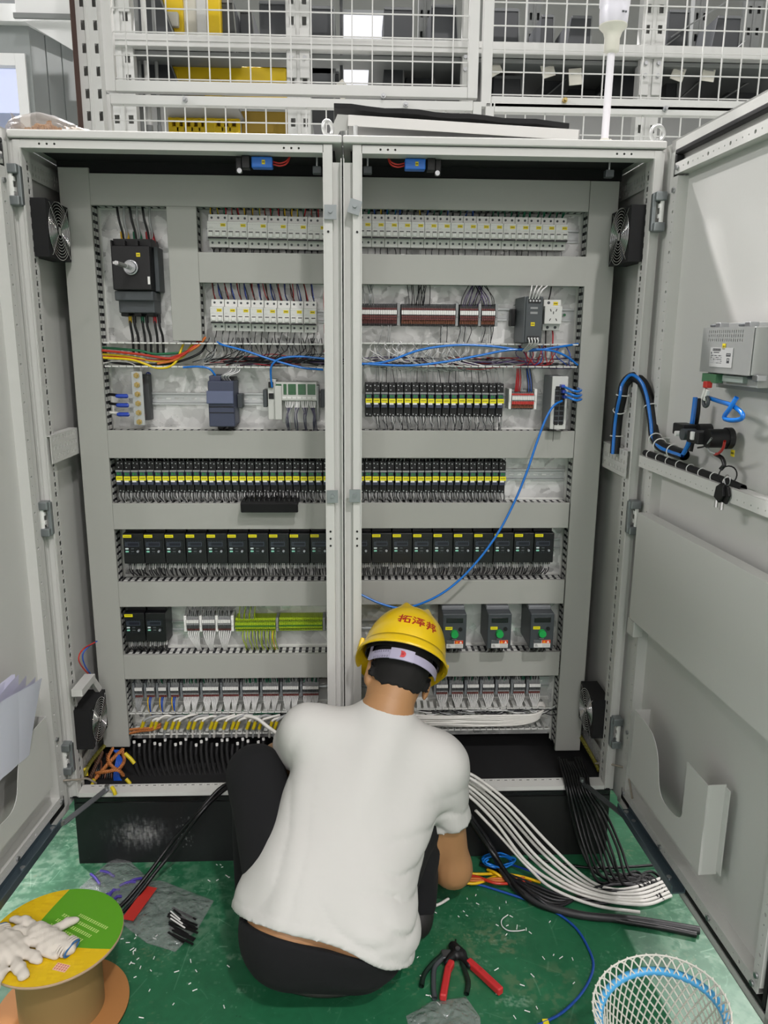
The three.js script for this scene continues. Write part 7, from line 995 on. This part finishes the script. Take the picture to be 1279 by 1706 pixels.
// twisted copper braids and blue wires in the lower corner
function braid(label, pts, r, m, cat = 'braid') { const c = new THREE.CatmullRomCurve3(pts), n = 60, b = mb(); for (let s = 0; s < 3; s++) { const q = []; for (let i = 0; i <= n; i++) { const u = i / n, p = c.getPointAt(u), t = c.getTangentAt(u), e = V(0.3, 0.2, 1).cross(t).normalize(), f = e.clone().cross(t), a = u * c.getLength() / 0.02 * Math.PI * 2 + s * 2.094; q.push(p.addScaledVector(e, Math.cos(a) * r * 0.75).addScaledVector(f, Math.sin(a) * r * 0.75)); } b.tube(q, r * 0.62, 120, 5); } return solo('copper_braid', label, cat, b, m, pts[0]); }
braid('copper coloured twisted cable leaning from the duct end towards the fan', [A(205, 1248, -0.16), A(190, 1262, -0.12), A(172, 1282, -0.1), A(158, 1298, -0.08)], 0.0048, M.copperBraid);
braid('copper coloured twisted cable looping down the corner in a bow', [A(188, 1246, -0.15), A(180, 1266, -0.11), A(196, 1282, -0.09), A(206, 1270, -0.1), A(204, 1252, -0.15)], 0.0042, M.copperBraid);
braid('copper coloured twisted cable crossing flat over the others', [A(160, 1288, -0.1), A(176, 1286, -0.07), A(196, 1283, -0.07), A(206, 1292, -0.09)], 0.0042, M.copperBraid);
braid('brown twisted cable at the back of the corner', [A(170, 1252, -0.17), A(160, 1275, -0.13), A(150, 1296, -0.1)], 0.0055, M.brownBraid);
for (const k of [0, 1]) braid(`orange twisted wire lying in the bottom duct end, ${k ? 'lower' : 'upper'} one`, [A(216, 1216 + k * 6, -0.19), A(234, 1214 + k * 4, -0.185), A(252, 1213 + k * 3, -0.185), A(268, 1206 + k * 5, -0.19)], 0.0034, M.copperBraid);
braid('yellow and black twisted cable rising along the cabinet side at the lower fan', [A(176, 1240, -0.2), A(160, 1258, -0.14), A(146, 1278, -0.09), A(140, 1292, -0.06)], 0.0048, M.yellowBraid); braid('dim yellow and black twisted cable in the corner by the white bundle', [A(966, 1226, -0.2), A(980, 1250, -0.14), A(990, 1268, -0.1), A(998, 1284, -0.06)], 0.005, M.yellowBraid);
for (let i = 0; i < 5; i++) cable(`blue wire hanging in the copper braid corner, ${ordinal(i)} of five`, [A(198 - i * 2, 1250, -0.15), A(194 + i * 2.4, 1268, -0.11), A(190 + i * 2, 1292, -0.09), A(192 + i * 4, 1308, -0.09)], 0.0028, M.blueWire, { name: 'blue_wire', cat: 'wire', group: 'blue wires in the corner' });
[[[186, 1311], [192, 1324], 'hanging over the bottom rail'], [[210, 1298], [218, 1309], 'right of the blue wires'], [[157, 1297], [152, 1310], 'beside the earth strap'], [[208, 1255], [224, 1272], 'beside the tall duct foot'], [[140, 1280], [144, 1293], 'under the lower fan']].forEach(([a, b, l], i) => solo('yellow_sleeve', `yellow heat shrink sleeve end ${l}`, 'sleeve', mb().tube([A(...a, i === 0 ? 0.004 : -0.08), A((a[0] + b[0]) / 2 + 1, (a[1] + b[1]) / 2, i === 0 ? 0.012 : -0.075), A(...b, i === 0 ? 0.014 : -0.07)], 0.0058, 8, 8), M.sleeveYellow, A(...a, i === 0 ? 0.004 : -0.08)));
for (let i = 0; i < 12; i++) cable(`brown black wire bunched under the copper braids, ${ordinal(i)} of twelve`, [A(150 + i * 4.6, 1256 + (i % 3) * 4, -0.18), A(160 + i * 3, 1275, -0.13), A(150 + i * 4, 1300, -0.1), A(146 + i * 5, 1312, -0.12)], 0.003, i % 3 ? M.blackCable : M.brown, { name: 'corner_wire', cat: 'wire', group: 'dark wires in the corner' });
// ---------- the worker ----------
{
  const W = thing('person', 'person in a white t-shirt and black trousers squatting before the open cabinets', 'person', [0, 0, 0.4]); const O = V(0, 0, 0.4);
  const put = (g, name, mat, parent = W, off = O) => { g = g.clone(); g.translate(-off.x, -off.y, -off.z); const m = new THREE.Mesh(g, mat); m.name = name; m.castShadow = m.receiveShadow = true; parent.add(m); return m; };
  // joints in the world
  const hipL = [-0.115, 0.175, 0.47], hipR = [0.035, 0.16, 0.47], kneeL = [-0.232, 0.405, 0.185], ankL = [-0.24, 0.075, 0.2], toeL = [-0.25, 0.035, 0.04], kneeR = [0.2, 0.30, 0.16], ankR = [0.19, 0.075, 0.27], toeR = [0.215, 0.035, 0.1];
  const shL = [-0.09, 0.525, 0.19], shR = [0.25, 0.43, 0.2], neck = [0.115, 0.585, 0.175], elL = [-0.19, 0.365, 0.055], wrL = [0.03, 0.30, -0.06], elR = [0.30, 0.102, 0.175], wrR = [0.135, 0.24, 0.0];
  const hc = [0.150, 0.655, 0.095];       // middle of the head between the ears
  const U = V(0.25, 0.66, -0.66).normalize(), R0 = V(0.95, -0.33, 0.06), R = R0.addScaledVector(U, -R0.dot(U)).normalize(), Fw = V().crossVectors(U, R).normalize();     // head up, head right, head front
  if (Fw.z > 0) Fw.negate();
  const H = (r, u, f) => [hc[0] + R.x * r + U.x * u + Fw.x * f, hc[1] + R.y * r + U.y * u + Fw.y * f, hc[2] + R.z * r + U.z * u + Fw.z * f];
  const loc = (x, y, z) => { const a = x - hc[0], b = y - hc[1], c = z - hc[2]; return [a * R.x + b * R.y + c * R.z, a * U.x + b * U.y + c * U.z, a * Fw.x + b * Fw.y + c * Fw.z]; };
  const torso = [[[-0.022, 0.49, 0.19], [-0.092, 0.24, 0.40], 0.08, 0.105], [[0.10, 0.525, 0.185], [-0.035, 0.22, 0.42], 0.085, 0.115], [[0.195, 0.435, 0.19], [0.035, 0.22, 0.41], 0.085, 0.105], [[-0.10, 0.24, 0.40], hipL, 0.105, 0.112], [[0.035, 0.22, 0.41], hipR, 0.105, 0.112], [shL, shR, 0.055, 0.055]];
  const arms = [[shL, elL, 0.053, 0.042], [elL, wrL, 0.042, 0.027], [shR, elR, 0.056, 0.047], [elR, wrR, 0.045, 0.028]];
  const legs = [[hipL, kneeL, 0.088, 0.058], [kneeL, ankL, 0.056, 0.04], [ankL, toeL, 0.035, 0.026], [hipR, kneeR, 0.088, 0.058], [kneeR, ankR, 0.056, 0.04], [ankR, toeR, 0.035, 0.026]];
  const neckC = [[neck, H(0, -0.035, -0.028), 0.062, 0.058]];
  // head: skull, face, jaw, nose, brow, ears
  const headF = (x, y, z) => {
    const [r, u, f] = loc(x, y, z);
    const ell = (cr, cu, cf, a, b, c) => { const p = (r - cr) / a, q = (u - cu) / b, s = (f - cf) / c, k = Math.sqrt(p * p + q * q + s * s); return (k - 1) * Math.min(a, b, c); };
    let d = ell(0, 0.035, -0.012, 0.076, 0.085, 0.098); d = smin(d, ell(0, -0.03, 0.035, 0.062, 0.075, 0.062), 0.04); d = smin(d, ell(0, -0.082, 0.066, 0.026, 0.02, 0.022), 0.03);
    d = smin(d, cap(r, u, f, [0, 0.008, 0.094], [0, -0.028, 0.112], 0.008, 0.0125), 0.012); for (const s of [-1, 1]) { d = smin(d, cap(r, u, f, [s * 0.012, 0.018, 0.088], [s * 0.045, 0.017, 0.074], 0.008, 0.007), 0.014); d = smin(d, cap(r, u, f, [s * 0.012, -0.028, 0.1], [s * 0.012, -0.03, 0.1], 0.007, 0.007), 0.008);
      const e = Math.sqrt((r - s * 0.03) ** 2 + (u - 0.0) ** 2 + (f - 0.088) ** 2) - 0.012; d = -smin(-d, e, 0.012); }
    d = smin(d, cap(r, u, f, [-0.018, -0.055, 0.092], [0.018, -0.055, 0.092], 0.0065, 0.0065), 0.008); const mo = cap(r, u, f, [-0.022, -0.0545, 0.1], [0.022, -0.0545, 0.1], 0.002, 0.002); d = -smin(-d, mo, 0.004);
    for (const s of [-1, 1]) { const a = (r - s * 0.083) / 0.0085, b = (u + 0.026 - (f + 0.002) * -0.15) / 0.031, c = (f + 0.004) / 0.0185; let ear = (Math.sqrt(a * a + b * b + c * c) - 1) * 0.0085; const dish = Math.sqrt(((r - s * 0.092) / 0.008) ** 2 + ((u + 0.024) / 0.018) ** 2 + ((f - 0.001) / 0.011) ** 2) - 1; ear = -smin(-ear, dish * 0.008, 0.004); d = smin(d, ear, 0.006); }
    return smin(d, cap(x, y, z, ...neckC[0]), 0.035);
  };
  const bodyC = [...torso, ...arms, ...legs, ...neckC], bodyF = caps(bodyC, 0.04);
  const body = [fieldGeom(bodyF, [-0.34, -0.01, -0.12], [0.38, 0.7, 0.62], 0.012), fieldGeom(headF, [hc[0] - 0.16, hc[1] - 0.17, hc[2] - 0.2], [hc[0] + 0.16, hc[1] + 0.17, hc[2] + 0.15], 0.0036)];
  // hands: palm and five fingers closing on a cable
  function hand(w, el, side) {
    const D = V(...w).sub(V(...el)).normalize(), T = V(side * -0.2, 0.75, 0.2).addScaledVector(D, 0).normalize(), N = V().crossVectors(D, T).normalize(), T2 = V().crossVectors(N, D).normalize(); const p = (a, b, c) => [w[0] + D.x * a + T2.x * b + N.x * c, w[1] + D.y * a + T2.y * b + N.y * c, w[2] + D.z * a + T2.z * b + N.z * c], k = -side;
    const L = [[p(-0.03, 0, 0), p(0.012, 0, 0), 0.026, 0.026]]; for (let i = 0; i < 4; i++) { const b = 0.028 - i * 0.0185; L.push([p(0.012, b * 0.6, 0), p(0.078 - 0.006 * Math.abs(i - 1), b, 0), 0.015, 0.0115]); }
    const F = [L]; const fing = []; [0.075, 0.083, 0.078, 0.062].forEach((len, i) => { const b = 0.028 - i * 0.0185, a0 = 0.078 - 0.006 * Math.abs(i - 1), q = 0.5 + 0.12 * i; let x = a0, y = 0, an = 0.35; const J = [p(x, b, 0)]; for (const [f, bend] of [[0.45, q], [0.31, q + 0.35], [0.24, q]]) { x += Math.cos(an) * len * f; y += Math.sin(an) * len * f; an += bend; J.push(p(x, b * 0.95, k * y)); } fing.push([[J[0], J[1], 0.0095, 0.009], [J[1], J[2], 0.009, 0.0082], [J[2], J[3], 0.0082, 0.007]]); });
    fing.push([[p(0.015, 0.026, k * 0.008), p(0.05, 0.042, k * 0.026), 0.0125, 0.0105], [p(0.05, 0.042, k * 0.026), p(0.078, 0.03, k * 0.042), 0.0098, 0.0085]]);
    const palm = caps(L, 0.02), fs = fing.map(f => caps(f, 0.006)); const fn = (x, y, z) => { let d = palm(x, y, z); for (const f of fs) d = Math.min(d, smin(d, f(x, y, z), 0.008)); return d; };
    const c = p(0.06, 0, k * 0.02); return fieldGeom(fn, c.map(v => v - 0.125), c.map(v => v + 0.125), 0.0034);
  }
  body.push(hand(wrL, elL, -1), hand(wrR, elR, 1));
  const bg = mergeGeometries(body.map(g => { const q = g.toNonIndexed(); return q; })); const bm = put(bg, 'body', M.skin);
  for (const s of [-1, 1]) { const e = new THREE.SphereGeometry(0.0105, 16, 12); e.translate(...H(s * 0.03, 0.001, 0.077)); put(e, 'eye', M.white); }
  // hair below the helmet
  const hairF = (x, y, z) => { const [r, u, f] = loc(x, y, z); const d = headF(x, y, z) - 0.0035 - 0.0012 * (nD(r * 9 + 0.5, f * 9 + u * 3 + 0.5) - 0.5); const line = -0.072 + 0.8 * Math.max(0, f + 0.06) + 0.012 * (nD(r * 17 + 0.5, 0.3) - 0.5); const earGap = Math.hypot(r - Math.sign(r) * 0.083, (u + 0.024) * 0.6, f + 0.002) - 0.028; return Math.max(d, line - u, f - 0.055 - 0.2 * (u < 0.05 ? u - 0.05 : 0), -earGap); };
  put(fieldGeom(hairF, [hc[0] - 0.14, hc[1] - 0.15, hc[2] - 0.16], [hc[0] + 0.14, hc[1] + 0.16, hc[2] + 0.14], 0.0042), 'hair', M.hair);
  // t-shirt
  const hem = V(-0.04, 0.185, 0.53), ax = V(0.12, 0.40, -0.235).normalize(), side = V(1, -0.32, 0).normalize();
  const sl = (s, e, ra, rb, t) => [s, s.map((v, i) => v + (e[i] - v) * t), ra, rb];
  const shirtC = caps([...torso.map(([a, b, c, d]) => [a, b, c + 0.012, d + 0.014]), [[-0.09, 0.30, 0.36], [-0.192, 0.205, 0.42], 0.075, 0.072], [[0.05, 0.28, 0.38], [0.062, 0.165, 0.45], 0.09, 0.115], sl(shR, elR, 0.07, 0.067, 0.5), sl(shL, elL, 0.064, 0.062, 0.5)], 0.045);
  const fold = q => { const f = q - Math.floor(q); return Math.pow(Math.abs(Math.sin(Math.PI * f)), 0.7) - 0.6; };
  const wr = (x, y, z) => { const rgt = sst(0.0, 0.15, x) * sst(0.47, 0.26, y), lo = sst(0.34, 0.2, y), m = nA(0.5 + x * 0.7, 0.5 + y * 0.7), lf = sst(-0.04, -0.13, x) * sst(0.2, 0.3, y);
    return 0.006 * (nA(0.5 + x * 1.1 + y * 0.2, 0.5 + (y - z) * 0.9) - 0.5) * 2 - rgt * 0.0085 * fold((y + x * 0.5) * 17 + 5 * m) - lo * 0.0062 * fold((y * 0.9 + x * 0.3 + z * 0.1) * 13 + 4 * nC(x * 0.8 + 0.5, y * 0.8 + 0.5)) * (0.5 + nB(x + 0.5, y + 0.5)) - lf * 0.004 * fold((y * 0.4 - x) * 14 + 3 * m); };
  const shirtF = (x, y, z) => {
    let d = shirtC(x, y, z) + wr(x, y, z);
    const px = x - hem.x, py = y - hem.y, pz = z - hem.z, along = px * ax.x + py * ax.y + pz * ax.z, s = px * side.x + py * side.y;
    const cut = along - (0.004 + 0.045 * Math.max(0, -s - 0.10) + 0.014 * Math.exp(-(((s + 0.045) / 0.07) ** 2)) - 0.012 * sst(0.0, 0.15, s) + 0.004 * Math.sin(s * 34));
    const nc = V(x - neck[0], y - neck[1] - 0.01, z - neck[2] + 0.005), nd = nc.dot(V(0.12, 0.86, -0.5).normalize()) - 0.022 + 0.0;
    const cR = (x - shR[0]) * (elR[0] - shR[0]) + (y - shR[1]) * (elR[1] - shR[1]) + (z - shR[2]) * (elR[2] - shR[2]), lR = Math.hypot(...elR.map((v, i) => v - shR[i])), cL = (x - shL[0]) * (elL[0] - shL[0]) + (y - shL[1]) * (elL[1] - shL[1]) + (z - shL[2]) * (elL[2] - shL[2]), lL = Math.hypot(...elL.map((v, i) => v - shL[i]));
    d = Math.max(d - (cut < 0.021 ? 0.0022 : 0), -cut); if (Math.hypot(nc.x, nc.y, nc.z) < 0.12) d = Math.max(d, nd);
    const nearR = cap(x, y, z, shR, elR, 0.08, 0.08), nearL = cap(x, y, z, shL, elL, 0.075, 0.075); const away = cap(x, y, z, [0.10, 0.52, 0.2], [-0.03, 0.2, 0.42], 0.125, 0.16);
    if (away > 0) { if (nearR < 0.02) d = Math.max(d, cR / lR - lR * 0.5); if (nearL < 0.02) d = Math.max(d, cL / lL - lL * 0.5); }
    return d;
  };
  const sg = fieldGeom(shirtF, [-0.32, 0.08, -0.02], [0.40, 0.72, 0.62], 0.006); put(planarUV(sg.toNonIndexed()), 't_shirt', M.shirt);
  const hemR = mb(); // stitched hem band and neck rib are folds of the shirt
  // trousers
  const trC = caps([[hipL, hipR, 0.128, 0.122], ...legs.filter((_, i) => i % 3 !== 2).map(([a, b, c, d]) => [a, b, c + 0.012, d + 0.016])], 0.035), trF = (x, y, z) => { let d = trC(x, y, z) + 0.006 * (nA(0.5 + x * 1.6, 0.5 + (y + z) * 1.3) - 0.5) * 2 + 0.0025 * Math.sin((x * 0.4 + y + z * 0.6) * 95 + 6 * nB(x + 0.5, z + 0.5)) * sst(0.5, 0.65, nC(x + 0.5, y + 0.5)); const al = (x - hem.x) * ax.x + (y - hem.y) * ax.y + (z - hem.z) * ax.z, s = x - hem.x; d = Math.max(d, z > 0.36 && Math.min(cap(x, y, z, hipL.map((v, i) => v + (kneeL[i] - v) * 0.35), kneeL, 0.1, 0.07), cap(x, y, z, hipR.map((v, i) => v + (kneeR[i] - v) * 0.35), kneeR, 0.1, 0.07)) > 0.035 ? al + 0.001 : -1); return Math.max(d, 0.05 - y); };
  put(planarUV(fieldGeom(trF, [-0.36, 0.03, 0.06], [0.33, 0.52, 0.66], 0.0085).toNonIndexed()), 'trousers', M.trouser);
  const shoe = (a, t, n) => { const f = caps([[[a[0], 0.04, a[2] + 0.03], [a[0] + (t[0] - a[0]) * 0.5, 0.042, a[2] + (t[2] - a[2]) * 0.5], 0.042, 0.046], [[a[0] + (t[0] - a[0]) * 0.5, 0.04, a[2] + (t[2] - a[2]) * 0.5], [t[0], 0.032, t[2]], 0.046, 0.038], [[a[0], 0.06, a[2] + 0.01], [a[0], 0.09, a[2]], 0.044, 0.044]], 0.02); return put(fieldGeom((x, y, z) => Math.max(f(x, y, z), 0.002 - y, y - 0.105), [Math.min(a[0], t[0]) - 0.07, 0, t[2] - 0.06], [Math.max(a[0], t[0]) + 0.07, 0.13, a[2] + 0.09], 0.006), 'shoe', M.shoe); };
  shoe(ankL, toeL); shoe(ankR, toeR);

  // ---------- helmet ----------
  const hp = V(...H(0, 0.034, -0.004)), t = thing('hard_hat', 'yellow hard hat with red characters on the back of the worker\'s head', 'helmet', hp); t.quaternion.setFromRotationMatrix(new THREE.Matrix4().makeBasis(R, U, V().crossVectors(R, U)));
  const backZ = V().crossVectors(R, U), fs = backZ.dot(Fw) > 0 ? 1 : -1;     // local z is +front or -front
  const print = canvasTex(2048, 1024, (g, w, h) => {
    g.fillStyle = '#e8c30a'; g.fillRect(0, 0, w, h); g.strokeStyle = '#a5231a'; g.lineCap = 'square'; g.lineWidth = 14;
    const chars = [[[0, 26, 40, 26], [21, 0, 21, 95, 8, 88], [0, 66, 40, 48], [46, 12, 102, 12], [70, 12, 42, 66], [60, 50, 98, 50, 98, 94, 60, 94, 60, 50]], [[4, 6, 18, 18], [0, 38, 14, 48], [2, 96, 20, 62], [36, 8, 92, 8, 36, 48], [44, 16, 100, 48], [42, 60, 94, 60], [32, 76, 102, 76], [67, 48, 67, 102]], [[5, 18, 52, 18], [7, 42, 50, 42], [0, 66, 56, 66], [29, 0, 27, 66, 6, 100], [66, 4, 66, 104], [66, 8, 96, 8, 80, 44, 98, 70, 76, 82]]];
    chars.forEach((c, i) => { g.save(); g.translate(w / 2 - 172 + i * 122, h * 0.635); g.scale(0.96, 1.3); for (const s of c) { g.beginPath(); g.moveTo(s[0], s[1]); for (let k = 2; k < s.length; k += 2) g.lineTo(s[k], s[k + 1]); g.stroke(); } g.restore(); });
  });
  const N = 96, K = 34, pos = [], uv = [], idx = []; const shellPt = (a, v, off = 0) => {     // a: 0 at the back, v: 0 rim to 1 top
    const sx = Math.sin(a), cz = Math.cos(a), el = v * Math.PI / 2, c = Math.pow(Math.cos(el), 0.82), A0 = 0.1135 + off, B0 = 0.134 + off, Hh = 0.142 + off; let x = A0 * sx * c, z = B0 * cz * c, y = Hh * Math.sin(el) * (1 + 0.0 * v);
    const ridge = (x0, wdt) => Math.exp(-(((x - x0) / wdt) ** 2)); y += 0.017 * sst(0.62, 0.86, v) * (ridge(-0.034, 0.013) + ridge(0.034, 0.013)) - 0.002 * sst(0.7, 0.9, v) * ridge(0, 0.02); return [x, y, z * fs * -1]; };
  for (let k = 0; k <= K; k++) for (let i = 0; i <= N; i++) { const a = (i / N - 0.5) * Math.PI * 2, v = k / K; pos.push(...shellPt(a, v)); uv.push(i / N, v); }
  const tri = (o, flip) => { for (let k = 0; k < K; k++) for (let i = 0; i < N; i++) { const a = o + k * (N + 1) + i, b = a + 1, c = a + N + 1, d = c + 1; flip ? idx.push(a, c, b, b, c, d) : idx.push(a, b, c, b, d, c); } };
  const wind = fs * -1 > 0; tri(0, !wind); const o2 = pos.length / 3; for (let k = 0; k <= K; k++) for (let i = 0; i <= N; i++) { const a = (i / N - 0.5) * Math.PI * 2; pos.push(...shellPt(a, k / K, -0.003)); uv.push(0.02, 0.02); } tri(o2, wind);
  const sgm = new THREE.BufferGeometry(); sgm.setAttribute('position', new THREE.Float32BufferAttribute(pos, 3)); sgm.setAttribute('uv', new THREE.Float32BufferAttribute(uv, 2)); sgm.setIndex(idx); sgm.computeVertexNormals();
  mb().add(sgm).build('shell', phys({ color: '#ffffff', map: print, roughness: 0.32, clearcoat: 0.5, clearcoatRoughness: 0.2 }), t, { uv: 1 });
  // rim: a flared band, wider as a peak at the front
  const rp = [], ri = []; const prof = [[-0.0025, 0.02], [0.0035, 0.008], [0.011, -0.006], [0.012, -0.013], [0.009, -0.014], [0.001, -0.004], [-0.003, 0.002]]; for (let i = 0; i <= N; i++) { const a = (i / N - 0.5) * Math.PI * 2, front = Math.pow(Math.max(0, -Math.cos(a)), 2.2) * 0.045; for (const [o, y] of prof) { const q = shellPt(a, 0), L = Math.hypot(q[0], q[2]), k = (L + o * (1 + 0) + (o > 0.003 ? front : 0)) / L; rp.push(q[0] * k, y - (o > 0.003 ? front * 0.25 : 0), q[2] * k); } } const pn = prof.length; for (let i = 0; i < N; i++) for (let j = 0; j < pn; j++) { const a = i * pn + j, b = i * pn + (j + 1) % pn, c = a + pn, d = b + pn; ri.push(a, b, c, b, d, c); }
  const rg = new THREE.BufferGeometry(); rg.setAttribute('position', new THREE.Float32BufferAttribute(rp, 3)); rg.setAttribute('uv', new THREE.Float32BufferAttribute(new Float32Array(rp.length / 3 * 2), 2)); rg.setIndex(ri); rg.computeVertexNormals(); mb().add(rg).build('rim', M.helmetYellow, t);
  for (const s of [-1, 1]) mb().rbox(0.012, 0.03, 0.03, 0.004, s * 0.121, 0.004, 0.0).build('side_slot', M.helmetYellow, t);
  // head band with buckle
  const band = (a0, a1, y0, y1, rad, th, m, n, bulge = 0) => { const p = [], q = [], n2 = 28; for (let i = 0; i <= n2; i++) { const a = a0 + (a1 - a0) * i / n2; for (const [rr2, yy] of [[rad, y0], [rad + th, y0], [rad + th, y1], [rad, y1]]) p.push(Math.sin(a) * rr2 * 0.86, yy + bulge * Math.cos(a), -fs * Math.cos(a) * rr2); } for (let i = 0; i < n2; i++) for (let j = 0; j < 4; j++) { const a = i * 4 + j, b = i * 4 + (j + 1) % 4, c = a + 4, d = b + 4; q.push(a, b, c, b, d, c); } const g = new THREE.BufferGeometry(); g.setAttribute('position', new THREE.Float32BufferAttribute(p, 3)); g.setAttribute('uv', new THREE.Float32BufferAttribute(new Float32Array(p.length / 3 * 2), 2)); g.setIndex(q); const gn = g.toNonIndexed(); gn.computeVertexNormals(); return mb().add(gn).build(n, m, t); };
  band(-1.25, 1.25, -0.047, -0.024, 0.112, 0.0026, M.strapLilac, 'head_band'); const teeth = mb(); for (let i = 0; i < 7; i++) { const a = -1.02 + i * 0.07; for (const y of [-0.028, -0.043]) teeth.box(0.003, 0.005, 0.003, Math.sin(a) * 0.115 * 0.86, y, -fs * Math.cos(a) * 0.115); } teeth.build('adjuster_tooth', M.strapShade, t, { kind: 'stuff' });
  const bk = band(-0.52, 0.1, -0.05, -0.02, 0.1148, 0.005, M.strapLilac, 'buckle'); 
  { const a = -0.2, c = V(Math.sin(a) * 0.121 * 0.86, -0.035, -fs * Math.cos(a) * 0.121), d = new THREE.Group(); const e = new THREE.Shape(); e.moveTo(-0.007, -0.0085); e.lineTo(-0.0005, -0.0085); e.absarc(-0.0005, 0, 0.0085, -Math.PI / 2, Math.PI / 2, false); e.lineTo(-0.007, 0.0085); e.lineTo(-0.005, 0.005); e.lineTo(-0.005, -0.005); e.closePath(); const hl = new THREE.Path(); hl.absarc(0, 0, 0.0048, 0, 6.283, true); e.holes.push(hl); const g = mb().plate(e, 0.0008).add(new THREE.CylinderGeometry(0.0028, 0.0028, 0.0008, 18), 0, 0, 0.0004, Math.PI / 2); const m = g.build('red_emblem', M.emblem, t); m.position.copy(c); m.rotation.y = fs > 0 ? Math.PI + a : -a; if (fs < 0) m.rotation.y = Math.atan2(c.x, c.z); else m.rotation.y = Math.atan2(c.x, c.z); }
  for (const s of [-1, 1]) band(s * 1.2, s * 1.3, -0.045, 0.012, 0.112, 0.003, M.strapLilac, 'band_hanger'); mb().lathe([[0.09, 0.07], [0.102, 0.02], [0.104, -0.008], [0.101, -0.008], [0.098, 0.02], [0.086, 0.07]], 0, 0, 0.0, 36).build('inner_cradle', M.matteBlack, t);
  // ---------- low round seat under the worker ----------
  const st = thing('round_stool', 'low dark round stool almost hidden under the squatting worker', 'stool', [-0.035, 0, 0.30]); mb().lathe([[0, 0.052], [0.215, 0.052], [0.226, 0.046], [0.228, 0.038], [0.224, 0.03], [0, 0.03]], 0, 0, 0, 56).build('seat', M.stool, st); mb().lathe([[0.12, 0], [0.19, 0], [0.2, 0.03], [0.12, 0.03]], 0, 0, 0, 48).build('base', M.matteBlack, st);
}
renderer.render(scene, camera);
